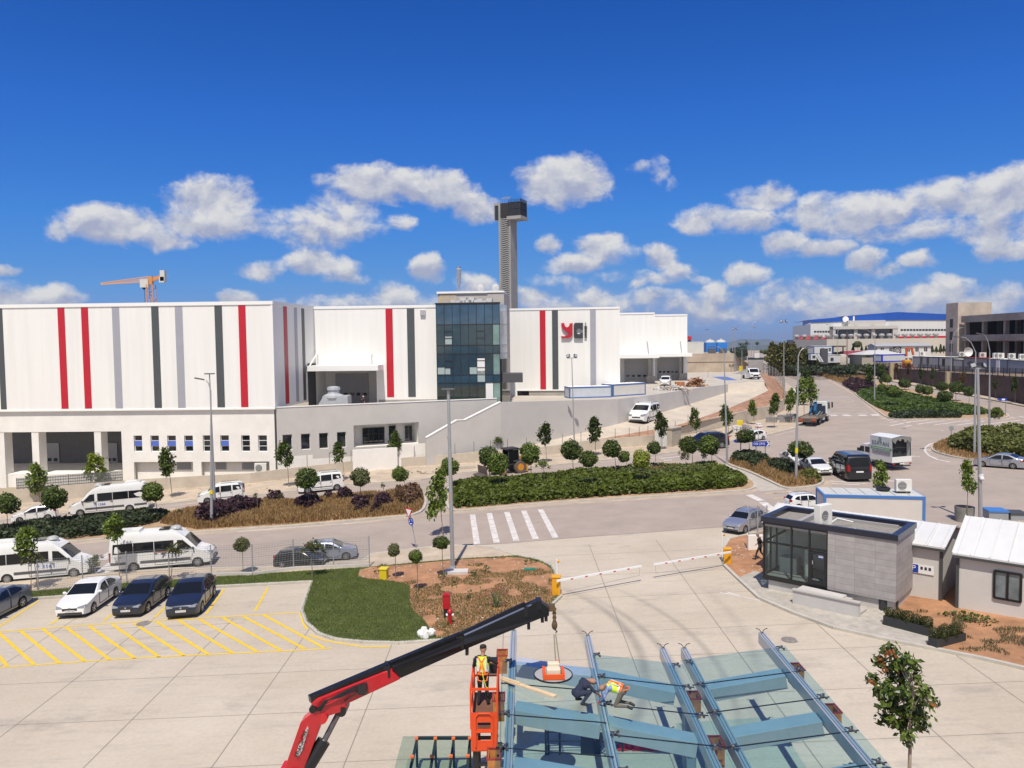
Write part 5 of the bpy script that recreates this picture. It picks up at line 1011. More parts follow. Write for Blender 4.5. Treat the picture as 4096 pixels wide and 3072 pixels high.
cover('shrub_bed',smoothpoly(gp([(3785,1800),(3800,1776),(3860,1758),(3960,1744),(4100,1736),(4300,1736),(4500,1760),(4500,1830),(4300,1860),(4100,1850),(3980,1832),(3860,1820)]),1),60,1.5,.3,SHY,seed=80,bump=2.6,maxn=34000)
cover('dry_grass',RND,60,.3,.08,DRY,seed=81,blade=True,maxn=22000)
def notbare(Q):return~pip(Q,BARE)
cover('lawn_grass',LAWN,520,.05,.022,leafmat('lawn_blade',(.06,.09,.014),(.22,.27,.06),.3),seed=90,base=.12,blade=True,maxn=110000,bump=1.6,mask=notbare)
cover('sparse_turf',BARE,420,.05,.024,leafmat('turf_patch',(.06,.08,.02),(.20,.20,.06),.3),seed=91,base=.125,blade=True,mask=lambda Q:(vnoise(Q[:,0],Q[:,1],2.3,6)*.6+vnoise(Q[:,0],Q[:,1],.8,7)*.4+np.clip((50.5-Q[:,1])*.035,-.2,.2)>.56))
cover('weeds',BARE,30,.3,.12,WEED,seed=92,base=.12,mask=lambda Q:vnoise(Q[:,0],Q[:,1],.9,12)>.84)
gpl=gp([(3560,2400),(3720,2450),(3900,2480),(4120,2530),(4300,2600),(4300,2720),(4096,2670),(3931,2630),(3800,2600),(3760,2560),(3720,2500)])
cover('sparse_turf',gpl,260,.08,.034,leafmat('turf_dull',(.10,.10,.05),(.24,.22,.12),.3),seed=93,base=.12,blade=True,mask=lambda Q:vnoise(Q[:,0],Q[:,1],.7,15)>.62)
cover('weeds',gp([(3750,2470),(3830,2462),(3950,2490),(4060,2520),(4030,2536),(3920,2514)]),70,.3,.12,WEED,seed=94,base=.12,mask=lambda Q:vnoise(Q[:,0],Q[:,1],.9,19)>.5)
cover('weeds',[Vector((14.5,23.1)),Vector((30,23.1)),Vector((30,21)),Vector((14.5,21))],60,.4,.12,WEED,seed=95,base=.02,mask=lambda Q:vnoise(Q[:,0],Q[:,1],1.2,21)>.5)
cover('weeds',gp([(2920,1420),(2985,1400),(2990,1440),(2950,1450)]),8,2.5,.7,SHD,seed=96,base=2)
cover('weeds',gp([(3370,1455),(3480,1440),(3560,1450),(3640,1470),(3640,1486),(3500,1470)]),0.01,1,.3,SHD,seed=97)if False else None
def stones(name,poly,n,smin,smax,mat,seed,base=.12):
 rg=np.random.default_rng(seed);xs=[p[0]for p in poly];ys=[p[1]for p in poly];Q=np.stack([rg.uniform(min(xs),max(xs),n*3),rg.uniform(min(ys),max(ys),n*3)],1);Q=Q[pip(Q,[Vector(p[:2])for p in poly])][:n];mb=MB()
 for x,y in Q:s=rg.uniform(smin,smax)*(.5+rg.random());mb.ell((x,y,hz(x)+base+s*.2),(s,s*rg.uniform(.6,1.1),s*.6),5,3)
 o=mb.build(name,mat,smooth=0);o['kind']='stuff'
stones('loose_stones',BARE,260,.03,.07,M('pale_stone',(.52,.45,.37),.9,var=.2),5)
stones('loose_stones',gp([(2900,2240),(2905,2196),(2990,2150),(3050,2140),(3060,2300),(2960,2300)]),60,.03,.06,M('pale_stone',(.52,.45,.37)),6)
stones('loose_stones',PAVFAR[:18]+[Vector(p)for p in PAVFAR[-17:]],420,.03,.10,M('tan_stone',(.42,.33,.24),.9,var=.25),8,.1)
def magnolia():
 p0=atz(3637,3072,.0);Y=22.6;p=Vector((at(3637,2990,Y).x,Y,hz(12)))
 t=thing('magnolia_tree','young magnolia tree with glossy leaves and rusty orange new growth, nearest the camera','tree',p)
 tp=at(3628,2620,Y);mb=MB();a=at(3640,3000,Y)-p;b=at(3638,2880,Y)-p;c=at(3655,2770,Y)-p;d=at(3600,2640,Y)-p
 mb.path([(0,0,0),a,b,c,d],[.055,.05,.042,.032,.012],8)
 rg=random.Random(3);tips=[]
 def pxp(x,y,dy=0):return at(x,y,Y+dy)-p
 lim=[(3540,2780),(3630,2830),(3570,2830),(3625,2770),(3555,2745),(3600,2690),(3575,2660),(3665,2840),(3640,2890),(3590,2900),(3620,2870),(3670,2780),(3535,2820),(3520,2640),(3500,2720),(3560,2600),(3590,2650),(3620,2640),(3660,2700),(3700,2760),(3730,2810),(3700,2860),(3660,2860),(3600,2840),(3560,2800),(3540,2870),(3610,2910),(3580,2760),(3650,2790),(3520,2760),(3610,2720),(3680,2820),(3625,2950),(3560,2690),(3645,2650),(3600,2780),(3570,2870),(3685,2900)]
 for(x,y)in lim:
  e=pxp(x,y,rg.uniform(-.55,.55));s=b.lerp(c,rg.random());mb.path([s,s.lerp(e,.5)+Vector((0,0,.06)),e],[.016,.011,.005],5);tips.append(e)
 mb.build('trunk',BARKL,t,local=True)
 P=[];N_=[];T=[]
 for e in tips:
  for k in range(44):
   v=Vector((rg.gauss(0,1),rg.gauss(0,1),rg.gauss(0,1))).normalized();q=e+v*rg.uniform(.04,.30);P.append(q);N_.append(v*.6+Vector((0,-.2,.5))+Vector((rg.gauss(0,.4),rg.gauss(0,.4),rg.gauss(0,.4))));T.append(rg.random())
 me=leafmesh('leaves',np.array([tuple(v)for v in P]),np.array([tuple(v)for v in N_]),.105*RNG.uniform(.7,1.3,len(P)),T,leafmat('magnolia_leaf',(.012,.028,.006),(.13,.18,.03),(.15),.34),aspect=2.1);linkmesh(me,'leaves',t)
 P=[];N_=[];T=[]
 for(x,y,n)in((3545,2620,16),(3570,2612,14),(3600,2640,14),(3520,2640,12),(3615,2655,10),(3540,2680,8),(3590,2690,6),(3482,2728,9),(3735,2820,8),(3665,2748,8),(3705,2762,8)):
  e=pxp(x,y,rg.uniform(-.3,.3))
  for k in range(n):
   v=Vector((rg.gauss(0,1),rg.gauss(0,1),rg.gauss(.6,.8))).normalized();P.append(e+v*rg.uniform(.03,.15));N_.append(v+Vector((0,-.6,.2)));T.append(rg.random())
 me=leafmesh('young_leaves',np.array([tuple(v)for v in P]),np.array([tuple(v)for v in N_]),.075*RNG.uniform(.7,1.2,len(P)),T,leafmat('magnolia_new_leaf',(.16,.045,.012),(.40,.15,.04),.3,.35),aspect=2.1);linkmesh(me,'young_leaves',t)
magnolia()
def flowering(px,py):
 p=G(px,py);t=thing('flowering_plant','clump of long stems with small pink flower heads on the bare soil','plant',p);rg=random.Random(8);mb=MB();P=[];F_=[]
 for k in range(30):
  a=rg.random()*6.28;l=rg.uniform(.7,1.25);d=rg.uniform(.15,.7);e=Vector((math.cos(a)*d,math.sin(a)*d*.7,l));mb.path([(0,0,.1),(e.x*.4,e.y*.4,l*.6),e],[.018,.014,.008],4)
  if k%3==0:
   for j in range(9):F_.append(e+Vector((rg.gauss(0,.06),rg.gauss(0,.06),rg.gauss(.02,.05))))
 mb.build('stems',M('plant_stem',(.10,.13,.05),.8),t,local=True)
 linkmesh(leafmesh('flowers',np.array([tuple(v)for v in F_]),RNG.normal(size=(len(F_),3)),.08,RNG.random(len(F_)),leafmat('pink_flower',(.35,.10,.08),(.60,.26,.22))),'flowers',t)
flowering(1985,2440);
CGLASS=M('car_glass',(.010,.011,.012),.05,spec=.35);TYRE=M('tyre_rubber',(.018,.018,.018),.85);RIM=M('alloy_rim',(.42,.42,.43),.3,metal=.7);DARKP=M('dark_plastic',(.03,.03,.032),.6)
HEADL=M('headlight_glass',(.22,.23,.25),.06,spec=1.);TAIL=M('tail_light_red',(.30,.012,.012),.2);PLATE=M('number_plate',(.72,.72,.72),.5);PTXT=M('plate_text',(.03,.03,.05),.6);GAP=M('panel_gap',(.015,.015,.016),.8);CHROME=M('chrome',(.6,.6,.62),.15,metal=1.)
def paint(name,col,metal=0.,rough=.28):return M('paint_'+name,col,rough,metal=metal,coat=.8,var=.04,scale=1.3)
PW=paint('white',(.74,.74,.72));PB=paint('black',(.012,.013,.016),.2);PN=paint('dark_blue_grey',(.030,.036,.055),.5,.3);PS=paint('silver',(.42,.44,.48),.6,.3);PG=paint('blue_grey',(.15,.18,.24),.5,.3);PSB=paint('silver_blue',(.33,.37,.46),.55,.3)
T={}
def spec(k,**q):T[k]=q
spec('sedan',L=4.55,W=1.81,belt=.95,tum=.22,sill=.2,r=.315,xf=.88,xr=3.58,top=[(0,.52),(.05,.68),(.3,.78),(1.2,.96),(2.0,1.385),(2.55,1.45),(3.2,1.41),(3.95,1.12),(4.42,1.07),(4.52,.92),(4.55,.55)],ws=(1.24,1.97),rw=(3.28,3.9),side=[[(1.5,.97),(2.12,1.31),(2.6,1.36),(2.6,.96)],[(2.7,.96),(2.7,1.36),(3.2,1.31),(3.62,1.12),(3.6,1.0)]],doors=[(1.55,2.63),(2.66,3.45)],hl=(.02,.55,.60,.74),tl=(4.2,4.5,.80,1.0))
spec('hatch',L=4.05,W=1.74,belt=.96,tum=.22,sill=.2,r=.305,xf=.8,xr=3.3,top=[(0,.5),(.05,.68),(.3,.80),(1.0,.97),(1.75,1.39),(2.3,1.475),(3.1,1.45),(3.5,1.36),(3.9,1.02),(4.0,.85),(4.05,.5)],ws=(1.05,1.72),rw=(3.53,3.86),side=[[(1.28,.98),(1.88,1.31),(2.3,1.375),(2.3,.97)],[(2.4,.97),(2.4,1.375),(3.0,1.35),(3.38,1.2),(3.3,1.02)]],doors=[(1.3,2.34),(2.37,3.15)],hl=(.02,.5,.60,.76),tl=(3.8,4.0,.85,1.1))
spec('liftback',L=4.36,W=1.79,belt=.95,tum=.22,sill=.2,r=.32,xf=.86,xr=3.5,top=[(0,.5),(.05,.68),(.3,.80),(1.15,.97),(1.95,1.39),(2.5,1.47),(3.3,1.44),(3.75,1.34),(4.2,1.02),(4.32,.85),(4.36,.5)],ws=(1.2,1.92),rw=(3.78,4.16),side=[[(1.45,.97),(2.06,1.31),(2.5,1.37),(2.5,.96)],[(2.6,.96),(2.6,1.37),(3.3,1.34),(3.75,1.14),(3.6,1.0)]],doors=[(1.5,2.53),(2.57,3.35)],hl=(.02,.55,.60,.75),tl=(4.05,4.3,.85,1.05))
spec('suv',L=4.57,W=1.85,belt=1.1,tum=.2,sill=.3,r=.36,xf=.88,xr=3.68,top=[(0,.62),(.04,.85),(.3,.98),(1.3,1.13),(2.0,1.58),(2.6,1.67),(3.7,1.63),(4.1,1.5),(4.45,1.1),(4.55,.9),(4.57,.55)],ws=(1.35,1.96),rw=(4.12,4.42),side=[[(1.6,1.12),(2.12,1.5),(2.6,1.55),(2.6,1.1)],[(2.7,1.1),(2.7,1.55),(3.4,1.53),(3.45,1.1)],[(3.53,1.12),(3.5,1.52),(3.75,1.5),(4.05,1.3),(3.95,1.18)]],doors=[(1.6,2.63),(2.67,3.5)],hl=(.02,.45,.74,.9),tl=(4.3,4.54,.95,1.2),rails=(2.1,3.9))
spec('minivan',L=4.42,W=1.83,belt=1.12,tum=.13,sill=.22,r=.32,xf=.9,xr=3.68,top=[(0,.58),(.05,.8),(.35,1.0),(.95,1.16),(1.6,1.66),(2.05,1.82),(4.0,1.83),(4.28,1.72),(4.38,1.1),(4.42,.5)],ws=(1.0,1.58),rw=(4.285,4.37),side=[[(1.2,1.14),(1.75,1.6),(2.1,1.64),(2.1,1.12)],[(2.2,1.12),(2.2,1.66),(3.2,1.67),(3.2,1.14)],[(3.32,1.16),(3.32,1.67),(4.05,1.62),(4.12,1.2)]],doors=[(1.2,2.14),(2.18,3.25)],hl=(.03,.5,.74,.94),tl=(4.25,4.4,.85,1.5),rails=(2.2,3.9),mould=(.48,.56))
spec('panelvan',L=4.9,W=1.9,belt=1.15,tum=.12,sill=.24,r=.34,xf=.9,xr=3.95,top=[(0,.6),(.08,.95),(.6,1.15),(.95,1.24),(1.65,1.80),(2.05,1.95),(4.5,1.97),(4.78,1.86),(4.87,1.1),(4.9,.45)],ws=(1.02,1.62),rw=(4.79,4.865),side=[[(1.2,1.18),(1.82,1.7),(2.25,1.76),(2.25,1.15)],[(2.38,1.17),(2.38,1.78),(3.4,1.79),(3.4,1.17)],[(3.52,1.17),(3.52,1.79),(4.5,1.76),(4.58,1.2)]],doors=[(1.15,2.3),(2.34,3.46)],hl=(.04,.5,.76,.96),tl=(4.7,4.88,.8,1.3))
spec('minibus',L=6.95,W=1.99,belt=1.35,tum=.11,sill=.3,r=.345,xf=1.0,xr=5.3,top=[(0,.6),(.08,.98),(.45,1.2),(1.0,1.38),(1.75,2.2),(2.25,2.58),(2.8,2.72),(6.5,2.72),(6.8,2.6),(6.93,1.5),(6.95,.5)],ws=(1.05,1.78),rw=(6.82,6.92),side=[[(1.25,1.38),(1.9,2.02),(2.3,2.06),(2.3,1.38)],[(2.55,1.36),(2.55,2.08),(3.85,2.08),(3.85,1.36)],[(3.89,1.36),(3.89,2.08),(5.25,2.08),(5.25,1.36)],[(5.29,1.36),(5.29,2.08),(6.6,2.06),(6.66,1.36)]],doors=[(1.2,2.4),(2.45,3.87)],hl=(.06,.55,.86,1.1),tl=(6.78,6.95,.8,1.5),mould=(.58,.78))
def vfun(t):
 xs=np.array([p[0]for p in t['top']]);zs=np.array([p[1]for p in t['top']]);L,Wd,H=t['L'],t['W'],max(zs)
 fx=np.linspace(0,L,400);fz=np.interp(fx,xs,zs);k=11;pad=np.pad(fz,k//2,mode='edge');sm=np.convolve(pad,np.ones(k)/k,'valid');fz=np.where((fx<.12)|(fx>L-.12),fz,sm)
 top=lambda x:float(np.interp(x,fx,fz))
 def hw(x,z):
  f=1.
  if x<.8:f*=1-.15*(1-x/.8)**2.2
  if x>L-.7:f*=1-.10*(1-(L-x)/.7)**2.2
  b=t['belt']
  if z>b:f*=1-t['tum']*(z-b)/(H-b)
  else:f*=1-.05*((b-z)/b)**2-.012
  return Wd/2*f
 return top,hw
def vehicle(name,label,cat,kind,body,wf,wr,group=None,plate=None,sign=None,z=None,placed=None,rear_plate=False,grille=DARKP,hub=None,glass=None,dz=0.,extra=None):
 t=T[kind];top,hw=vfun(t);L,Wd=t['L'],t['W'];r=t['r'];GL=glass or CGLASS
 wb=t['xr']-t['xf'];xm=(t['xr']+t['xf'])/2
 if placed:A,B=placed
 elif z is not None:A,B=atz(*wf,z),atz(*wr,z)
 else:A,B=G(*wf,dz),G(*wr,dz)
 fwd=(A-B);dist=fwd.length;fwd.normalize();up=NORM if z is None and not placed else Vector((0,0,1))
 if placed:up=Vector((0,0,1))
 left=up.cross(fwd).normalized();up=fwd.cross(left).normalized();s=dist/wb
 mid=(A+B)/2;near=1 if left.dot(CAM-mid)>0 else-1
 c=mid-left*near*(Wd/2-.12)*s
 m=Matrix(((fwd.x*s,left.x*s,up.x*s,c.x),(fwd.y*s,left.y*s,up.y*s,c.y),(fwd.z*s,left.z*s,up.z*s,c.z),(0,0,0,1)))
 root=thing(name,label,cat,mat=m,group=group);W[root.name]=Matrix.Identity(4)
 X=lambda x:xm-x
 def bld(mb,n,mt,par=root,sm=40):return mb.build(n,mt,par,smooth=sm,local=True)
 arch=r*1.17;st=sorted(set([round(q,3)for q in list(np.linspace(0,L,44))+[.03,.08,.15,L-.03,L-.08]+[ax+arch*math.cos(a)for ax in(t['xf'],t['xr'])for a in np.linspace(0,math.pi,11)]]))
 mb=MB();v=[];ringn=0
 for x in st:
  zt=top(x);zb=t['sill']+(.06*(1-x/.3)if x<.3 else 0)
  for ax in(t['xf'],t['xr']):
   if abs(x-ax)<arch:zb=max(zb,r+math.sqrt(max(0,arch*arch-(x-ax)**2))-.02)
  zb=min(zb,zt-.08);half=[]
  for q in(0,.12,.3,.5,.7,.86):zz=zb+(zt-zb)*q;half.append((hw(x,zz),zz))
  w_=hw(x,zt);half+=[(w_*.985,zb+(zt-zb)*.94),(w_*.93,zt-.008),(w_*.72,zt+.008),(w_*.36,zt+.02),(0,zt+.024)]
  ring=[(X(x),y,zz)for y,zz in half]+[(X(x),-y,zz)for y,zz in half[-2::-1]];v+=ring;ringn=len(ring)
 n=len(st);f=[(i*ringn+j,i*ringn+(j+1)%ringn,(i+1)*ringn+(j+1)%ringn,(i+1)*ringn+j)for i in range(n-1)for j in range(ringn)]
 f+=[list(range(ringn))[::-1],list(range((n-1)*ringn,n*ringn))]
 bodyo=bld(mb.add(v,f),'body',body,sm=38)
 mb=MB();mb.box(X(L-.12),-Wd*.42,t['sill']-.05,X(.12),Wd*.42,r*2.0);bld(mb,'underbody',DARKP,sm=0)
 def strip(x0,x1,k,fr,off=.013):
  g=MB();ys=(-fr,-fr*.62,0,fr*.62,fr);vv=[]
  for i in range(k+1):
   x=x0+(x1-x0)*i/k;zt=top(x);e=.02;sl=(top(x+e)-top(x-e))/(2*e);nn=Vector((sl,0,1)).normalized();w_=hw(x,zt)
   for y in ys:crown=.024*(1-abs(y)**2.2);vv.append((X(x)+nn.x*off,y*w_,zt+crown+nn.z*off-.004))
  return g.add(vv,[(i*5+j,i*5+j+1,(i+1)*5+j+1,(i+1)*5+j)for i in range(k)for j in range(4)])
 bld(strip(t['ws'][0],t['ws'][1],8,.86),'windscreen',GL);bld(strip(t['rw'][0],t['rw'][1],6,.80),'rear_window',GL)
 def sidepoly(poly,sg,off):
  return[(X(x),sg*(hw(x,zz)+off),zz)for x,zz in poly]
 def subd(poly,k=3):
  o=[]
  for a,b in zip(poly,poly[1:]+poly[:1]):o+=[(a[0]+(b[0]-a[0])*i/k,a[1]+(b[1]-a[1])*i/k)for i in range(k)]
  return o
 for sg in(1,-1):
  for i,(a,b)in enumerate(t['doors']):
   q=[(a,t['sill']+.12),(b,t['sill']+.12),(b,t['belt']-.03),(a,t['belt']-.03)]
   if i==0:q[0]=(max(a,t['xf']+arch+.06),q[0][1])
   if i==1:q[1]=(min(b,t['xr']-arch-.04),q[1][1])
   g=MB();g.add(sidepoly(q,sg,.012),[(0,1,2,3)]);g2=MB()
   for k in range(4):a_,b_=Vector(sidepoly(q,sg,.011)[k]),Vector(sidepoly(q,sg,.011)[(k+1)%4]);g.bar(a_,b_,.012,.004,(0,1,0))if False else g2.bar(a_,b_,.018,.014)
   d=bld(g2,'door',GAP,sm=0)
   h=MB();xh=b-.12;zh=t['belt']-.13;y=sg*(hw(xh,zh)+.03);h.box(X(xh)-.09,y-.02,zh-.02,X(xh)+.09,y+.02,zh+.02);bld(h,'handle',body if kind!='minibus' else DARKP,d,0)
  for poly in t['side']:
   g=MB();q=subd(poly);g.add(sidepoly(q,sg,.009),[list(range(len(q)))]);bld(g,'side_window',GL,sm=0)
  if 'mould' in t:
   g=MB();z0,z1=t['mould'];xs_=np.linspace(t['xf']+arch+.05,t['xr']-arch-.05,6)
   for a,b in zip(xs_[:-1],xs_[1:]):g.quad(*sidepoly([(a,z0),(b,z0),(b,z1),(a,z1)],sg,.014))
   if L>6:
    bld(g,'side_moulding',M('moulding_grey',(.085,.085,.09),.6),sm=0);g=MB();xs_=np.linspace(t['xr']+arch+.03,L-.1,4)
    for a,b in zip(xs_[:-1],xs_[1:]):g.quad(*sidepoly([(a,z0),(b,z0),(b,z1),(a,z1)],sg,.014))
   bld(g,'side_moulding',M('moulding_grey',(.085,.085,.09),.6),sm=0)
  x0,x1,z0,z1=t['hl'];g=MB();y0=hw(.02,z0)
  g.add([(X(-.012),sg*y0*.52,z0+.02),(X(-.012),sg*y0*.96,z0),(X(x0+.12),sg*(hw(x0+.12,z0)+.012),z0+.02),(X(x1),sg*(hw(x1,z1)+.012),z1),(X(x0+.12),sg*(hw(.14,z1)*.97),z1+.0),(X(.02),sg*y0*.56,z1-.07)],[(0,1,5),(1,2,4,5),(2,3,4)])
  bld(g,'headlight',HEADL,sm=0)
  x0,x1,z0,z1=t['tl'];g=MB();ye=hw(L-.01,z0)
  g.add([(X(x0),sg*(hw(x0,z1)+.012),z1-.02),(X(x0+.05),sg*(hw(x0,z0)+.012),z0+.02),(X(L-.02),sg*(ye+.012),z0),(X(x1-.02),sg*(hw(x1-.02,z1)+.012),z1),(X(L+.014),sg*ye*.8,z0+.02),(X(min(L,x1+.03)+.012),sg*ye*.82,z1-.03)],[(0,1,2,3),(3,2,4,5)])
  bld(g,'tail_light',TAIL,sm=0)
  g=MB();xa=t['side'][0][0][0]-.02;za=t['belt']+.07;y=sg*(hw(xa,za)+.10);g.ell((X(xa),y,za+.02),(.07,.12,.085),8,6);bld(g,'mirror',body if kind not in('minibus',)else DARKP)
  if 'rails' in t:
   g=MB();a,b=t['rails'];y=sg*hw(2.5,top(2.5))*.84;zt=top((a+b)/2);g.path([(X(a),y,top(a)+.0),(X(a+.12),y,zt+.06),(X(b-.12),y,zt+.06),(X(b),y,top(b)+.0)],.02,6);bld(g,'roof_rail',DARKP)
  for ax in(t['xf'],t['xr']):
   y=sg*(Wd/2-.02);d=-sg
   g=MB();g.lathe([(r*.62,0),(r*.9,-.012),(r*.985,-.04),(r,-.08),(r,-.17),(r*.95,-.2)]if sg>0 else[(r*.62,0),(r*.9,.012),(r*.985,.04),(r,.08),(r,.17),(r*.95,.2)],(X(ax),y,r),'Y',20);wl_=bld(g,'wheel',TYRE)
   g=MB();g.lathe([(r*.66,-.03*sg),(r*.64,.006*sg),(r*.58,.008*sg),(r*.55,-.03*sg)],(X(ax),y,r),'Y',20)
   for k in range(5 if kind!='minibus' else 8):
    a=k*2*math.pi/(5 if kind!='minibus' else 8)+.3;g.bar((X(ax)+math.cos(a)*r*.1,y+.004*sg,r+math.sin(a)*r*.1),(X(ax)+math.cos(a)*r*.6,y+.004*sg,r+math.sin(a)*r*.6),r*.2,.02,(0,1,0))
   g.lathe([(r*.18,-.02*sg),(r*.16,.015*sg)],(X(ax),y,r),'Y',12);bld(g,'rim',hub or RIM,wl_)
 zf=t['top'][0][1];g=MB();g.box(X(.03),-Wd*.22,zf-.04,X(-.018),Wd*.22,zf+.075);gr=bld(g,'grille',grille,sm=0)
 g=MB();g.box(X(.05),-Wd*.36,t['sill']+.07,X(-.012),Wd*.36,t['sill']+.17);bld(g,'air_intake',DARKP,sm=0)
 g=MB();g.box(X(-.012),-.26,t['sill']+.19,X(-.024),.26,t['sill']+.30);p=bld(g,'number_plate',PLATE,sm=0)
 if plate:
  mt=Matrix(((0,0,1,X(-.026)),(1,0,0,0),(0,1,0,t['sill']+.245),(0,0,0,1)))
  text(plate,.085,PTXT,mt,p,depth=.001,width=.46)
 g=MB();g.ell((X(-.01),0,zf+.10),(.02,.055,.055),8,6);bld(g,'badge',CHROME,gr)
 zr=.72 if L<6 else.9;g=MB();g.box(X(L+.02),-.26,zr,X(L+.008),.26,zr+.11);p=bld(g,'number_plate',PLATE,sm=0)
 if kind=='minibus':
  g=MB();g.box(X(3.6),-.45,2.75,X(2.9),.45,2.82);bld(g,'roof_hatch',GL,sm=0)
  g=MB();g.box(X(6.3),-.55,2.72,X(4.9),.55,2.90);bld(g,'roof_air_unit',body,sm=0)
  g=MB();
  for sg in(1,-1):g.lathe([(.01,.24),(.2,.22),(.36,.12),(.4,0)],(X(2.55),0,2.72),n=14)
  bld(g,'roof_vent',body)
  g=MB();g.box(X(.10),-Wd*.46,t['sill']+.04,X(-.03),Wd*.46,t['sill']+.24);bld(g,'bumper',M('moulding_grey',(.085,.085,.09)),sm=0)
 if sign:
  for(txt,size,x,zz,mt_,wd_)in sign:
   y=near*(hw(x,zz)+.02);ax=Vector((-near,0,0))
   mt=Matrix(((ax.x,0,0,X(x)),(0,0,near,y),(0,1,0,zz),(0,0,0,1)));text(txt,size,mt_,mt,root,depth=.004,width=wd_)
 W[root.name]=m
 return root,m,s
BLT=M('blue_lettering',(.06,.09,.45),.5)
mbg='white minibuses'
vehicle('minibus','white minibus with blue number, an orange line under its windows, parked by the fence','minibus','minibus',PW,(793,2266),(538,2288),mbg,sign=[('P 1272',.34,2.75,1.02,BLT,1.15),('35 S 1272',.12,6.3,1.12,BLT,.5)])
o=bpy.data.objects[-1]if False else None
vehicle('minibus','white minibus cut off by the left edge of the photo','minibus','minibus',PW,(298,2311),(32,2335),mbg,sign=[('P 3161',.34,2.75,1.02,BLT,1.15)])
vehicle('minibus','white minibus parked on the far carriageway in front of the loading bay','minibus','minibus',PW,(323,2066),(520,2047),mbg,sign=[('P 1266',.3,2.75,1.02,BLT,.95)])
vehicle('hatchback','white hatchback parked behind the far minibus at the left','car','hatch',PW,(80,2092),(193,2080))
vehicle('minivan','white glazed minivan beside the tall twin lamp posts','van','minivan',PW,(830,2016),(949,2004))
vehicle('minivan','white long minivan behind a round tree on the far carriageway','van','minivan',PW,(1232,1974),(1348,1962))
vehicle('hatchback','black hatchback parked behind the wire fence','car','hatch',PB,(1251,2272),(1130,2274))
vehicle('hatchback','silver hatchback parked ahead of the black hatchback','car','hatch',PSB,(1385,2240),(1250,2251),plate='35 ABT 84')
vehicle('sedan','white sedan parked on the marked lot, left of the two dark cars','car','sedan',PW,(371,2452),(460,2389),plate='35 ABD 305')
vehicle('liftback','dark blue grey car in the middle of the parked row, beside the white sedan','car','liftback',PN,(588,2451),(667,2390),'twin dark cars',plate='35 EYL 563')
vehicle('liftback','dark blue grey car at the right end of the parked row','car','liftback',PN,(804,2451),(852,2388),'twin dark cars',plate='35 EYL 577')
vehicle('sedan','blue grey sedan cut off by the left edge of the photo','car','sedan',PG,(-52,2503),(86,2431))
vehicle('suv','silver crossover facing the camera by the lot entrance','car','suv',PS,(2979,2135),(3044,2109),plate='35 HBE 064')
vehicle('suv','white crossover partly hidden behind the blue edged cabin','car','suv',PW,(3300,2037),(3194,2043))
vehicle('sedan','white sedan at the roundabout, the front one, showing its face','car','sedan',PW,(3253,1900),(3210,1882),plate='35 BR 2250')
vehicle('sedan','white sedan at the roundabout half hidden behind the lamp post','car','sedan',PW,(3173,1868),(3133,1852))
vehicle('van','black passenger van seen from behind near the roundabout','van','panelvan',PB,(3327,1893),(3377,1921),hub=DARKP)
vehicle('sedan','silver sedan passing beside the roundabout island','car','sedan',PS,(3930,1868),(4052,1877))
vehicle('suv','black off-roader on the far carriageway behind round trees','car','suv',PB,(2785,1802),(2887,1794))
vehicle('hatchback','old white hatchback beside the blue exit sign','car','hatch',PW,(3000,1767),(3052,1760))
rd=lambda a,Y:at(a[0],a[1],Y)
vehicle('minivan','white minivan driving down the ramp','van','minivan',PW,None,None,placed=(at(2590,1693,115.5),at(2630,1683,119.3)))
vehicle('minivan','white minivan facing out beside the rubble heap in the yard','van','minivan',PW,None,None,placed=(atz(2678,1544,YARDZ),atz(2678,1544,YARDZ)+Vector((.75,2.7,0))))
FIAT=M('side_lettering',(.05,.05,.06),.5)
for(lab,kd,pt,a,b)in(('silver sedan driving on the far right carriageway','sedan',PS,(3255,1469),(3284,1471)),('white pickup-like car far away on the right carriageway','suv',PW,(3101,1434),(3121,1435))):
 vehicle('distant_car',lab,'car',kd,pt,a,b)
vehicle('distant_car','white car parked between the far site cabins','car','sedan',PW,None,None,placed=(at(3582,1447,255),at(3612,1446,257)))
mbus=[o for o in bpy.data.objects if o.name=='minibus'][0]
g=MB();g.box(1.0-3.15+2.2,0,0,0,0,0)if False else None
top_,hw_=vfun(T['minibus']);g=MB();xm_=(1.0+5.3)/2
q=[(xm_-x,-(hw_(x,zz)+.02),zz)for x,zz in((2.6,1.29),(3.85,1.29),(3.85,1.34),(2.6,1.34))];g.quad(*q);keep=W[mbus.name];W[mbus.name]=Matrix.Identity(4);g.build('orange_line',M('orange_line',(.65,.10,.02),.5),mbus,local=True,smooth=0);W[mbus.name]=keep
def vroot(name,label,cat,A,B,wb,xm,half,s=None):
 fwd=A-B;d=fwd.length;fwd.normalize();s=s or d/wb;left=NORM.cross(fwd).normalized();up=fwd.cross(left).normalized();mid=(A+B)/2
 near=1 if left.dot(CAM-mid)>0 else-1;c=mid-left*near*half*s
 m=Matrix(((fwd.x*s,left.x*s,up.x*s,c.x),(fwd.y*s,left.y*s,up.y*s,c.y),(fwd.z*s,left.z*s,up.z*s,c.z),(0,0,0,1)))
 t=thing(name,label,cat,mat=m);W[t.name]=Matrix.Identity(4);return t,m,near
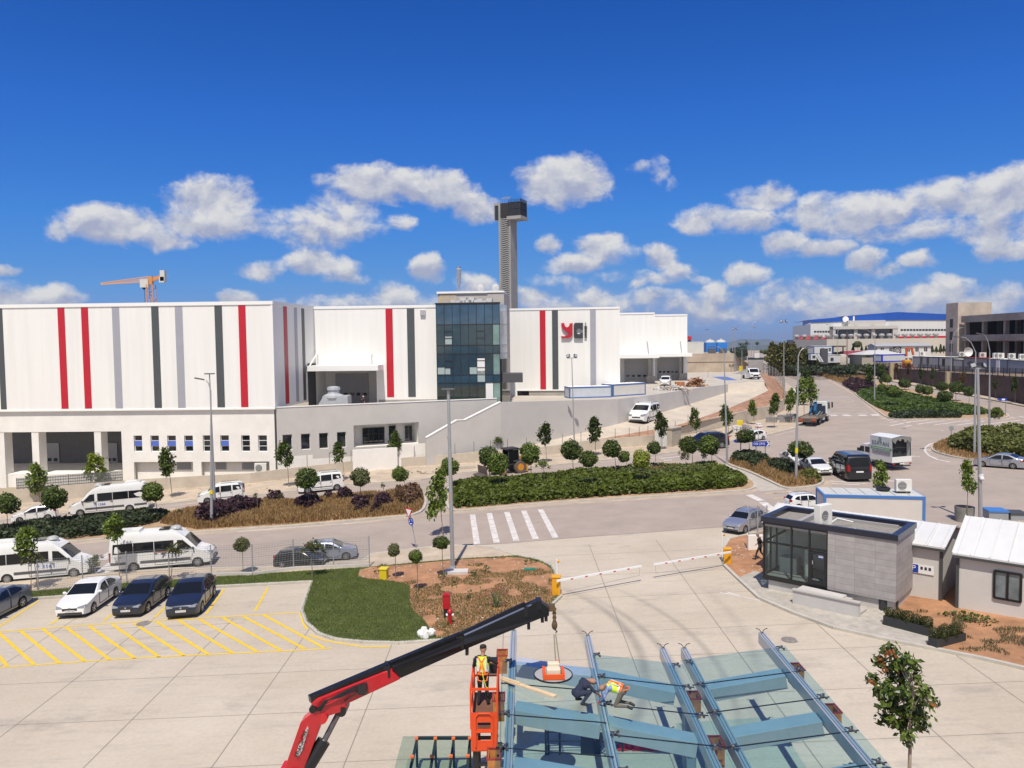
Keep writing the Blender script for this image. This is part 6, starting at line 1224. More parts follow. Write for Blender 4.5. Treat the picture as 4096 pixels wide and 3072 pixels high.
def wheels(t,xs,y,r,w=.24,rimm=None,dual=False):
 for x in xs:
  for sg in(1,-1):
   g=MB();yy=sg*y;g.lathe([(r*.6,0),(r*.93,-.01*sg),(r,-.06*sg),(r,-w*sg),(r*.9,-w*sg-.01*sg)],(x,yy,r),'Y',20);wl=g.build('wheel',TYRE,t,local=True)
   g=MB();g.lathe([(r*.62,-.02*sg),(r*.6,.008*sg),(r*.5,-.02*sg),(r*.25,-.02*sg),(r*.2,.03*sg),(.02,.035*sg)],(x,yy,r),'Y',16);g.build('rim',rimm or RIM,wl,local=True)
def bb(t,n,mt,*boxes,bevel=0.,par=None,mbx=None):
 g=mbx or MB()
 for b in boxes:g.box(*b)
 return g.build(n,mt,par or t,local=True,smooth=0,bevel=bevel)
t,m,near=vroot('tarpaulin_truck','white double cab truck with a lettered tarpaulin box, open at the back','truck',G(3436,1853),G(3526,1873),3.6,0,.85)
bb(t,'chassis',DARKP,(-3.4,-.45,.45,2.4,.45,.7))
g=MB();pr=[(2.75,.45),(2.75,1.05),(2.6,1.2),(1.95,1.4),(1.35,2.15),(.9,2.32),(-.35,2.32),(-.4,.5)];g.ext([(x,-.95,z)for x,z in pr],(0,1.9,0));g.build('cab',PW,t,local=True,smooth=0,bevel=.07)
for sg in(1,-1):
 y=sg*.962
 for q in([(1.7,1.42),(1.3,2.0),(.75,2.0),(.75,1.42)],[(.6,1.42),(.6,2.02),(-.1,2.02),(-.1,1.42)]):
  g=MB();g.add([(x,y,z)for x,z in q],[(0,1,2,3)]);g.build('side_window',CGLASS,t,local=True,smooth=0)
 bb(t,'mirror',DARKP,(1.55,y*1.08-.08,1.4,1.72,y*1.08+.08,1.75))
g=MB();g.add([(1.93,-.85,1.46),(1.93,.85,1.46),(1.40,.78,2.14),(1.40,-.78,2.14)],[(0,1,2,3)]);g.build('windscreen',CGLASS,t,local=True,smooth=0)
TARP=M('pale_tarpaulin',(.62,.64,.64),.6,var=.06,scale=1.2,bump=.15,bscale=3);
bx0,bx1,bz0,bz1=-3.75,-.45,1.35,3.35
g=MB();g.box(bx0,-1.1,bz0-.05,bx1,-1.07,bz1);g.box(bx0,1.07,bz0-.05,bx1,1.1,bz1);g.box(bx1-.03,-1.069,bz0,bx1,1.069,bz1)
g.add([(bx0,-1.1,bz1),(bx1,-1.1,bz1),(bx1,0,bz1+.16),(bx0,0,bz1+.16),(bx1,1.1,bz1),(bx0,1.1,bz1)],[(0,1,2,3),(3,2,4,5)]);g.build('tarpaulin',TARP,t,local=True,smooth=0)
bb(t,'load_space',DKIN,(bx0+.6,-1.06,bz0-.04,bx0+.7,1.06,bz1-.02));bb(t,'bed_side',PW,(bx0-.03,-1.13,.85,bx0+.03,1.13,1.42),(bx0+.03,1.10,.85,bx1,1.13,1.34),(bx0+.03,-1.13,.85,bx1,-1.10,1.34),(bx0+.03,-1.09,.80,bx1,1.09,.95))
g=MB();vv=[]
for i in range(15):
 y=-1.1+2.2*i/14;d=.34+.16*math.sin(i*1.7)+.12*math.sin(i*.6);vv+=[(bx0-.01-.03*(i%2),y,bz1+.1*(1-abs(y)/1.1)),(bx0-.07-.05*((i+1)%2),y,bz1-d)]
g.add(vv,[(2*i,2*i+2,2*i+3,2*i+1)for i in range(14)]);g.build('rolled_flap',M('grey_tarpaulin',(.17,.17,.16),.7),t,local=True,smooth=60)
for sg in(1,-1):bb(t,'tail_light',TAIL,(bx0-.06,sg*.95-.13,.62,bx0-.02,sg*.95+.13,.75));bb(t,'rear_pole',DARKP,(bx0,sg*1.06-.03,1.42,bx0+.05,sg*1.06+.03,bz1))
bb(t,'bumper',DARKP,(bx0-.02,-1.0,.4,bx0+.06,1.0,.52));g=MB();g.box(bx0-.05,-.25,.64,bx0-.03,.25,.76);g.build('number_plate',PLATE,t,local=True,smooth=0)
ys=near*1.115;GRN=M('tarp_green',(.10,.30,.10),.6);TXG=M('tarp_text',(.09,.15,.14),.6)
def sidetxt(s_,sz,x,z,mt,wd=None,yy=None):text(s_,sz,mt,Matrix(((-near,0,0,x),(0,0,near,(yy if yy is not None else ys)),(0,1,0,z),(0,0,0,1))),t,width=wd,depth=.003)
W[t.name]=Matrix.Identity(4)
sidetxt('ESAYAN',.62,-2.05,2.62,TXG,2.5);bb(t,'green_band',GRN,(bx0+.05,ys-.004,2.0,bx1-.1,ys+.004,2.25))
rg_=random.Random(5)
for(zz,mt,wtot,hh_)in((2.12,PW,2.7,.07),(1.84,M('tarp_dark_text',(.12,.13,.13),.6),2.7,.06),(1.70,M('tarp_dark_text',(.12,.13,.13)),2.8,.06),(1.55,M('tarp_red_text',(.30,.14,.14),.6),2.6,.06)):
 g=MB();x=-2.1-wtot/2
 while x<-2.1+wtot/2:w_=rg_.uniform(.12,.34);g.box(x,ys-.009,zz-hh_/2,min(x+w_,-2.1+wtot/2),ys+.009,zz+hh_/2);x+=w_+.06
 g.build('small_print',mt,t,local=True,smooth=0)
g=MB();n_=20
for i in range(n_):a=2*math.pi*i/n_;b=2*math.pi*(i+1)/n_;g.bar((-2.0+.2*math.cos(a),ys,3.06+.2*math.sin(a)),(-2.0+.2*math.cos(b),ys,3.06+.2*math.sin(b)),.02,.035,(0,0,1))
g.bar((-2.15,ys,3.02),(-1.85,ys,3.10),.02,.03);g.build('emblem',TXG,t,local=True,smooth=0);sidetxt('ESAYAN',.3,.55,1.0,TXG,1.1,near*.965)
wheels(t,(1.8,-1.8),.93,.36);W[t.name]=m
t,m,near=vroot('flatbed_truck','white cab flatbed truck with a blue folded crane, parked on the roadside','truck',G(3309,1686),G(3280,1699),4.6,0,1.05,s=1.12)
bb(t,'chassis',DARKP,(-4.2,-.45,.6,3.6,.45,.95));BED=M('worn_bed_planks',(.20,.16,.125),.85,var=.3,scale=2)
bb(t,'bed',BED,(-4.6,-1.25,1.0,1.2,1.25,1.16));bb(t,'rear_board',M('rear_board_dark',(.10,.075,.06),.8),(-4.72,-1.25,.62,-4.6,1.25,1.1))
for sg in(1,-1):bb(t,'tail_light',M('tail_orange',(.60,.06,.015),.4),(-4.78,sg*.85-.28,.82,-4.72,sg*.85+.28,1.0));bb(t,'side_rail',BED,(-4.4,sg*1.2-.04,1.165,1.1,sg*1.2+.04,1.3));bb(t,'mirror',DARKP,(3.2,sg*1.5-.1,1.9,3.35,sg*1.5+.1,2.7))
g=MB();pr=[(3.75,.7),(3.75,1.6),(3.45,2.9),(1.6,3.0),(1.55,.8)];g.ext([(x,-1.15,z)for x,z in pr],(0,2.3,0));g.build('cab',PW,t,local=True,smooth=0,bevel=.1)
for sg in(1,-1):g=MB();g.add([(3.35,sg*1.16,1.8),(3.15,sg*1.16,2.65),(2.4,sg*1.16,2.65),(2.4,sg*1.16,1.8)],[(0,1,2,3)]);g.build('side_window',CGLASS,t,local=True,smooth=0)
bb(t,'rear_window',CGLASS,(1.52,-.5,2.0,1.555,.5,2.6))
BLC=M('crane_blue',(.02,.09,.20),.5,var=.2,scale=3);g=MB();g.bar((1.0,.2,1.2),(.95,.2,2.6),.5,.5);g.bar((1.3,.3,2.75),(-1.7,-.3,1.75),.34,.42);g.bar((1.2,.75,2.2),(-1.2,.5,1.5),.25,.3);g.build('folded_crane',BLC,t,local=True,smooth=0)
bb(t,'crane_tarp',M('navy_tarp',(.015,.03,.06),.7),(.75,-1.0,1.2,1.45,1.0,2.35));g=MB()
for i in range(7):y=random.uniform(-1,1);x=random.uniform(-2.6,.0);g.bar((x,y,1.25),(x+random.uniform(.5,1.6),y+random.uniform(-.3,.3),1.3+random.random()*.6),.12,.1)
g.build('loose_load',M('steel_grey',(.3,.31,.32),.5,metal=.4),t,local=True,smooth=0)
bb(t,'tool_box',M('light_grey_box',(.5,.5,.48),.5),(-.9,-1.2,.55,.2,-.85,.95));wheels(t,(2.3,-2.3),1.12,.5,.3);W[t.name]=m
t,m,near=vroot('backhoe_loader','black and yellow backhoe loader behind round trees on the far carriageway','backhoe loader',G(2012,1901),G(2081,1892),2.2,0,.9)
YM=M('machine_yellow',(.62,.30,.02),.5,var=.1)
bb(t,'chassis',DARKP,(-1.6,-.5,.6,2.2,.5,1.05));g=MB();g.ext([(x,-.5,z)for x,z in((.4,1.05),(2.3,1.0),(2.3,1.4),(.4,1.75))],(0,1,0));g.build('bonnet',YM,t,local=True,smooth=0,bevel=.05)
g=MB();g.box(-1.15,-.8,1.0,.35,.8,1.15);
for(x,y)in((-1.1,-.75),(.25,-.75),(-1.1,.75),(.25,.75)):g.bar((x,y,1.1),(x*.9-.05,y*.95,2.75),.1,.1)
g.build('cab_frame',DARKP,t,local=True,smooth=0);bb(t,'cab_roof',BLKM,(-1.2,-.85,2.72,.45,.85,2.9),bevel=.08)
for sg in(1,-1):bb(t,'cab_glass',CGLASS,(-1.02,sg*.74-.01,1.2,.2,sg*.74+.01,2.7))
bb(t,'rear_fender',M('fender_grey',(.05,.052,.055),.6),(-1.75,-1.05,1.35,-.35,-.55,1.5),(-1.75,.55,1.35,-.35,1.05,1.5))
g=MB()
for sg in(1,-1):g.bar((.2,sg*.45,1.5),(2.6,sg*.45,1.2),.15,.25);g.bar((2.6,sg*.45,1.2),(3.2,sg*.45,.5),.15,.25)
g.build('loader_arm',BLKM,t,local=True,smooth=0);g=MB();g.ext([(x,-1.1,z)for x,z in((3.2,1.2),(3.1,.25),(3.9,.12),(3.95,.2),(3.25,.35),(3.3,1.2))],(0,2.2,0));g.build('front_bucket',M('rusty_bucket',(.10,.075,.06),.7,var=.3),t,local=True,smooth=0)
g=MB();g.bar((-1.6,0,.9),(-2.4,0,2.6),.3,.35);g.bar((-2.4,0,2.6),(-2.9,0,1.3),.25,.3);g.build('digger_arm',M('digger_rust',(.28,.15,.07),.7),t,local=True,smooth=0)
for sg in(1,-1):bb(t,'outrigger',YM,(-2.1,sg*.85-.12,.15,-1.85,sg*.85+.12,1.7))
g=MB();g.ext([(x,-.35,z)for x,z in((-2.9,1.4),(-2.6,1.2),(-2.5,.6),(-3.0,.7))],(0,.7,0));g.build('digger_bucket',M('rusty_bucket',(.1,.075,.06)),t,local=True,smooth=0)
YR=M('wheel_orange',(.65,.26,.02),.5)
for(x,r,w)in((-1.1,.72,.42),(1.1,.5,.32)):
 for sg in(1,-1):
  g=MB();yy=sg*1.12;g.lathe([(r*.55,0),(r*.9,.0),(r,-.06*sg),(r,-w*sg),(r*.9,-w*sg-.02*sg)],(x,yy,r),'Y',24)
  for k in range(22):a=k*2*math.pi/22;g.bar((x+math.cos(a)*r,yy-.02*sg,r+math.sin(a)*r),(x+math.cos(a+.12)*r,yy-w*sg*.9,r+math.sin(a+.12)*r),.06,.07,(math.cos(a),0,math.sin(a)))
  wl_=g.build('wheel',M('dusty_tyre',(.13,.105,.085),.9),t,local=True,smooth=0);g=MB();g.lathe([(r*.55,.01*sg),(r*.5,.02*sg),(r*.42,-.05*sg),(r*.2,-.04*sg),(r*.16,.03*sg)],(x,yy,r),'Y',18);g.build('rim',YR,wl_,local=True)
W[t.name]=m
a=atz(2998,1517,YARDZ);b=atz(3036,1517,YARDZ);c=(a+b)/2;fwd=Vector((.04,-1,0)).normalized();left=Vector((0,0,1)).cross(fwd);s=(b-a).length/1.75
m=Matrix(((fwd.x*s,left.x*s,0,c.x),(fwd.y*s,left.y*s,0,c.y),(0,0,s,YARDZ),(0,0,0,1)));t=thing('pickup_van','white pickup van facing the camera below the stone kiosk','van',mat=m);W[t.name]=Matrix.Identity(4)
g=MB();pr=[(.9,.35),(.9,.95),(.7,1.15),(.15,1.3),(-.45,2.0),(-.85,2.15),(-1.9,2.12),(-1.95,.4)];g.ext([(x,-.98,z)for x,z in pr],(0,1.96,0));g.build('cab',PW,t,local=True,smooth=0,bevel=.08)
g=MB();g.add([(.12,-.86,1.38),(.12,.86,1.38),(-.42,.8,2.0),(-.42,-.8,2.0)],[(0,1,2,3)]);g.build('windscreen',CGLASS,t,local=True,smooth=0)
bb(t,'grille',DARKP,(.89,-.5,.62,.93,.5,.95));bb(t,'bumper',DARKP,(.8,-.98,.3,.96,.98,.52))
for sg in(1,-1):bb(t,'headlight',HEADL,(.84,sg*.75-.17,.85,.925,sg*.75+.17,1.1));bb(t,'mirror',DARKP,(-.1,sg*1.12-.12,1.35,.05,sg*1.12+.12,1.7))
bb(t,'bed',PW,(-5.2,-1.05,.7,-2.0,1.05,1.25));wheels(t,(0.0,-3.7),.95,.36);bb(t,'number_plate',PLATE,(.96,-.26,.5,.975,.26,.61));W[t.name]=m
GALV=M('galvanised_pole',(.38,.39,.40),.45,metal=.35,var=.08,scale=2);LAMPH=M('lamp_head_grey',(.10,.10,.105),.5);FLG=M('flood_glass',(.35,.37,.40),.15)
def lamp(name,label,base,top,tips=(),flood=0,flat=False,z=None,group=None,Y=None,rb=.11,rt=.05,tag_y=None):
 p=at(base[0],base[1],Y)if Y else(G(*base)if z is None else atz(*base,z));Yd=p.y;e=at(top[0],top[1],Yd)
 t=thing(name,label,'lamp post',p,0,group);g=MB();H=e.z-p.z
 if tips:
  k=at(tips[0][0],tips[0][1],Yd);hs=min(.78*H,H-(k-e).length*.9)
 pts=[p,p+(e-p)*.5,e];g.path(pts,[rb,(rb+rt)/2,rt],8);g.lathe([(rb*1.9,0),(rb*1.9,.05),(rb*1.3,.3)],p,n=8);g.build('pole',GALV,t)
 for q in tips:
  k=at(q[0],q[1],Yd);g=MB();m1=e.lerp(k,.35)+Vector((0,0,abs(k.z-e.z)*.25));mid=Vector((e.x+(k.x-e.x)*.28,Yd,e.z+(k.z-e.z)*.62));m2=Vector((e.x+(k.x-e.x)*.62,Yd,e.z+(k.z-e.z)*.95));g.path([e-Vector((0,0,.05)),mid,m2,k],[rt,rt*.85,rt*.75,rt*.7],6);g.build('arm',GALV,t)
  d=(k-m2).normalized();g=MB();g.bar(k-d*.1,k+d*.75,.26,.11);g.build('lamp_head',LAMPH,t,bevel=.03)
 if flat:g=MB();g.box(e.x-.42,Yd-.25,e.z,e.x+.42,Yd+.25,e.z+.1);g.build('lamp_head',LAMPH,t,bevel=.02)
 if flood:
  w=.55*flood;g=MB();g.bar((e.x-w*1.5,Yd,e.z),(e.x+w*1.5,Yd,e.z),.09,.09);g.build('crossbar',GALV,t,smooth=0)
  for sg in(-1,1):
   c=e+Vector((sg*w*1.1,-.1,w*.62));mt=Matrix.Translation(c)@Matrix.Rotation(sg*.45,4,'Z')@Matrix.Rotation(sg*.3,4,'Y')@Matrix.Rotation(-.35,4,'X');g=MB();g.box(-w*.55,-.08,-w*.5,w*.55,.08,w*.5,mt);o=g.build('floodlight',BLKM,t,smooth=0)
   g=MB();g.box(-w*.45,-.095,-w*.4,w*.45,-.082,w*.4,mt);g.build('glass',FLG,o,smooth=0);g=MB();g.bar(e+Vector((sg*w*1.1,0,.02)),c+Vector((0,.05,-w*.4)),.1,.06);g.build('bracket',BLKM,t,smooth=0)
 return t
lamp('street_lamp','street lamp with a curved arm pointing left, the front one of the twin posts',(847,2107),(843,1560),[(813,1518)],rb=.14)
lamp('street_lamp','straight lamp mast with a flat head, just behind the curved lamp post',(861,2054),(838,1497),flat=True,rb=.12)
lamp('street_lamp','tall straight lamp mast on the bare soil beside the lawn',(1811,2281),(1793,1560),flat=True,rb=.15,rt=.1)
lamp('flood_mast','slim mast with two floodlights before the logo hall',(2297,1768),(2287,1432),flood=.8,rb=.1,Y=104)
lamp('street_lamp','street lamp with its arm to the left beside the blue signs',(2909,1856),(2896,1412),[(2862,1387)],rb=.13)
lamp('street_lamp','street lamp on the small brown median with a yellow band',(3184,1934),(3193,1424),[(3220,1394)],rb=.15)
lamp('flood_mast','flood mast with a pair of lights at the bend of the yard fence',(3136,1556),(3135,1290),flood=.9,Y=166,rb=.12)
lamp('street_lamp','two armed street lamp in the middle of the far road',(3349,1503),(3351,1325),[(3312,1298),(3390,1294)],rb=.14)
lamp('street_lamp','street lamp with its arm to the left on the green far median',(3498,1611),(3500,1352),[(3450,1318)],rb=.14)
lamp('street_lamp','street lamp arching left on the roundabout island, left of the floodlight mast',(3898,1824),(3903,1408),[(3836,1348)],rb=.15)
lamp('street_lamp','street lamp arching left behind the roundabout island, right of the floodlight mast',(3957,1742),(3959,1400),[(3928,1338)],rb=.15)
lamp('street_lamp','street lamp arching right in front of the brown retaining wall',(3804,1562),(3805,1370),[(3852,1310)],rb=.14)
lamp('flood_mast','near flood mast with two square lights beside the concrete planter',(3923,2098),(3911,1473),flood=.62,rb=.15,rt=.09)
lamp('street_lamp','thin two armed lamp far along the crest, left one',(2931,1404),(2929,1302),[(2907,1287),(2950,1304)],Y=330,rb=.12)
lamp('flood_mast','thin distant flood mast behind the beige wall',(2940,1480),(2939,1318),flood=.7,Y=200,rb=.1)
lamp('flood_mast','thin distant flood mast beside the far road crest',(3016,1440),(3015,1312),flood=.7,Y=300,rb=.12)
lamp('street_lamp','thin curved lamp far along the crest, right one',(3006,1425),(3005,1302),[(3027,1287)],Y=310,rb=.12)
lamp('flood_mast','thin mast with a small lamp above the blue cooling towers',(2828,1400),(2828,1319),flat=True,Y=215,rb=.09)
lamp('yard_lamp','slender lamp pole in the yard beside the yellow box',(2967,1521),(2968,1395),flat=True,z=YARDZ,rb=.06)
lamp('yard_pole','short bare pole in the yard by the blue mat',(2832,1507),(2833,1458),z=YARDZ,rb=.05)
b=MB();q=at(3186,1802,G(3184,1934).y);b.lathe([(.15,-.25),(.15,.25)],q,n=8);b.build('yellow_band',M('yellow_band',(.7,.6,.02),.5),bpy.data.objects['street_lamp.004'])
b=MB();q=at(846,1968,G(847,2107).y);b.lathe([(.17,-.16),(.17,.16)],q,n=8);b.build('yellow_band',M('yellow_band',(.7,.6,.02),.5),bpy.data.objects['street_lamp'])
b=MB();q=at(3923,1908,G(3923,2098).y);b.ell(q+Vector((0,-.15,-.1)),.17,10,7);b.lathe([(.2,0),(.2,.22)],q,n=10);b.build('camera_dome',M('dome_white',(.7,.7,.7),.4),bpy.data.objects['flood_mast.002'])
b=MB();q=G(1827,2301)+Vector((0,0,.12));b.box(q.x-.75,q.y-.35,q.z,q.x+.75,q.y+.35,q.z+.22);tag(b.build('concrete_block',M('block_concrete',(.55,.53,.5),.9,var=.1),bevel=.02),'pale concrete block on the bare soil at the foot of the lamp mast','block')
SB=M('sign_blue',(.012,.045,.36),.4);SWH=M('sign_white',(.78,.78,.78),.5);SGR=M('sign_back_grey',(.30,.31,.32),.5);SRED=M('sign_red',(.5,.02,.03),.5)
def facing(p,yaw=0.):
 n=Vector((-p.x,-p.y,0)).normalized();n.rotate(Matrix.Rotation(yaw,3,'Z'));x=Vector((-n.y,n.x,0));return x,n
Y0=104.0;Y0=G(3043,1851).y;a,b_=at(3009,1775,Y0),at(3078,1775,Y0);hh=20*Y0/3100
t=thing('exit_sign','blue road sign reading OSB ÇIKIŞ with a white arrow, on two posts','road sign',G(3043,1851));g=MB();c=(a+b_)/2;wd=(b_-a).length
g.box(c.x-wd/2,Y0-.04,c.z-hh/2,c.x+wd/2,Y0,c.z+hh/2);o=g.build('board',SB,t,smooth=0)
text('OSB ÇIKIŞ',hh*.62,SWH,frame((c.x-wd*.1,Y0-.05,c.z),(1,0,0),(0,0,1)),t,depth=.01,width=wd*.66);g=MB();
g.bar((c.x+wd*.36,Y0-.055,c.z+hh*.42),(c.x+wd*.48,Y0-.055,c.z),.03,.13,(0,0,1));g.bar((c.x+wd*.36,Y0-.055,c.z-hh*.42),(c.x+wd*.48,Y0-.055,c.z),.03,.13,(0,0,1));g.build('arrow',SWH,t,smooth=0)
for px in(3025,3062):g=MB();q=at(px,1775,Y0);g.tube((q.x,Y0+.06,hz(q.x)),(q.x,Y0+.06,c.z+hh*.4),.06);g.build('post',GALV,t)
t=thing('road_sign','small blue arrow sign reading 4. CADDE beside the exit sign','road sign',G(2964,1842));Y1=G(2964,1842).y;a,b_=at(2942,1764,Y1),at(2972,1764,Y1);h2=14*Y1/3100
g=MB();g.ext([(a.x-.3,Y1,a.z),(a.x,Y1,a.z+h2/2),(b_.x,Y1,a.z+h2/2),(b_.x,Y1,a.z-h2/2),(a.x,Y1,a.z-h2/2)],(0,-.04,0));g.build('board',SB,t,smooth=0);text('4. CADDE',h2*.6,SWH,frame(((a.x+b_.x)/2,Y1-.05,a.z),(1,0,0),(0,0,1)),t,width=(b_.x-a.x)*.85);g=MB();g.tube((b_.x-.25,Y1+.06,hz(b_.x)),(b_.x-.25,Y1+.06,a.z+h2*.4),.06);g.build('post',GALV,t)
Y1=G(4026,1664).y;t=thing('road_sign','small blue arrow sign on one post below the brown wall','road sign',G(4026,1664));a,b_=at(3999,1598,Y1),at(4027,1598,Y1);h2=11*Y1/3100
g=MB();g.ext([(a.x-.5,Y1,a.z),(a.x,Y1,a.z+h2/2),(b_.x,Y1,a.z+h2/2),(b_.x,Y1,a.z-h2/2),(a.x,Y1,a.z-h2/2)],(0,-.04,0));g.build('board',SB,t,smooth=0);g=MB();g.box(a.x+.3,Y1-.05,a.z-.12,b_.x-.3,Y1-.041,a.z+.12);g.build('legend',SWH,t,smooth=0);g=MB();g.tube((b_.x-.1,Y1+.06,hz(b_.x)),(b_.x-.1,Y1+.06,a.z+h2*.5),.07);g.build('post',GALV,t)
p=G(1667,2199);Yg=p.y;tp=at(1641,2062,Yg);d=(tp-p).normalized();t=thing('give_way_sign','leaning give way sign above a round blue roundabout sign','road sign',p);g=MB();g.tube(p,tp+d*.45,.035);g.build('post',GALV,t)
c=at(1637,2048,Yg);x,n=Vector((.72,-.69,0)).normalized(),Vector((-.69,-.72,0)).normalized();
def disc(mb,c,x,r,n_,off=0,k=20,th=.012):
 mb.ext([c+n_*off+x*r*math.cos(2*math.pi*i/k)+Vector((0,0,1))*r*math.sin(2*math.pi*i/k)for i in range(k)],n_*th)
def tri(s):return[c+x*(-s)+Vector((0,0,s*.62)),c+x*s+Vector((0,0,s*.62)),c+Vector((0,0,-s*1.1))]
g=MB();g.ext([q+n*.04 for q in tri(.46)],n*.012);g.build('red_border',SRED,t,smooth=0);g=MB();g.ext([q+n*.054 for q in tri(.31)],n*.006);g.build('white_field',SWH,t,smooth=0)
c2=at(1646,2086,Yg);g=MB();disc(g,c2,x,.30,n,.05);g.build('blue_disc',SB,t,smooth=0);g=MB()
for k in range(3):
 for j in range(4):a0=k*2.094+j*.36;a1=a0+.36;P1=c2+n*.066+x*.17*math.cos(a0)+Vector((0,0,.17*math.sin(a0)));P2=c2+n*.066+x*.17*math.cos(a1)+Vector((0,0,.17*math.sin(a1)));g.bar(P1,P2,.012,.055,(P1-c2).normalized())
g.build('arrows',SWH,t,smooth=0)
for(bx,by,cx,cy,r,lab)in((3807,1770,3805,1713,10,'round grey road sign seen from behind at the roundabout island'),(3266,1614,3267,1590,0,'square grey road sign seen from behind beside the flatbed truck'),(3199,1535,3199,1497,-1,'triangular grey road sign seen from behind among the far trees')):
 p=G(bx,by);Yg=p.y;c=at(cx,cy,Yg);t=thing('road_sign',lab,'road sign',p);g=MB();g.tube(p,c+Vector((0,.05,.2)),.05);g.build('post',GALV,t);g=MB();x=Vector((1,0,0));n_=Vector((0,-1,0));s=8*Yg/3100
 if r>0:disc(g,c,x,r*Yg/3100,n_,.03)
 elif r==0:g.box(c.x-s,Yg-.05,c.z-s*.75,c.x+s,Yg-.03,c.z+s*.75)
 else:g.ext([c+Vector((-s*.9,-.03,-s*1.1)),c+Vector((s*.9,-.03,-s*1.1)),c+Vector((0,-.03,s*1.3))],(0,-.02,0))
 g.build('board',SGR,t,smooth=0)
def boxthing(name,label,cat,px0,px1,pyb,pyt,mt,depth=.5,bevel=.03,lid=None,dz=.12):
 a=G(px0,pyb,dz);b=G(px1,pyb,dz);top=at((px0+px1)/2,pyt,(a.y+b.y)/2).z;t=thing(name,label,cat,((a.x+b.x)/2,a.y,a.z));f=Fac(a.xy,b.xy);g=MB();f.box(g,0,a.z-.05,f.L,top-(.1 if lid else 0),-depth,0);g.build('body',mt,t,smooth=0,bevel=bevel)
 if lid:g=MB();f.box(g,-.03,top-.1,f.L+.03,top,-depth-.03,.03);g.build('lid',lid,t,smooth=0,bevel=.02)
 return t,f,a,top
YB=M('yellow_plastic',(.66,.50,.02),.45,var=.06);ORB=M('barrier_orange',(.70,.33,.012),.45,var=.06)
boxthing('yellow_bin','yellow plastic bin standing on the bare soil','bin',1517,1546,2319,2275,YB,lid=M('yellow_lid',(.7,.54,.03),.45))
def barrier(px0,px1,pyb,pyt,s0,s1,label,postb,postt):
 t,f,a,top=boxthing('barrier_gate',label,'barrier',px0,px1,pyb,pyt,ORB,.42,.02,M('barrier_lid',(.72,.36,.02),.4));Yb=a.y;A=at(*s0,Yb-.25);
 lo,hi=30.,80.;B=at(*s1,Yb);
 for _ in range(40):
  m_=(lo+hi)/2;B=at(*s1,m_);
  if B.z-hz(B.x)>A.z-hz(A.x):lo=m_
  else:hi=m_
 g=MB();g.bar(A,B,.07,.11);bo=g.build('boom',SWH,t,smooth=0);L=(B-A).length;d=(B-A)/L;k=0
 while.9+k*.95<L-.2:q=A+d*(.9+k*.95)-Vector((0,0,.03));g=MB();g.bar(q,q+d*.17,.078,.07);g.build('red_stripe',SRED,bo,smooth=0);k+=1
 g=MB();e=B-d*.15;g.tube(e,(e.x,e.y,e.z-.55),.012,n=4);g.bar((e.x,e.y,e.z-.55),Vector((A.x,A.y,A.z-.72))+d*.6,.02,.02);g.build('tip_rod',SGR,bo,smooth=0)
 p=G(*postb,.12);g=MB();tp=at(*postt,p.y);g.tube(p,tp,.05,n=6);g.build('sensor_post',SWH,t);g=MB();g.ell((tp.x+.1,tp.y,tp.z-.15),.09,8,6);g.build('sensor',ORB,t)
barrier(2208,2241,2382,2306,(2226,2324),(2566,2264),'orange barrier box at the left of the entrance with its lowered striped boom',(2229,2330),(2226,2236))
barrier(2896,2925,2256,2194,(2924,2208),(2614,2258),'orange barrier box at the right of the entrance with its lowered striped boom',(2890,2240),(2889,2130))
p=G(1787,2470,.12);t=thing('hydrant_cabinet','tall red fire hose cabinet on the lawn edge','cabinet',p);tp=at(1783,2374,p.y);g=MB();hgt=tp.z-p.z;g.box(p.x-.2,p.y-.1,p.z+.5,p.x+.2,p.y+.16,p.z+hgt-.1);g.ext([(p.x-.22,p.y-.13,p.z+hgt-.1),(p.x+.22,p.y-.13,p.z+hgt-.1),(p.x+.12,p.y-.13,p.z+hgt),(p.x-.12,p.y-.13,p.z+hgt)],(0,.32,0));HR=M('hydrant_red',(.42,.012,.02),.35);g.build('body',HR,t,smooth=0);g=MB();g.box(p.x-.16,p.y-.05,p.z,p.x+.16,p.y+.08,p.z+.5);g.build('stand',BLKM,t,smooth=0)
p=G(1800,2494,.12);t=thing('fire_hydrant','small red fire hydrant with white caps before the red cabinet','hydrant',p);g=MB();g.lathe([(.17,0),(.17,.05),(.1,.06),(.1,.55),(.15,.58),(.15,.64),(.12,.72),(.05,.78),(.05,.84)],p,n=12);g.build('body',HR,t);
for sg in(-1,1):g=MB();g.lathe([(.07,.1*sg),(.07,.2*sg),(.05,.21*sg)],p+Vector((0,0,.47)),'X',10);g.build('cap',SWH,t)
def crumple(name,label,px0,px1,pyb,h,mt,seed,n=7,cat='bag',z=None,dz=.12):
 a=G(px0,pyb,dz)if z is None else atz(px0,pyb,z);b=G(px1,pyb,dz)if z is None else atz(px1,pyb,z);rg=random.Random(seed);g=MB();L=(b-a).length
 for i in range(n):c=a.lerp(b,rg.random()*.8+.1);s=L*rg.uniform(.12,.24);g.ell((c.x,c.y+rg.uniform(-.1,.4)*L,c.z+h*rg.uniform(.2,.5)),(s,s*.8,h*rg.uniform(.35,.6)),8,5)
 vs=[Vector(v)for v in g.v];g.v=[tuple(v+Vector((rg.gauss(0,.04),rg.gauss(0,.04),rg.gauss(0,.03)))*L*.5)for v in vs]
 return tag(g.build(name,mt,smooth=20),label,cat)
crumple('plastic_bag','crumpled white plastic bag lying on the lawn near the kerb',1668,1735,2555,.55,M('white_plastic',(.72,.72,.70),.4),4)
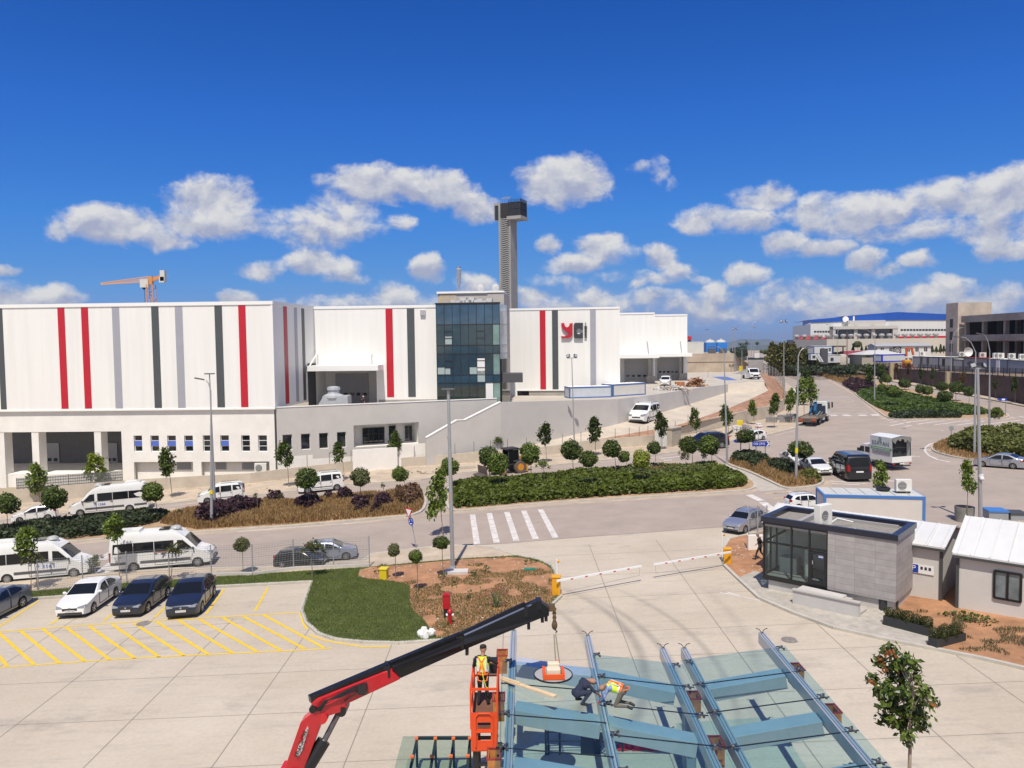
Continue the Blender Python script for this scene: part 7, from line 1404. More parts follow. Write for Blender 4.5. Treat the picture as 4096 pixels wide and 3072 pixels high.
b=MB();q=G(2121,2278,.13);b.box(q.x-.4,q.y-.2,q.z-.02,q.x+.4,q.y+.25,q.z+.05);tag(b.build('valve_cover',M('green_plastic',(.03,.22,.15),.5),smooth=0),'green valve cover set in the bare soil','cover')
FW=M('fence_wire',(.36,.37,.38),.5,metal=.4)
def meshfence(name,label,posts,h,group=None,wire=FW,postm=GALV,pr=.04,nx=26,nz_=14,wt=.006,kerbh=0):
 """posts: ground points; welded wire panels between them"""
 t=thing(name,label,'fence',posts[0],0,group)
 for p in posts:g=MB();g.tube(p-Vector((0,0,.05)),p+Vector((0,0,h+.06)),pr,n=6);g.build('post',postm,t)
 for a,b in zip(posts[:-1],posts[1:]):
  g=MB();up=Vector((0,0,1));d=(b-a)
  for i in range(1,nx):q=a+d*(i/nx);e=d.normalized()*wt;g.quad(q-e+up*.08,q+e+up*.08,q+e+up*h,q-e+up*h)
  for j in range(nz_+1):
   zz=.08+(h-.08)*j/nz_;w2=wt*(2.2 if j%4==0 else 1);g.quad(a+up*(zz-w2),b+up*(zz-w2),b+up*(zz+w2),a+up*(zz+w2))
  g.build('mesh_panel',wire,t,smooth=0)
 return t
fp=[(154,2366),(332,2347),(508,2331),(678,2318),(846,2304),(1011,2301),(1175,2279),(1335,2272),(1478,2266)]
meshfence('wire_fence','silver wire mesh fence between the lawn and the near carriageway',[G(*q,.1)for q in fp],2.05)
b=MB();P=[G(*q,.1)for q in fp[4:]]
for u_,v_ in zip(P[:-1],P[1:]):b.bar(u_+Vector((0,0,.08)),v_+Vector((0,0,.08)),.22,.26)
tag(b.build('fence_plinth',M('fence_plinth_concrete',(.5,.47,.42),.9,var=.1),smooth=0),'low concrete plinth under the lawn fence beside the black hatchback','plinth')
def wallpt(x):
 xs=[q[0]for q in lw];i=min(max(np.searchsorted(xs,x),1),len(xs)-1);f_=(x-xs[i-1])/(xs[i]-xs[i-1]);yb=lw[i-1][1]+(lw[i][1]-lw[i-1][1])*f_;yt=lw[i-1][2]+(lw[i][2]-lw[i-1][2])*f_;q=G(x,yb);return at(x,yt,q.y+.1)
t=thing('fence_posts','row of bare dark fence posts standing on the low concrete wall','fence',wallpt(1140))
for px in(1229,1318,1405,1491,1578,1658,1739,1820,1896,1962,2030,2106,2178,2250,2324,2461,2517,2557,2592,2640,2701,2752):q=wallpt(px);g=MB();g.tube(q-Vector((0,0,.05)),q+Vector((0,0,1.35)),.035,n=5);g.build('post',M('post_dark',(.13,.12,.12),.6),t)
pts_=[wallpt(x)for x in(68,150,275,380,490)];meshfence('wire_fence','dark grey wire fence on the low wall before the loading bay',pts_,1.15,wire=M('fence_dark',(.10,.105,.11),.5),postm=M('post_dark',(.13,.12,.12)),nx=12,nz_=14,wt=.018)
FB=[lowtop[-2]+Vector((0,.4,-.2))]+fence_b+[at(3052,1487,196)];meshfence('wire_fence','grey wire fence along the red soil bank by the road bend',[FB[0].lerp(FB[1],i/6)for i in range(6)]+[FB[1].lerp(FB[2],i/4)for i in range(4)]+[FB[2].lerp(FB[3],i/4)for i in range(5)],2.3,wire=M('fence_dark2',(.26,.27,.28),.5),nx=18,nz_=9,wt=.022,pr=.06)
a=G(2617,1784,.1);b_=G(2688,1788,.1);c_=G(2716,1780,.1);hgt=at(2650,1712,a.y).z
t=thing('transformer_cabinet','concrete transformer cabinet with white doors by the low wall','cabinet',a);f=Fac(a.xy,b_.xy);g=MB();f.box(g,0,a.z-.1,f.L,hgt,-2.6,0);g.build('body',M('cabinet_concrete',(.42,.37,.30),.9,var=.15),t,smooth=0);g=MB();f.box(g,-.1,hgt,f.L+.1,hgt+.15,-2.7,.1);g.build('roof',M('cabinet_concrete',(.42,.37,.30)),t,smooth=0)
for(u0,u1)in((.1,.95),(1.05,1.9)):g=MB();f.box(g,u0,a.z+.1,u1,hgt-.2,0,.04);g.build('door',M('cabinet_white',(.62,.62,.6),.5),t,smooth=0)
boxthing('yellow_tank','yellow plastic tank standing among the paint buckets','tank',2947,2971,1716,1683,YB,.9,.05,dz=.1)
crumple('wrapped_pile','grey plastic wrapped pile behind the old white hatchback',2970,3006,1724,1.2,M('wrap_grey',(.27,.24,.24),.6),9,8,'pile',dz=.1)
for i,(px,py)in enumerate(((2935,1718),(2946,1716),(2957,1718),(2968,1719),(3028,1716),(3036,1717),(3044,1715),(3032,1708),(3041,1707),(2941,1725),(2953,1726))):
 q=G(px,py,.1);t=thing('paint_bucket','white paint bucket in the cluster of buckets on the far pavement','bucket',q,0,'paint buckets on the pavement');g=MB();g.lathe([(.22,0),(.26,.5),(.28,.5),(.28,.55)],q,n=10);g.build('body',SWH,t);g=MB();g.lathe([(.245,.2),(.255,.36)],q,n=10);g.build('band',SRED if i in(5,7)else SGR,t);
PV=M('paver_grey',(.26,.25,.245),.9,var=.2,scale=2)
for i,(x0,x1,yb,yt)in enumerate(((3062,3107,1690,1668),(3108,3140,1680,1660),(3118,3165,1690,1668),(3142,3185,1683,1655),(3165,3190,1690,1664))):
 a=G(x0,yb,.1);b_=G(x1,yb,.1);top=at((x0+x1)/2,yt,a.y).z;f=Fac(a.xy,b_.xy);t=thing('paver_stack','stack of grey paving blocks, %s from the left beside the flatbed truck'%ORD[i],'paving blocks',a,0,'stacks of paving blocks');g=MB();n=max(2,int(f.L/.6))
 for k in range(n):
  for j in range(3):hj=(top-a.z)/3;f.box(g,f.L*k/n+.02,a.z+hj*j+.02,f.L*(k+1)/n-.02,a.z+hj*(j+1)-.01,-1.1-.05*((k+j)%2),-.05*((k*j)%3))
 g.build('blocks',PV,t,smooth=0);g=MB();f.box(g,0,a.z-.02,f.L,a.z+.06,-1.1,0);g.build('pallet',M('pallet_wood',(.25,.18,.11),.9),t,smooth=0)
for i,(x0,x1,yb,h)in enumerate(((3150,3190,1578,1.5),(3158,3195,1600,1.2))):crumple('wrapped_pallet',('upper' if i==0 else 'lower')+' white wrapped pallet behind the far lamp post trees',x0,x1,yb,h,M('white_plastic',(.72,.72,.7)),20+i,6,'pallet',dz=.1)
b=MB();b.path([G(2896,1745,.2),G(2930,1722,.3),G(2915,1735,.2)],.12,6);tag(b.build('black_pipe',BLKM),'black plastic pipe lying on the far pavement by the lamp post','pipe')
for(x0,y0,x1,y1,lab)in((1640,1898,1690,1885,'left'),(2520,1784,2600,1778,'right')):
 g=MB();rg=random.Random(x0)
 for k in range(9):a=G(rg.uniform(x0,x1),rg.uniform(y1-3,y0+3),.12);g.bar(a,a+Vector((rg.uniform(-1.6,1.6),rg.uniform(-.5,.5),rg.uniform(.0,.2))),.08,.05)
 tag(g.build('timber_scrap',M('grey_timber',(.30,.23,.17),.9,var=.2),smooth=0),'small heap of loose timber on the far pavement, the %s one'%lab,'timber')
b=MB();a=G(1900,1870,.12);e=G(1830,1876,.12);b.bar(a+Vector((0,0,.15)),e+Vector((0,0,.15)),.5,.3);tag(b.build('pipe_channel',M('cast_concrete',(.5,.44,.36)),smooth=0),'long concrete channel piece lying on the far pavement behind the excavator','channel')
def heap(name,label,px0,px1,pyb,h,mats,n,seed,lo,hi_):
 a=atz(px0,pyb,YARDZ);b=atz(px1,pyb,YARDZ);rg=random.Random(seed);t=thing(name,label,'heap',(a+b)/2);parts=[MB()for _ in mats]
 for i in range(n):
  s=rg.gauss(.5,.22);c=a.lerp(b,min(1,max(0,s)));e=1-abs(2*min(1,max(0,s))-1);z=h*e**.7*rg.random();q=Vector((c.x,c.y+rg.uniform(-1.2,1.2)*(1-z/h*.5),YARDZ+z));l=rg.uniform(lo,hi_);d=Vector((rg.gauss(0,1),rg.gauss(0,.7),rg.gauss(0,.25))).normalized()*l;parts[i%len(mats)].bar(q-d/2,q+d/2,rg.uniform(.08,.3),rg.uniform(.03,.2))
 for g,mt in zip(parts,mats):g.build('debris',mt,t,smooth=0)
heap('wood_heap','heap of broken orange brown wood above the ramp wall',2748,2820,1546,1.7,[M('broken_wood',(.36,.14,.06),.85,var=.3),M('dark_wood',(.16,.075,.04),.85),M('pale_wood',(.45,.28,.16),.85)],150,3,.6,2.2)
heap('rubble_heap','low heap of white and grey rubble left of the wood heap',2618,2760,1561,.9,[SWH,M('rubble_grey',(.35,.33,.31),.9),M('rubble_tan',(.38,.28,.2),.9),M('white_plastic',(.72,.72,.7))],200,4,.3,1.1)
g=MB();a=atz(2702,1547,YARDZ);b_=atz(2738,1547,YARDZ);g.box(a.x,a.y-.5,YARDZ,b_.x,a.y+.6,YARDZ+.9);tag(g.build('wood_crate',M('broken_wood',(.36,.14,.06)),smooth=0),'orange brown wooden crate between the rubble and wood heaps','crate')
o=MB().add([atz(*q,YARDZ+.02)for q in((2850,1507),(2904,1506),(2950,1520),(2898,1521))],[(0,1,2,3)]).build('blue_mat',M('blue_ground_paint',(.10,.17,.42),.8,var=.15),smooth=0);tag(o,'blue painted rectangle on the yard surface','ground marking')
g=MB();q=atz(2964,1490,YARDZ);g.box(q.x-.45,q.y,YARDZ,q.x+.45,q.y+.5,YARDZ+1.7);tag(g.build('yellow_box',YB,smooth=0),'small yellow box at the foot of the beige wall','box')
d_=Vector((.756,-.654,0));n_=Vector((-.654,-.756,0));cG=G(3586,2449,.12);LG=7.1;DG=3.4;f=Fac((cG-d_*LG).xy,cG.xy)
def fz(px,py,d=0):return f.uv(px,py,d)[1]
z0=cG.z-.1;zf_=fz(3589,2411,.15);ztp_=fz(3589,2164,.15);zband=fz(3589,2150,.15)
gh=thing('guard_house','grey stone clad guard house with a glazed corner and black roof edge','guard house',cG);ST=stonemat('light_stone_cladding',(.36,.335,.325),1.02,.335,.012,.09,.72)
ug=f.uv(2900+757/1.8437,1950+500/1.8437,.15)[0]
g=MB();f.box(g,.3,z0-.3,LG-.12,zf_,-DG+.1,0);g.build('plinth',M('plinth_light',(.50,.48,.46),.9,var=.08),gh,smooth=0)
g=MB();f.box(g,ug,zf_,LG,ztp_,-DG,.15);f.box(g,.05,zf_,ug,ztp_,-DG,-DG+.25);g.build('wall',ST,gh,smooth=0)
g=MB();f.box(g,.0,zf_-.1,ug,zf_,-DG+.1,.1);f.box(g,.1,ztp_-.25,ug,ztp_-.02,-DG+.26,.1);f.box(g,.05,zf_,ug-.05,zf_+.05,-DG+.3,0);g.build('floor',M('guard_floor',(.30,.28,.27),.7),gh,smooth=0)
g=MB();f.box(g,-.08,ztp_,LG+.08,zband+.12,.0,.22);f.box(g,-.08,ztp_,.25,zband+.12,-DG-.08,-.0);f.box(g,LG-.27,ztp_,LG+.08,zband+.12,-DG-.08,0);f.box(g,.25,ztp_,LG-.27,zband+.12,-DG-.08,-DG+.28);g.build('roof_parapet',M('parapet_navy_black',(.018,.02,.035),.3),gh,smooth=0)
g=MB();f.box(g,.25,ztp_-.02,LG-.27,ztp_+.03,-DG+.28,0);g.build('roof_deck',M('roof_gravel',(.25,.23,.20),.95,var=.35,scale=12),gh,smooth=0)
g=MB();f.box(g,1.9,ztp_+.03,2.15,ztp_+.3,-DG+.29,-.01);f.box(g,2.6,ztp_+.03,LG-.6,ztp_+.2,-DG+.9,-DG+.75);g.build('roof_upstand',M('roof_grey',(.32,.31,.30),.9),gh,smooth=0)
GG=glassmat('guard_glass',(.80,.86,.85),1.55,.02,1.3);BF=M('black_frame',(.012,.012,.013),.35)
us_=[f.uv(2900+x/1.8437,1950+450/1.8437,.1)[0]for x in(362,490,622,757)];us_=[.06]+us_[1:];zt_l=fz(2900+690/1.8437,1950+425/1.8437,.1)
for i in range(3):
 g=MB();f.box(g,us_[i]+.04,zf_+.02,us_[i+1]-.04,ztp_-.03,.06,.075);g.build('window',GG,gh,smooth=0)
g=MB();f.box(g,.03,zf_+.02,.045,ztp_-.03,-DG+.3,.05);g.build('side_window',GG,gh,smooth=0)
g=MB()
for u in us_[:-1]+[ug-.03]:f.box(g,u-.045,zf_,u+.045,ztp_-.001,.03,.13)
for u,d in((.03,-.9),(.03,-1.8)):f.box(g,.0,zf_,.09,ztp_,d-.04,d+.04)
zmid=zf_+(ztp_-zf_)*.64
f.box(g,.0,zmid-.05,ug,zmid+.05,.035,.125);f.box(g,.0,zmid-.05,.09,zmid+.05,-DG+.3,.03);f.box(g,.0,zf_-.12,ug,zf_+.12,.035,.14);f.box(g,.0,zf_-.12,.09,zf_+.12,-DG+.3,.03);f.box(g,.0,ztp_-.12,ug,ztp_,.036,.122);g.build('window_frames',BF,gh,smooth=0)
g=MB();f.box(g,us_[2]+.02,zf_+.13,us_[2]+.16,zmid-.1,.08,.16);f.box(g,ug-.2,zf_+.13,ug-.06,zmid-.1,.08,.16);f.box(g,us_[2]+.16,zmid-.24,ug-.2,zmid-.1,.08,.16);f.box(g,us_[2]+.16,zf_+.13,ug-.2,zf_+.3,.08,.16);dr=g.build('door',BF,gh,smooth=0)
g=MB();f.box(g,us_[2]+.2,zf_+1.25,us_[2]+.24,zf_+1.45,.16,.22);g.build('handle',ALU,dr,smooth=0);g=MB();f.box(g,us_[2]+.5,zf_+1.62,us_[2]+.98,zf_+1.80,.085,.1);g.build('notice',M('notice_blue',(.05,.16,.6),.4),dr,smooth=0);g=MB();f.box(g,us_[2]+.5,zf_+1.66,us_[2]+.75,zf_+1.76,.1,.105);g.build('notice_panel',SWH,dr,smooth=0)
g=MB();f.box(g,us_[0]+.4,zf_+.05,us_[0]+1.4,zf_+.95,-1.9,-1.2);f.box(g,us_[1]+.4,zf_+.05,us_[1]+.65,zf_+1.9,-1.1,-.8);g.build('desk',M('desk_white',(.55,.55,.52),.6),gh,smooth=0)
q=f.p(f.uv(3290,2060,-.35)[0],ztp_+.06,-.45);t=ac_unit(q,math.atan2(d_.y,d_.x)+1.25,w=1.0,h=1.15,label='tall white air conditioner unit on the guard house roof',d=.42)
g=MB();g.path([f.p(f.uv(3320,2100,-1)[0],ztp_+.15,-.8),f.p(f.uv(3350,2088,-1)[0],ztp_+.5,-1.0),f.p(f.uv(3400,2098,-1)[0],ztp_+.3,-1.5)],.04,6);g.build('hose',SWH,gh)
crumple('roof_rag','crumpled white sheet lying on the guard house roof gravel',3370,3420,2124,.18,SWH,31,5,'sheet',z=ztp_+.05)
pa=[G(3170,2414,.12),G(3434,2471,.12)];fr=Fac(pa[0].xy,pa[1].xy);h0=fr.uv(3170,2361)[1];h1=fr.uv(3437,2416)[1];t=thing('ramp_parapet','low white walled access ramp before the guard house door','ramp',pa[0]);g=MB();zb_=pa[0].z-.15
g.add([fr.p(0,zb_,0),fr.p(fr.L,zb_,0),fr.p(fr.L,h1,0),fr.p(0,h0,0),fr.p(0,zb_,-.22),fr.p(fr.L,zb_,-.22),fr.p(fr.L,h1,-.22),fr.p(0,h0,-.22)],[(0,1,2,3),(4,7,6,5),(0,3,7,4),(1,5,6,2),(2,6,7,3)]);fr.box(g,.0,zb_,2.4,h0-.02,-1.25,-.225);g.build('wall',M('plinth_light',(.5,.48,.46)),t,smooth=0)
g=MB();g.bar(fr.p(-.05,h0+.03,-.11),fr.p(fr.L+.05,h1+.03,-.11),.34,.06);g.build('coping',M('coping_stone',(.42,.40,.37),.8),t,smooth=0)
g=MB()
for k in range(3):fr.box(g,2.4+.35*k,zb_,2.75+.35*k,h0-.1-.2*k,-1.2,-.225)
g.build('steps',M('coping_stone',(.42,.40,.37)),t,smooth=0)
a=G(2993,2200,.12);zp_=at(2993,2142,a.y).z;hf_=at(2993,2028,a.y).z-zp_;g=MB();g.box(a.x,a.y,a.z-.1,a.x+1.4,a.y+.3,zp_);t=thing('pier_wall','short white rendered wall beside the guard house with a wire panel above','wall',a);g.build('wall',WPLA,t,smooth=0)
meshfence('wire_fence','short wire fence panel behind the guard house',[a+Vector((q,.15,zp_-a.z))for q in(.08,.68,1.3)],hf_,nx=10,nz_=14)
RIBW=cladding('ribbed_white_roof',(.62,.62,.61),.75,.80);PWALL=M('prefab_wall',(.58,.56,.53),.7,var=.05,scale=.8);EDGE=M('dark_edge',(.06,.065,.065),.6)
def prefab(name,label,C,d,nb,L,D,ez,rz_,z0,left=True,win=None):
 """C front corner, d along the eave, nb towards the back; gable roof with ridge at D/2"""
 t=thing(name,label,'cabin',(C.x,C.y,z0));d=Vector(d);nb=Vector(nb);P=lambda u,w,z:Vector((C.x,C.y,0))+d*u+nb*w+Vector((0,0,z))
 g=MB();a=[P(0,0,z0),P(L,0,z0),P(L,D,z0),P(0,D,z0)];b=[P(0,0,ez),P(L,0,ez),P(L,D,ez),P(0,D,ez)];r0,r1=P(0,D/2,rz_),P(L,D/2,rz_)
 g.add(a+b+[r0,r1],[(0,1,5,4),(1,2,6,9,5),(2,3,7,6),(3,0,4,8,7)]);g.build('wall',PWALL,t,smooth=0)
 g=MB();e=.22;sl=(rz_-ez)/(D/2);th=Vector((0,0,.09))
 for(w0,w1)in((-e,D/2),(D+e,D/2)):
  za=ez-sl*e+.04;q=[P(-e,w0,za),P(L+e,w0,za),P(L+e,w1,rz_+.04),P(-e,w1,rz_+.04)];g.ext(q,th)
 n=int(L/.75)
 for k in range(n+1):u=-e+(L+2*e)*k/n;g.bar(P(u,-e,ez-sl*e+.15),P(u,D/2,rz_+.15),.05,.05)
 g.build('roof',RIBW,t,smooth=0)
 g=MB();
 g.bar(P(-e,-e,ez-sl*e-.03),P(L+e,-e,ez-sl*e-.03),.08,.12)
 for u in(0,L):g.bar(P(u,-.0,z0),P(u,-.0,ez-.1),.14,.14,(d.x,d.y,0))
 g.build('edge_trim',EDGE,t,smooth=0)
 for(u0,zz0,u1,zz1)in(win or[]):
  g=MB();w=-.03;g.add([P(u0,w,zz0),P(u1,w,zz0),P(u1,w,zz1),P(u0,w,zz1)],[(0,1,2,3)]);o=g.build('window',M('curtained_glass',(.16,.19,.20),.1,spec=.8,var=.4,scale=1.2),t,smooth=0);g=MB()
  for(p1,p2)in(((u0,zz0),(u1,zz0)),((u1,zz0),(u1,zz1)),((u1,zz1),(u0,zz1)),((u0,zz1),(u0,zz0)),(((u0+u1)/2,zz0),((u0+u1)/2,zz1))):g.bar(P(p1[0],w-.02,p1[1]),P(p2[0],w-.02,p2[1]),.1,.1,(n_.x,n_.y,0)if p1[0]==p2[0]else(0,0,1))
  g.build('frame',BF,o,smooth=0)
 return t,P
nb=-n_;CA=G(3762,2403,.1);zA=CA.z-.1
t,P=prefab('prefab_cabin','long white roofed prefab cabin directly behind the guard house',CA,-d_,nb,9.6,4.8,3.7,4.35,zA)
zs_=at(3700,2240,CA.y).z;q=CA-d_*.95;q=Vector((q.x,q.y,at(3708,2276,CA.y+.6).z))+n_*.03;t2=frame(q,d_,(0,0,1));g=MB();g.box(-.62,-.24,0,.62,.24,.02,t2);sg_=g.build('parking_sign',SWH,t,smooth=0);g=MB();g.box(-.6,-.22,.02,-.14,.22,.026,t2);g.build('sign_panel',SB,sg_,smooth=0);text('P',.42,SWH,t2@Matrix.Translation((-.37,0,.03)),sg_);g=MB()
for k in range(3):g.box(-.04+.2*k,-.02,.02,.08+.2*k,.14,.027,t2)
g.build('sign_symbols',M('plate_text',(.03,.03,.05)),sg_,smooth=0)
CB=G(3828,2432,.1);zB=CB.z-.15;fcb=Fac(CB.xy,(CB+d_*8).xy);w=fcb.r(3978,2290,4085,2398)
prefab('prefab_cabin','white roofed prefab cabin with a black framed window at the right edge',CB,d_,nb,9.5,6,3.72,5.0,zB,win=[(w[0],w[1],w[2],w[3])])
fa_=(22.7,56.2);fb_=(29.5,54.9);BLE=M('bright_blue_frame',(.06,.20,.52),.4)
t,f=cabin('office_container','white container with bright blue edges behind the guard house',fa_,fb_,.8,3.52,2.9,PANW,BLE,roofm=M('container_roof',(.52,.52,.49),.6,var=.08),post=.2)
q=f.p(f.L*.83,3.6,-1.2);ac_unit(q,-.1,label='white air conditioner unit on top of the blue edged container',sc=1.15)
g=MB();q=f.p(f.L*.66,3.6,-1.9);g.lathe([(.42,0),(.5,.05),(.5,.18),(.42,.22),(.3,.2),(.3,.05)],q,n=14);tag(g.build('cable_coil',BLKM),'black coil lying on the blue edged container roof','coil')
t=thing('concrete_planter','round concrete planter tub behind the cabins by the flood mast','planter',G(3879,2092));q=G(3879,2092);g=MB();k_=(at(3916,2060,q.y)-at(3842,2060,q.y)).length/2;zt_=at(3879,2034,q.y).z
g.lathe([(k_*.92,q.z),(k_,zt_),(k_*.86,zt_),(k_*.84,zt_-.25)],(q.x,q.y+k_,0),n=16);g.build('tub',M('tub_concrete',(.24,.23,.21),.9,var=.25),t,smooth=30);g=MB();g.lathe([(k_*.84,zt_-.2),(.01,zt_-.16)],(q.x,q.y+k_,0),n=16);g.build('soil',EARTH,t)
for i,(x0,x1,yb,yt,mt)in enumerate(((3956,4034,2080,2050,BLE),(4044,4110,2082,2060,EDGE))):
 a=G(x0,yb);b_=G(x1,yb);f=Fac(a.xy,b_.xy);zt_=f.uv((x0+x1)/2,yt)[1];t=thing('waste_container',('blue lidded' if i==0 else 'dark lidded')+' low grey waste container behind the right cabin','container',a);g=MB();f.box(g,0,a.z,f.L,zt_,-1.3,0);g.build('body',SGR,t,smooth=0);g=MB();f.box(g,-.05,zt_,f.L+.05,zt_+.12,-1.35,.05);g.build('lid',mt,t,smooth=0)
DKP=M('planter_anthracite',(.028,.032,.035),.55)
BALL=[crownmesh('bush','round',900,80+i)for i in range(2)]
for m_ in BALL:m_.materials.clear();m_.materials.append(leafmat('box_leaf',(.012,.02,.007),(.075,.08,.02)))
bi=0
for i,(A_,B_,yt,lab,balls)in enumerate((((3532,2499),(3712,2546),2462,'long dark planter box with clipped bushes beside the paved path',((3560,2445),(3600,2470),(3650,2474),(3690,2480),(3730,2494))),((3712,2580),(3748,2594),2545,'dark planter box turned across the end of the long planter',((3728,2530),(3752,2522),(3776,2512),(3775,2494),(3732,2540))))):
 a=G(*A_,.12);b_=G(*B_,.12);f=Fac(a.xy,b_.xy);zt_=f.uv(A_[0],yt)[1];dep=.55 if i==0 else 1.9
 t=thing('planter_box',lab,'planter',a);g=MB();f.box(g,0,a.z-.12,f.L,zt_,-.05,0);f.box(g,0,a.z-.12,f.L,zt_,-dep,-dep+.05);f.box(g,0,a.z-.12,.05,zt_,-dep+.05,-.05);f.box(g,f.L-.05,a.z-.12,f.L,zt_,-dep+.05,-.05);g.build('box',DKP,t,smooth=0);g=MB();f.box(g,.05,a.z-.1,f.L-.05,zt_-.07,-dep+.05,-.05);g.build('soil',EARTH,t,smooth=0)
 for j,(px,py)in enumerate(balls):
  if i==0:c=f.p(f.L*(.08+.21*j),zt_+.14,-.28)
  else:c=f.p(f.L*(.35+.3*(j%2)),zt_+.14,-.25-.34*j)
  o=linkmesh(BALL[bi%2],'clipped_bush',None);bi+=1;r=.27+.03*(j%3);o.location=c;o.scale=(r,r,r*1.1);tag(o,'small clipped bush, %s in the %s planter'%(ORD[j],'long' if i==0 else 'crosswise'),'bush','clipped bushes in the dark planters')
a=G(3536,2440,.12);t=thing('planter_box','small dark planter box against the guard house corner','planter',a);g=MB();g.box(a.x-.2,a.y-.1,a.z-.1,a.x+.7,a.y+.5,a.z+.55);g.build('box',DKP,t,smooth=0)
for j in range(2):o=linkmesh(BALL[j],'clipped_bush',None);o.location=a+Vector((.05+.4*j,.2,.72));o.scale=(.28,.28,.3);tag(o,'small clipped bush, %s in the planter at the house corner'%ORD[j],'bush','clipped bushes in the dark planters')
CYk=310;t=thing('tower_crane','orange tower crane behind the left hall with its jib to the left','crane',(at(604,1250,CYk).x,CYk,0));CO=M('crane_orange',(.62,.27,.08),.5);c0=at(605,1215,CYk);c1=at(604,1138,CYk);g=MB();w=1.25
for sx in(-1,1):
 for sy in(-1,1):g.bar((c0.x+sx*w,CYk+sy*w,0),(c1.x+sx*w,CYk+sy*w,c1.z),.28,.28)
zz=0.;k=0
while zz<c1.z-2.4:
 for sy in(-1,1):g.bar((c0.x-w*(1 if k%2 else-1),CYk+sy*w,zz),(c0.x+w*(1 if k%2 else-1),CYk+sy*w,zz+2.4),.16,.16)
 g.bar((c0.x-w,CYk-w,zz),(c0.x+w,CYk-w,zz),.16,.16);zz+=2.4;k+=1
g.build('mast',CO,t,smooth=0)
g=MB();j0=at(606,1124,CYk);j1=at(402,1137,CYk);tp0=at(596,1106,CYk);tp1=at(404,1132,CYk)
g.bar(j0,j1,.35,.35);g.bar(j0+Vector((0,2,0)),j1+Vector((0,1,0)),.35,.35);g.bar(tp0,tp1,.3,.3);n=26
for k in range(n):a=j0.lerp(j1,k/n);b_=tp0.lerp(tp1,(k+.5)/n);c=j0.lerp(j1,(k+1)/n);g.bar(a,b_,.2,.2);g.bar(b_,c,.2,.2)
g.build('jib',M('crane_pale_orange',(.60,.36,.24),.6),t,smooth=0);g=MB();k0=at(604,1120,CYk);k1=at(655,1104,CYk);g.bar(k0,k1,1.0,1.4);g.bar(at(604,1138,CYk),at(604,1106,CYk),1.5,1.5,(0,1,0));g.build('counter_jib',CO,t,smooth=0)
g=MB();k2=at(656,1104,CYk);g.box(k2.x-1.2,CYk-1,k2.z-2,k2.x+.6,CYk+1,k2.z+2.2);k3=at(650,1120,CYk);g.box(k3.x-1,CYk-1,k3.z-1,k3.x+1,CYk+1,k3.z+1.2);g.build('counterweight',M('crane_white',(.6,.6,.58),.6),t,smooth=0)
g=MB();k4=at(583,1134,CYk);g.box(k4.x-1.8,CYk-1.2,k4.z-1.6,k4.x+1.4,CYk+1,k4.z+1.6);g.build('operator_cab',M('crane_white',(.6,.6,.58)),t,smooth=0)
g=MB();h0=at(576,1130,CYk);h1=at(580,1212,CYk);g.tube(h0,h1,.07,n=4);hk=at(576,1152,CYk);g.ell(hk,.7,8,6);g.build('hook_line',BLKM,t)
BRW=M('brown_stone_wall',(.115,.075,.055),.95,var=.3,scale=.8,bump=.4,bscale=3,detail=9)
bwl=[(3366,1462,1456),(3435,1482,1462),(3500,1503,1466),(3573,1517,1474),(3625,1524,1478),(3700,1540,1483),(3800,1561,1492),(3976,1590,1503),(4096,1618,1511),(4300,1660,1522)]
t=thing('retaining_wall','long dark brown stone retaining wall along the far right pavement','wall',G(3800,1561));g=MB();cpg=MB();pb=[(G(x,yb),at(x,yt,G(x,yb).y).z)for x,yb,yt in bwl]
for(a,b_)in zip(pb[:-1],pb[1:]):
 f=Fac(a[0].xy,b_[0].xy);g.add([f.p(0,a[0].z-.2,0),f.p(f.L,b_[0].z-.2,0),f.p(f.L,b_[1],0),f.p(0,a[1],0),f.p(0,a[0].z-.2,-.6),f.p(f.L,b_[0].z-.2,-.6),f.p(f.L,b_[1],-.6),f.p(0,a[1],-.6)],[(0,1,2,3),(4,7,6,5),(0,3,7,4),(1,5,6,2),(2,6,7,3)]);cpg.bar(f.p(0,a[1]+.08,-.3),f.p(f.L,b_[1]+.08,-.3),.8,.16)
g.build('wall',BRW,t,smooth=0);cpg.build('coping',M('coping_sand',(.42,.36,.29),.9),t,smooth=0)
for px in(3566,3798):i=3 if px<3700 else 6;q=pb[i][0];g=MB();g.box(q.x-1.1,q.y-.5,q.z-.2,q.x+1.1,q.y+.2,pb[i][1]+(1.6 if px<3700 else.3));g.build('pier',M('pier_sand',(.40,.32,.21),.9),t,smooth=0)
topl=[Vector((p[0].x,p[0].y+.7,p[1]-.1))for p in pb]
polysurf('upper_terrace',[v[:]for v in topl]+[(260,150,9.0),(260,300,10),(150,330,9.5),(115,300,8.5),(92,262,5.4)],M('terrace_soil',(.34,.24,.16),1.,var=.35,scale=.15,detail=9))
pl=[]
for(a,b_)in zip(topl[1:-1],topl[2:]):n=max(1,int((b_-a).length/3));pl+=[a.lerp(b_,k/n)for k in range(n)]
meshfence('wire_fence','black wire fence along the top of the brown retaining wall',pl,1.7,wire=M('fence_black',(.02,.02,.022),.6),postm=M('fence_black',(.02,.02,.022)),nx=10,nz_=7,wt=.03,pr=.07)
pvr=[(3366,1463),(3435,1483),(3573,1518),(3625,1525),(3800,1562),(3976,1591),(4096,1619),(4300,1662),(4400,1700),(4250,1657),(4096,1627),(3985,1605),(3815,1573),(3647,1541),(3479,1511),(3371,1487),(3330,1474)]
sheet('pavement',gp(pvr),SAND,.1)
kerb(gp([(4250,1657),(4096,1627),(3985,1605),(3815,1573),(3647,1541),(3479,1511),(3371,1487)]),h=.16,w=.3,mat=M('kerb_shadow_grey',(.22,.19,.16),.9))
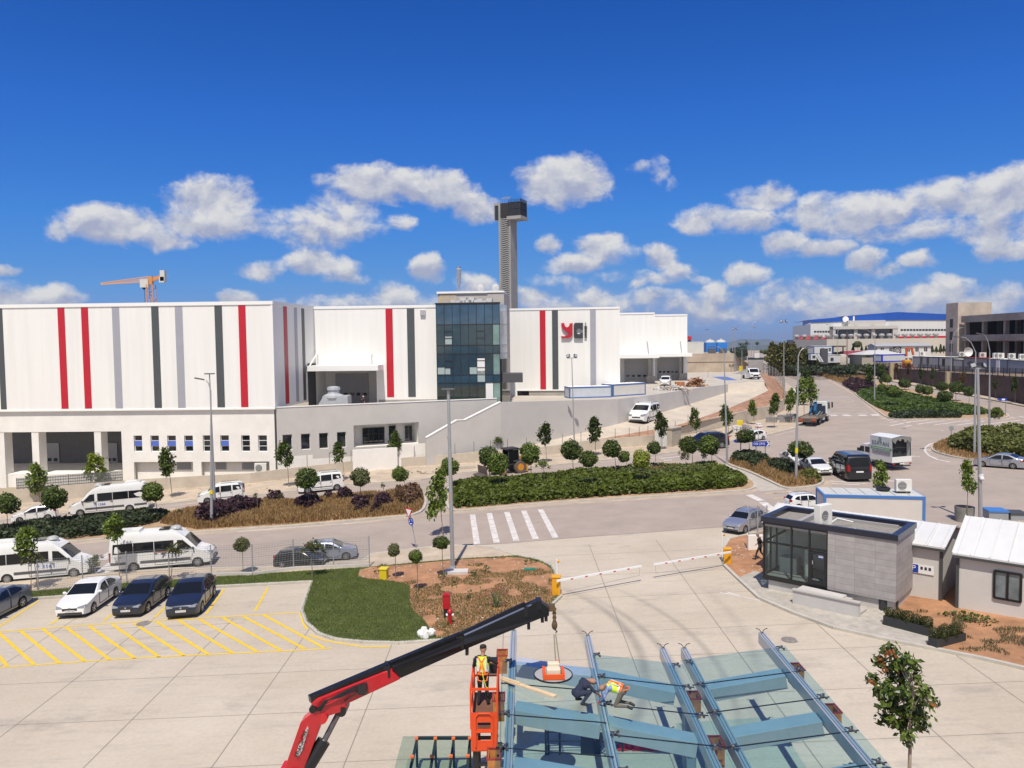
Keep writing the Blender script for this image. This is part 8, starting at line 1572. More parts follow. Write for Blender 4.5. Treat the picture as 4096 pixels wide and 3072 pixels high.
cover('shrub_bed',[v.xy for v in(topl[0],topl[3])]+[Vector((118,262)),Vector((100,268))],3,1.6,.8,SHD,seed=110,base=2.2)
def at2(px,Y):return(at(px,1440,Y).x,Y)
for i,(x0,x1,yt,yb,Y0_,Y1_,wm,lab,acs)in enumerate(((3650,3755,1426,1464,205,196,'g','grey cabin with two doors, left end of the row above the brown wall',(3672,)),(3755,3812,1428,1472,194,190,'g','grey site cabin with a white roof, second in the row above the brown wall',(3832,)),(3812,3852,1437,1476,187,184,'g','smaller lower grey cabin, in front of the concrete stair tower',()),(3854,3950,1432,1486,182,173,'g','grey site cabin painted with dark letters',(3909,)),(3950,4030,1436,1492,172,164,'b','bluish site cabin with a white door panel',(3962,3978,4022)),(4030,4200,1442,1500,163,150,'b','bluish site cabin at the right edge above the brown wall',(4066,)))):
 P_0,Q_0=at2(x0,Y0_),at2(x1,Y1_);ym=(Y0_+Y1_)/2;zt_=at((x0+x1)/2,yt,ym).z;zb_=at((x0+x1)/2,yb,ym).z
 t,f=cabin('site_cabin',lab,P_0,Q_0,zb_-.6,zt_,3,M('cabin_grey',(.27,.27,.29),.6,var=.06)if wm=='g' else M('cabin_blue_grey',(.20,.24,.31),.6,var=.06),EDGE,roofm=TRIM if i!=3 else M('red_cabin_roof',(.36,.04,.045),.6))
 for k,u in enumerate((.3,.55)if i==0 else((.25,)if i in(1,3)else())):g=MB();f.box(g,f.L*u,zb_+.6,f.L*u+.8,zb_+2.3,-.03,.02);g.build('window',WGL,t,smooth=0)
 if i==3:text('4SE  40',1.3,M('black_lettering',(.03,.03,.03)),frame(f.p(f.L*.45,zb_+1.7,.02),f.t,(0,0,1)),t,width=f.L*.6)
 if i==4:g=MB();f.box(g,f.L*.45,zb_-.3,f.L*.62,zt_-.3,-.02,.05);g.build('door',SWH,t,smooth=0)
 for k,px in enumerate(acs):u=f.uv(px,1440)[0];ac_unit(f.p(u,zt_+.02,-1.2),0,label='white air conditioner unit on the roof of the %s, unit %s'%(('left end cabin','white roofed cabin','','lettered cabin','bluish cabin with the door','cabin at the right edge')[i],ORD[k]),sc=1.5,group='air conditioners on the cabin roofs')
q=at(3873,1408,185);t=thing('satellite_dish','white round satellite dish on a pole above the grey cabins','satellite dish',(q.x,185,8));g=MB();g.lathe([(.05,.35),(.75,.12),(1.05,-.1),(1.08,-.08),(.75,.2),(.05,.42)],q,'Y',18);g.build('dish',SWH,t);g=MB();g.tube((q.x,185.4,8),(q.x,185.4,q.z),.07);g.build('pole',GALV,t)
def house(name,label,x0,x1,yb,ye,yr,Y,depth,wall_m,roof_m,hip=True,win=0,sy=0):
 a=at(x0,yb,Y);b_=at(x1,yb,Y+sy);f=Fac(a.xy,b_.xy);ez=at((x0+x1)/2,ye,Y).z;rz_=at((x0+x1)/2,yr,Y).z;t=thing(name,label,'building',(a.x,Y,a.z));g=MB();f.box(g,0,a.z-1.5,f.L,ez,-depth,0);g.build('wall',wall_m,t,smooth=0)
 g=MB();e=.5;hp=depth/2 if hip else 0;q=[f.p(-e,ez,e),f.p(f.L+e,ez,e),f.p(f.L+e,ez,-depth-e),f.p(-e,ez,-depth-e),f.p(-e+hp,rz_,-depth/2),f.p(f.L+e-hp,rz_,-depth/2)]
 g.add(q,[(0,1,5,4),(1,2,5),(2,3,4,5),(3,0,4),(0,3,2,1)]);g.build('roof',roof_m,t,smooth=0)
 for k in range(win):u=f.L*(k+.6)/(win+.2);g=MB();f.box(g,u-.55,a.z+.9,u+.55,min(ez-.4,a.z+2.3),0,.04);o=g.build('window',WGL,t,smooth=0);g=MB();f.box(g,u-.04,a.z+.9,u+.04,min(ez-.4,a.z+2.3),.04,.06);g.build('frame',SWH,o,smooth=0)
 return t,f,a.z,ez
GR_=M('grey_sheet_roof',(.36,.37,.38),.6,var=.05);PWH=M('prefab_white',(.60,.60,.59),.6,var=.04);BEI=M('prefab_beige',(.42,.38,.31),.8)
t,f,z0_,z1_=house('prefab_office','long white prefab office with a grey roof and a dark panel bearing a round emblem',3508,3723,1418,1384,1373,268,7,PWH,GR_,False,6)
u=f.uv(3590,1400)[0];g=MB();f.box(g,u-1.5,z0_-.2,u+1.2,z1_-.2,.05,.12);dk=g.build('dark_panel',BLKM,t,smooth=0);g=MB();c=f.p(u-.1,(z0_+z1_)/2,.13)
for k in range(16):a0=k*.3927;g.bar(c+f.t*.95*math.cos(a0)+Vector((0,0,.95*math.sin(a0))),c+f.t*.95*math.cos(a0+.3927)+Vector((0,0,.95*math.sin(a0+.3927))),.12,.12)
for k in(-.4,0,.4):g.bar(c+f.t*k+Vector((0,0,-.6)),c+f.t*k+Vector((0,0,.6-abs(k)*.6)),.14,.14,(1,0,0))
g.build('emblem',SWH,dk,smooth=0)
house('prefab_house','beige house with a wide pale hipped roof among the site cabins',3448,3612,1441,1418,1401,246,9,BEI,M('pale_sheet_roof',(.52,.51,.49),.6),True,4)
house('red_roof_house','small white house with a dark red roof behind the water tank',3384,3462,1440,1420,1404,258,6,PWH,M('dark_red_roof',(.26,.035,.045),.6),False,3)
t,f=cabin('site_cabin','grey and white container with bright blue edges below the hipped roof house',at2(3528,238),at2(3622,240),at(3570,1448,238).z,at(3570,1417,238).z,4,PANB,M('royal_blue_frame',(.02,.03,.42),.5),post=.35)
t,f=cabin('site_cabin','upper white container with two windows and a thin blue roof line',at2(3255,252),at2(3329,253),at(3290,1416,252).z,at(3290,1384,252).z,4,PWH,BLUF,post=.2,win=((.42,.35,.54,.75),(.8,.35,.92,.75)))
t,f=cabin('site_cabin','lower white container with one dark window under the stacked container',at2(3310,250),at2(3370,251),at(3340,1452,250).z,at(3340,1421,250).z,4,PWH,EDGE,post=.12,win=((.2,.3,.4,.7),))
g=MB();f_=Fac(at2(3329,256),at2(3372,257));f_.box(g,0,at(3350,1388,256).z,f_.L,at(3350,1383,256).z,-5,1.5);f_.box(g,0,at(3350,1416,256).z,.3,at(3350,1388,256).z,0,.3);f_.box(g,f_.L-.3,at(3350,1416,256).z,f_.L,at(3350,1388,256).z,0,.3);f_.box(g,0,at(3350,1418,256).z,f_.L,at(3350,1408,256).z,-.3,0);tag(g.build('open_shelter',M('dark_timber',(.09,.06,.045),.8),smooth=0),'open dark timber shelter beside the stacked white containers','shelter')
t,f=cabin('guard_booth','small white booth with dark windows at the left of the containers',at2(3244,247),at2(3266,247),at(3255,1440,247).z,at(3255,1418,247).z,2.2,PWH,PWH,post=.3,win=((.25,.35,.8,.8),))
t,f=cabin('guard_booth','small white booth at the left end of the grey cabin row',at2(3617,215),at2(3650,214),at(3630,1454,215).z,at(3630,1427,215).z,2.4,PWH,PWH,post=.3,win=((.1,.35,.4,.8),(.6,.35,.95,.8)))
q=at(3370,1436,252);g=MB();g.lathe([(1.6,-2.0),(1.7,.6),(1.4,1.3),(.4,1.6)],q,n=14);tag(g.build('water_tank',M('tank_beige',(.48,.43,.36),.8)),'round beige water tank between the containers and the red roof','tank')
g=MB();q=at(3298,1444,249);g.box(q.x-1.1,249,q.z-1,q.x+1.1,250,at(3298,1394,249).z);tag(g.build('panel_stack',M('panel_dark',(.08,.08,.09),.6),smooth=0),'tall dark upright panel before the stacked white containers','panel')
g=MB()
for sx in(-.5,.5):g.bar(at(3268,1416,248)+Vector((sx,0,0)),at(3287,1448,247)+Vector((sx,0,0)),.15,.15)
for k in range(8):q=at(3268,1416,248).lerp(at(3287,1448,247),(k+.5)/8);g.bar(q-Vector((.5,0,0)),q+Vector((.5,0,0)),.12,.12)
tag(g.build('metal_stair',SWH,smooth=0),'steep white metal stair leading to the upper container','stair')
EO=M('excavator_orange',(.55,.12,.04),.5);q=at(3636,1404,228);t=thing('excavator','orange excavator arm folded up before the white prefab office','excavator',(q.x,228,6));g=MB();g.bar((q.x-.5,228,6.5),(q.x-.8,228,q.z+.6),.45,.45);g.bar((q.x-1.0,228,q.z+.7),(q.x+.9,228,q.z+.8),.45,.5);g.bar((q.x+.8,228,q.z+.8),(q.x+1.3,228,q.z-1.2),.45,.5);g.build('boom',EO,t,smooth=0);g=MB();g.box(q.x-1.2,227.5,6,q.x+1.4,229.5,7.6);g.build('body',EO,t,smooth=0)
g=MB();q=at(3633,1448,214);g.box(q.x-.9,214,q.z-.3,q.x+.9,216,q.z+.6);tag(g.build('small_loader',M('machine_yellow',(.62,.30,.02)),smooth=0,bevel=.2),'small yellow machine parked before the white car among the cabins','loader')
q=at(3388,1400,240);t=thing('utility_pole','dark wooden utility pole with a small crossarm before the cream annex','pole',(q.x,240,5));g=MB();g.tube((q.x,240,5),(q.x,240,at(3391,1326,240).z),.16,.1);g.build('pole',M('pole_wood',(.13,.10,.08),.9),t);g=MB();zc=at(3391,1336,240).z;g.bar((q.x-.9,240,zc),(q.x+.9,240,zc),.12,.12);g.build('crossarm',M('pole_wood',(.13,.1,.08)),t,smooth=0)
pts__=[(3060,1424),(3100,1428),(3160,1434),(3230,1444),(3366,1462)]
P__=[G(*q)+Vector((2.5,3,0))for q in pts__];t=thing('boundary_fence','grey boundary fence below the tall row of trees along the far road','fence',P__[0])
for a,b_ in zip(P__[:-1],P__[1:]):g=MB();g.bar(a+Vector((0,0,.9)),b_+Vector((0,0,.9)),.08,1.8);g.build('panel',M('boundary_grey',(.16,.17,.16),.8,var=.2),t,smooth=0)
cover('weeds',[Vector(q)for q in((86,232),(112,232),(120,258),(92,262))],1.6,1.5,.7,SHD,seed=120,base=2)
STL=M('painted_steel',(.40,.45,.50),.45,metal=.2,var=.08,scale=1.5);STT=M('bare_steel_top',(.52,.53,.60),.4,metal=.2,var=.08);BRS=M('brushed_rail',(.50,.53,.56),.35,metal=.4,var=.06)
RUST=M('raw_bracket',(.46,.19,.055),.7,var=.3,scale=4);RFR=M('red_primer',(.30,.035,.03),.6)
CGL=glassmat('canopy_glass',(.81,.925,.94),1.5,.01,.9)
can=thing('glass_canopy','blue grey steel entrance canopy with glass panels being fitted, nearest the camera','canopy',(4.5,24,4))
RS=[(2055,2520,28.9),(2350,2540,29.1),(2650,2590,28.8),(2735,2590,28.7),(3045,2530,28.9)]
VD=Vector((.0184,1,-.0113))
def rail(i,Y,dz=0.,dx=0.):S=at(*RS[i]);return S+VD*(Y-S.y)+Vector((dx,0,dz))
for i in range(5):
 g=MB();g.bar(rail(i,RS[i][2],-.2),rail(i,18.2,-.2),.22,.4);o=g.build('rail',BRS,can,smooth=0)
 g=MB()
 for dx in(-.05,.05):g.bar(rail(i,RS[i][2]-.02,.004,dx),rail(i,18.2,.004,dx),.012,.012)
 g.build('rail_groove',BLKM,o,smooth=0)
 g=MB();e=rail(i,RS[i][2]-.1,.02)
 for sg in(-1,1):g.path([e,e+Vector((sg*.1,.05,.12)),e+Vector((sg*.22,.05,.16))],.015,5)
 g.build('loose_strap',DARKP,o)
def beam(i,j,Ya,Yb_,mt=STL,w=.62,h=.46,drop=.30):
 a=rail(i,Ya,-drop-h/2,.11);b=rail(j,Yb_,-drop-h/2,-.11);g=MB();g.bar(a,b,w,h);return g.build('cross_beam',mt,can,smooth=0,bevel=.012)
beam(0,1,26.75,26.35,STT)
for(Ya,Ym,Yb_)in((26.75,26.35,25.9),(23.3,22.9,22.5),(20.0,19.65,19.3)):
 if Ya<26:beam(0,1,Ya,Ym)
 beam(1,2,Ym,Yb_)
for Yq in(26.0,22.75,19.8):beam(3,4,Yq,Yq)
def pane(i,j,Y0,Y1,di,dj,dz=.035):
 q=[rail(i,Y0,dz,di),rail(j,Y0,dz,dj),rail(j,Y1,dz,dj),rail(i,Y1,dz,di)];MB().ext(q,(0,0,.02)).build('glass_panel',CGL,can,smooth=0)
def seam(i,j,Y,di,dj):g=MB();g.bar(rail(i,Y,.045,di),rail(j,Y,.045,dj),.022,.03);g.build('glass_joint',BLKM,can,smooth=0)
def runs(i,j,Ys,di,dj):
 for a,b in zip(Ys[:-1],Ys[1:]):pane(i,j,a-.015,b+.015,di,dj)
 for a in Ys[1:-1]:seam(i,j,a,di,dj)
runs(0,1,[25.9,24.1,22.0,20.1,18.2],-.34,-.015);runs(1,2,[27.1,25.2,23.2,21.3,19.4,18.0],.015,.42);runs(3,4,[27.4,25.3,23.3,21.2,19.5,18.0],-.40,.40)
for i,Ys in((0,[25.8,24.1,22.0,20.1]),(1,[27.0,25.2,23.2,21.3,19.4]),(2,[27.0,25.2,23.2,21.3,19.4]),(3,[27.2,25.3,23.3,21.2,19.5]),(4,[27.2,25.3,23.3,21.2,19.5])):
 for Y in Ys:
  g=MB();c=rail(i,Y,.10,.16 if i in(1,2,4)else-.14)
  for sg in(-1,1):g.path([c,c+Vector((.10,sg*.12,-.03))],[.03,.022],6);g.lathe([(.035,-.03),(.04,0),(.035,.03)],c+Vector((.10,sg*.12,-.03)),n=8);g.path([c,c+Vector((-.10,sg*.12,-.03))],[.03,.022],6)
  g.ell(c,.05,8,6);g.build('spider_fitting',M('fitting_grey',(.12,.13,.14),.35,metal=.6),can)
for(i,Y,dx)in((0,26.9,-.38),(0,23.4,-.38),(0,20.0,-.38),(2,24.9,.34),(2,21.9,.34),(4,25.9,.28),(4,22.8,.28)):
 c=rail(i,Y,-.1,dx);g=MB()
 for(x0,y0,x1,y1)in((-.17,-.3,.17,-.27),(-.17,.27,.17,.3),(-.17,-.27,-.14,.27),(.14,-.27,.17,.27)):g.box(c.x+x0,c.y+y0,c.z-.62,c.x+x1,c.y+y1,c.z)
 g.box(c.x-.14,c.y-.27,c.z-.62,c.x+.14,c.y+.27,c.z-.5);o=g.build('bracket_box',RUST,can,smooth=0);g=MB()
 for k in(-.28,.28):g.bar(c+Vector((-.18,k,.02)),c+Vector((.18,k,.02)),.04,.04)
 g.bar(c+Vector((-.18,-.3,.02)),c+Vector((-.18,.3,.02)),.04,.05);g.bar(c+Vector((.18,-.3,.02)),c+Vector((.18,.3,.02)),.04,.05);g.build('primer_frame',RFR,o,smooth=0)
for(i,Y,dx)in((2,25.8,.38),(2,22.4,.38),(2,19.4,.38),(0,20.2,0)):
 c=rail(i,Y,-.8,dx);g=MB();g.box(c.x-.2,c.y-.2,hz(c.x)-.05,c.x+.2,c.y+.2,c.z+.1);g.build('column',M('column_grey_blue',(.22,.26,.31),.5),can,smooth=0)
g=MB();a=at(2008,2757,24.2);b=at(2222,2868,23.0);a.z=rail(0,24.2,.14).z;b.z=rail(0,23.,.09).z;g.bar(a,b,.16,.05);g.bar(a+Vector((0,.02,.04)),a.lerp(b,.35)+Vector((0,.02,.04)),.1,.04);tag(g.build('timber_plank',M('fresh_timber',(.62,.47,.30),.8,var=.15,scale=4),smooth=0),'pale timber plank lying across the canopy glass at its left side','plank')
for k,px in enumerate((2490,2516,2548,2580,2610)):
 q=G(px,2992-(k%2)*5,.02);t=thing('traffic_cone','red and white traffic cone under the canopy, %s from the left'%ORD[k],'cone',q,0,'traffic cones under the canopy');g=MB();g.box(q.x-.2,q.y-.2,q.z,q.x+.2,q.y+.2,q.z+.04);g.lathe([(.15,.04),(.03,.72)],q,n=12);g.build('body',M('cone_red',(.6,.03,.02),.5),t);g=MB();g.lathe([(.115,.26),(.08,.48)],q,n=12);g.build('white_band',SWH,t)
t=thing('steel_frame','black tubular steel frame standing under the canopy','frame',(1.2,27,0));g=MB();FY=27.2
for px in(2182,2192,2238,2490):a=at(px,2885,FY);g.tube((a.x,FY,.04),(a.x,FY,a.z),.04,n=6)
for py in(2890,2927,2962):a=at(2182,py,FY);b=at(2490,py+8,FY);g.tube(a,b,.03,n=6)
g.build('tubes',BLKM,t);g=MB();a=at(2322,2915,FY-.1);b=at(2378,2925,FY-.1);g.box(a.x,FY-.12,.02,b.x,FY-.08,a.z);g.build('panel',M('dark_navy_panel',(.012,.014,.022),.5),t,smooth=0);g=MB();a=at(2384,2930,FY-.1);b=at(2405,2930,FY-.1);g.bar((a.x,FY-.1,.02),(a.x+.15,FY-.1,a.z),.25,.05,(0,1,0));g.build('perforated_post',DARKP,t,smooth=0)
t=thing('glass_rack','row of greenish glass panes on a dark rack at the bottom edge','glass rack',(-2.5,26.5,0));RZ=1.0;g=MB();x0=atz(1610,2950,RZ);xs_=[atz(px,2952,RZ)for px in(1668,1743,1815,1880)]
for q in xs_:g.bar((q.x,q.y,RZ-.05),(q.x*.99,23.0,RZ-.05),.08,.1)
g.bar(xs_[0],xs_[-1],.08,.1);
for q in xs_:
 for Y in(q.y-.1,24.2):g.bar((q.x,Y,.0),(q.x,Y,RZ-.1),.08,.08)
g.build('rack',M('rack_dark_green',(.02,.035,.03),.5),t,smooth=0);RGL=glassmat('stacked_glass',(.80,.89,.84),1.5,.01,1.)
ed=[x0.x]+[q.x for q in xs_]
for a,b in zip(ed[:-1],ed[1:]):g=MB();g.box(a+.02,23.1,RZ+.01,b-.02,x0.y+.02,RZ+.035);g.build('glass_pane',RGL,t,smooth=0)
for q in xs_:
 for Y in(q.y-.15,25.3,24.3):g=MB();g.box(q.x-.06,Y-.06,RZ+.04,q.x+.06,Y+.06,RZ+.1);g.build('orange_pad',M('pad_orange',(.7,.16,.05),.6),t,smooth=0)
kr=thing('loader_crane','red and black folding loader crane reaching up over the canopy','crane',(-6,21,0));KR=M('crane_red',(.55,.018,.025),.35,var=.12,scale=2,coat=.4);KB=M('crane_black',(.012,.012,.013),.35,var=.2,scale=3)
cY=lambda x:21.5+(x-1300)/900*4
def cp(x,y,dy=0):return at(1100+x/2.011,2300+y/2.011,cY(1100+x/2.011)+dy)
def cext(name,poly,mt,th,dy=0,par=None,bev=.02):g=MB();g.ext([cp(x,y,dy-th/2)for x,y in poly],(0,th,0));return g.build(name,mt,par or kr,smooth=0,bevel=bev)
cext('lower_arm',[(75,1560),(205,1185),(330,1085),(510,990),(580,1060),(560,1095),(400,1145),(385,1165),(235,1560)],KR,.42)
up_=cext('upper_boom',[(288,1040),(335,1000),(930,762),(1008,838),(960,862),(560,1048),(470,1010),(330,1075)],KR,.40,.0)
cext('telescopic_boom',[(945,760),(1480,520),(2020,250),(2120,205),(2205,270),(2205,330),(2150,345),(1530,600),(1010,832)],KB,.34)
for(x0,y0,x1,y1,w,dy)in((280,1000,900,735,.20,-.02),(920,720,1470,490,.16,.0),(1470,485,2010,230,.10,-.06),(1480,470,2060,215,.05,.08),(1500,500,2100,240,.05,-.14),(940,740,1500,520,.06,-.2)):g=MB();g.bar(cp(x0,y0,dy),cp(x1,y1,dy),w,w);g.build('hydraulic_line',KB,kr,smooth=0)
g=MB();g.tube(cp(1520,485,-.15),cp(2060,240,-.15),.035);g.build('extension_rod',M('rod_steel_blue',(.25,.28,.40),.25,metal=.7),kr)
for(x,y,s)in((905,740,.34),(1490,505,.38),(2010,265,.34),(2120,215,.3)):g=MB();c=cp(x,y);g.box(c.x-s*.3,c.y-.2,c.z-s*.7,c.x+s*.3,c.y+.2,c.z+s*.3);g.build('guide_block',KB,kr,smooth=0)
for(x,y)in((1545,605),(2040,400),(2150,345),(2180,335)):g=MB();c=cp(x,y);g.box(c.x-.05,c.y-.12,c.z-.12,c.x+.05,c.y+.12,c.z+.08);g.build('lug',KB,kr,smooth=0)
for(x,y,r)in((548,1070,.14),(390,1120,.17),(320,1050,.1)):g=MB();c=cp(x,y);g.lathe([(r,-.26),(r,.26)],c,'Y',14);g.build('pin',KR if r>.15 else KB,kr)
g=MB()
for k in range(4):g.path([cp(330+k*12,1095,-.24),cp(400+k*8,1010,-.3),cp(520,985-k*10,-.3),cp(640,930-k*12,-.28),cp(700,905-k*8,-.26)],.018,5)
g.path([cp(560,1020,-.24),cp(640,960,-.28),cp(740,880,-.28),cp(690,880,-.28)],.02,5);g.build('hose',BLKM,kr);g=MB();c=cp(705,915,-.28);g.box(c.x-.12,c.y-.1,c.z-.14,c.x+.12,c.y+.1,c.z+.14);g.build('valve_block',BLKM,kr,smooth=0)
g=MB();g.path([cp(255,1560,-.1),cp(395,1330,-.1)],.20,12);g.build('lift_cylinder',KB,kr);g=MB();g.path([cp(395,1335,-.1),cp(515,1105,-.05)],.085,10);g.build('cylinder_rod',M('rod_steel',(.2,.2,.21),.25,metal=.8),kr)
pl_=cext('sticker',[(170,1440),(190,1370),(225,1330),(240,1260),(262,1215),(268,1240),(250,1300),(215,1420),(185,1465)],M('torn_sticker',(.6,.59,.56),.6),.03,-.225,bev=0)
ax_=(cp(255,1235)-cp(185,1430));text('INGOL',.16,BLKM,frame(cp(212,1350,-.26),ax_,Vector((0,-1,0)).cross(ax_)),pl_,width=.75)
g=MB();b0=cp(150,1545);g.box(b0.x-.35,b0.y-.35,0,b0.x+.25,b0.y+.35,b0.z);g.box(b0.x-1.2,b0.y-.9,hz(-6),b0.x+.9,b0.y+.9,.5);g.build('pedestal',KR,kr,smooth=0)
tipx=at(2217,2432,25.6);hk=thing('lifting_hook','rusty chain and hook hanging from the crane tip','hook',tipx);g=MB();h1=at(2218,2492,25.5);g.bar(tipx+Vector((-.25,0,.02)),tipx+Vector((.02,0,.02)),.25,.2);n=7
for k in range(n):c=tipx.lerp(h1,(k+.5)/n);g.lathe([(.055,-.05),(.075,0),(.055,.05)],c,'X' if k%2 else 'Y',8)
g.ell(h1+Vector((0,0,-.08)),(.1,.07,.16),8,6);g.path([h1+Vector((0,0,-.2)),h1+Vector((.08,0,-.3)),h1+Vector((0,0,-.38)),h1+Vector((-.08,0,-.3))],.03,6);g.build('chain',M('rusty_chain',(.16,.10,.05),.6,metal=.4,var=.3),hk)
gz_=rail(0,24.7,.06).z;lc=at(2212,2702,24.7);lc=Vector((lc.x,24.6,gz_));vl=thing('vacuum_lifter','orange vacuum glass lifter with a round suction disc on the canopy glass','glass lifter',lc);LO=M('lifter_orange',(.75,.10,.015),.45)
ltop=at(2228,2650,24.75);g=MB()
for dx in(-.02,.04):g.tube(h1+Vector((dx,0,-.4)),ltop+Vector((dx*2,0,0)),.02,n=5)
g.build('sling',M('sling_khaki',(.20,.18,.12),.8),hk)
g=MB();g.lathe([(.62,.0),(.62,.035),(.02,.05)],(lc.x,lc.y,lc.z),n=32);g.build('suction_disc',M('disc_grey',(.36,.37,.38),.5),vl);g=MB();
for k in range(32):a0=k*.19635;g.bar(lc+Vector((.62*math.cos(a0),.62*math.sin(a0),.03)),lc+Vector((.62*math.cos(a0+.19635),.62*math.sin(a0+.19635),.03)),.03,.05)
g.build('rubber_rim',BLKM,vl,smooth=0);g=MB()
for sg in(-1,1):g.box(lc.x+sg*.3-.05,lc.y-.42,lc.z+.06,lc.x+sg*.3+.05,lc.y+.12,lc.z+.26)
g.box(lc.x-.35,lc.y-.47,lc.z+.06,lc.x+.35,lc.y-.42,lc.z+.22);
for sg in(-1,1):g.bar(lc+Vector((sg*.12,.05,.2)),ltop+Vector((sg*.04,0,-.12)),.05,.05)
g.bar(ltop+Vector((0,0,.05)),ltop+Vector((0,0,-.3)),.16,.12);g.build('frame',LO,vl,smooth=0);g=MB();g.box(lc.x-.22,lc.y-.36,lc.z+.1,lc.x+.22,lc.y-.08,lc.z+.34);g.box(lc.x-.18,lc.y-.06,lc.z+.1,lc.x+.2,lc.y+.16,lc.z+.42);g.build('vacuum_box',M('lifter_cream',(.66,.60,.46),.5),vl,smooth=0,bevel=.02)
PO=M('lift_orange',(.70,.075,.015),.4,var=.08);lf=thing('platform_lift','orange work platform lift carrying the worker in a yellow vest','lift',(-.8,23,0));bx0=at(1884,2900,22.3).x;bx1=at(1990,2900,22.3).x;fz0=3.62;ry0,ry1=22.3,24.5
g=MB();g.box(bx0,ry0,fz0-.16,bx1,ry1,fz0);g.build('floor',M('floor_rust',(.16,.075,.045),.8,var=.3),lf,smooth=0);g=MB()
for x in(bx0,bx1):
 for y in(ry0,(ry0+ry1)/2,ry1):g.bar((x,y,fz0-.1),(x,y,fz0+1.1),.05,.05)
 for z in(.55,1.1):g.bar((x,ry0,fz0+z),(x,ry1,fz0+z),.05,.05)
for z in(.55,1.1):g.bar((bx0,ry1,fz0+z),(bx1,ry1,fz0+z),.05,.05)
g.bar((bx0,ry0,fz0+1.1),(bx1,ry0,fz0+1.1),.06,.06);g.build('guard_rail',PO,lf,smooth=0)
f_=Fac((bx0,ry0),(bx1,ry0));g=MB();hw_=bx1-bx0;f_.holes(g,0,fz0-.75,hw_,fz0+.42,[(.2,fz0-.45,hw_-.2,fz0-.2),(.2,fz0-.1,hw_-.2,fz0+.12)],.04,.06);f_.box(g,0,fz0-.76,hw_,fz0-.74,-.04,.04);gt=g.build('gate',PO,lf,smooth=0)
g=MB();g.path([(bx0+.14,ry0-.07,fz0-.6),(bx0+.14,ry0-.07,fz0+.3),(bx0+.22,ry0-.07,fz0+.4),(bx1-.22,ry0-.07,fz0+.4),(bx1-.14,ry0-.07,fz0+.3),(bx1-.14,ry0-.07,fz0-.6)],.03,6);g.bar((bx0+.14,ry0-.07,fz0-.15),(bx1-.14,ry0-.07,fz0-.15),.05,.05);g.build('gate_frame',PO,gt)
g=MB();xm_=(bx0+bx1)/2;g.box(xm_+.1,ry1-.35,fz0+.75,bx1-.02,ry1-.1,fz0+1.2);g.build('control_box',BLKM,lf,smooth=0);g=MB()
for dx in(-.28,.28):g.bar((xm_+dx,ry0+.1,.3),(xm_+dx,ry0+.1,fz0-.16),.1,.14);g.bar((xm_+dx,ry1-.2,.3),(xm_+dx,ry1-.2,fz0-.16),.1,.14)
for z in(1.2,2.4,3.2):g.bar((xm_-.34,ry0+.1,z),(xm_+.34,ry0+.1,z),.08,.08)
g.build('mast',BLKM,lf,smooth=0);g=MB();g.box(bx0-.1,ry0-.2,.18,bx1+.1,ry1+.3,.5);g.build('chassis',PO,lf,smooth=0)
for sx in(bx0,bx1):
 for y in(ry0+.2,ry1-.1):g=MB();g.lathe([(.2,-.06),(.2,.06)],(sx,y,.2+hz(sx)),'X',14);g.build('wheel',TYRE,lf)
SKIN=M('skin',(.36,.19,.12),.6);HAIR=M('dark_hair',(.015,.012,.01),.7);VEST=M('vest_yellow',(.60,.78,.03),.7,var=.08,scale=8);HARN=M('harness_orange',(.85,.16,.015),.6);REFL=M('reflective_strip',(.6,.61,.62),.4);TRK_=M('dark_trousers',(.022,.022,.02),.9,var=.2,scale=8);BLKT=M('black_shirt',(.015,.015,.017),.9);NAVY=M('navy_cloth',(.02,.026,.055),.9,var=.2,scale=8);KHK=M('khaki_trousers',(.13,.115,.095),.9,var=.2,scale=8);PLAID=M('blue_check_shirt',(.20,.27,.48),.9,var=.4,scale=14);SHOE=M('shoe_dark',(.02,.018,.016),.7);GLV=M('orange_glove',(.55,.10,.035),.7);GREYH=M('grey_hair',(.22,.21,.2),.7)
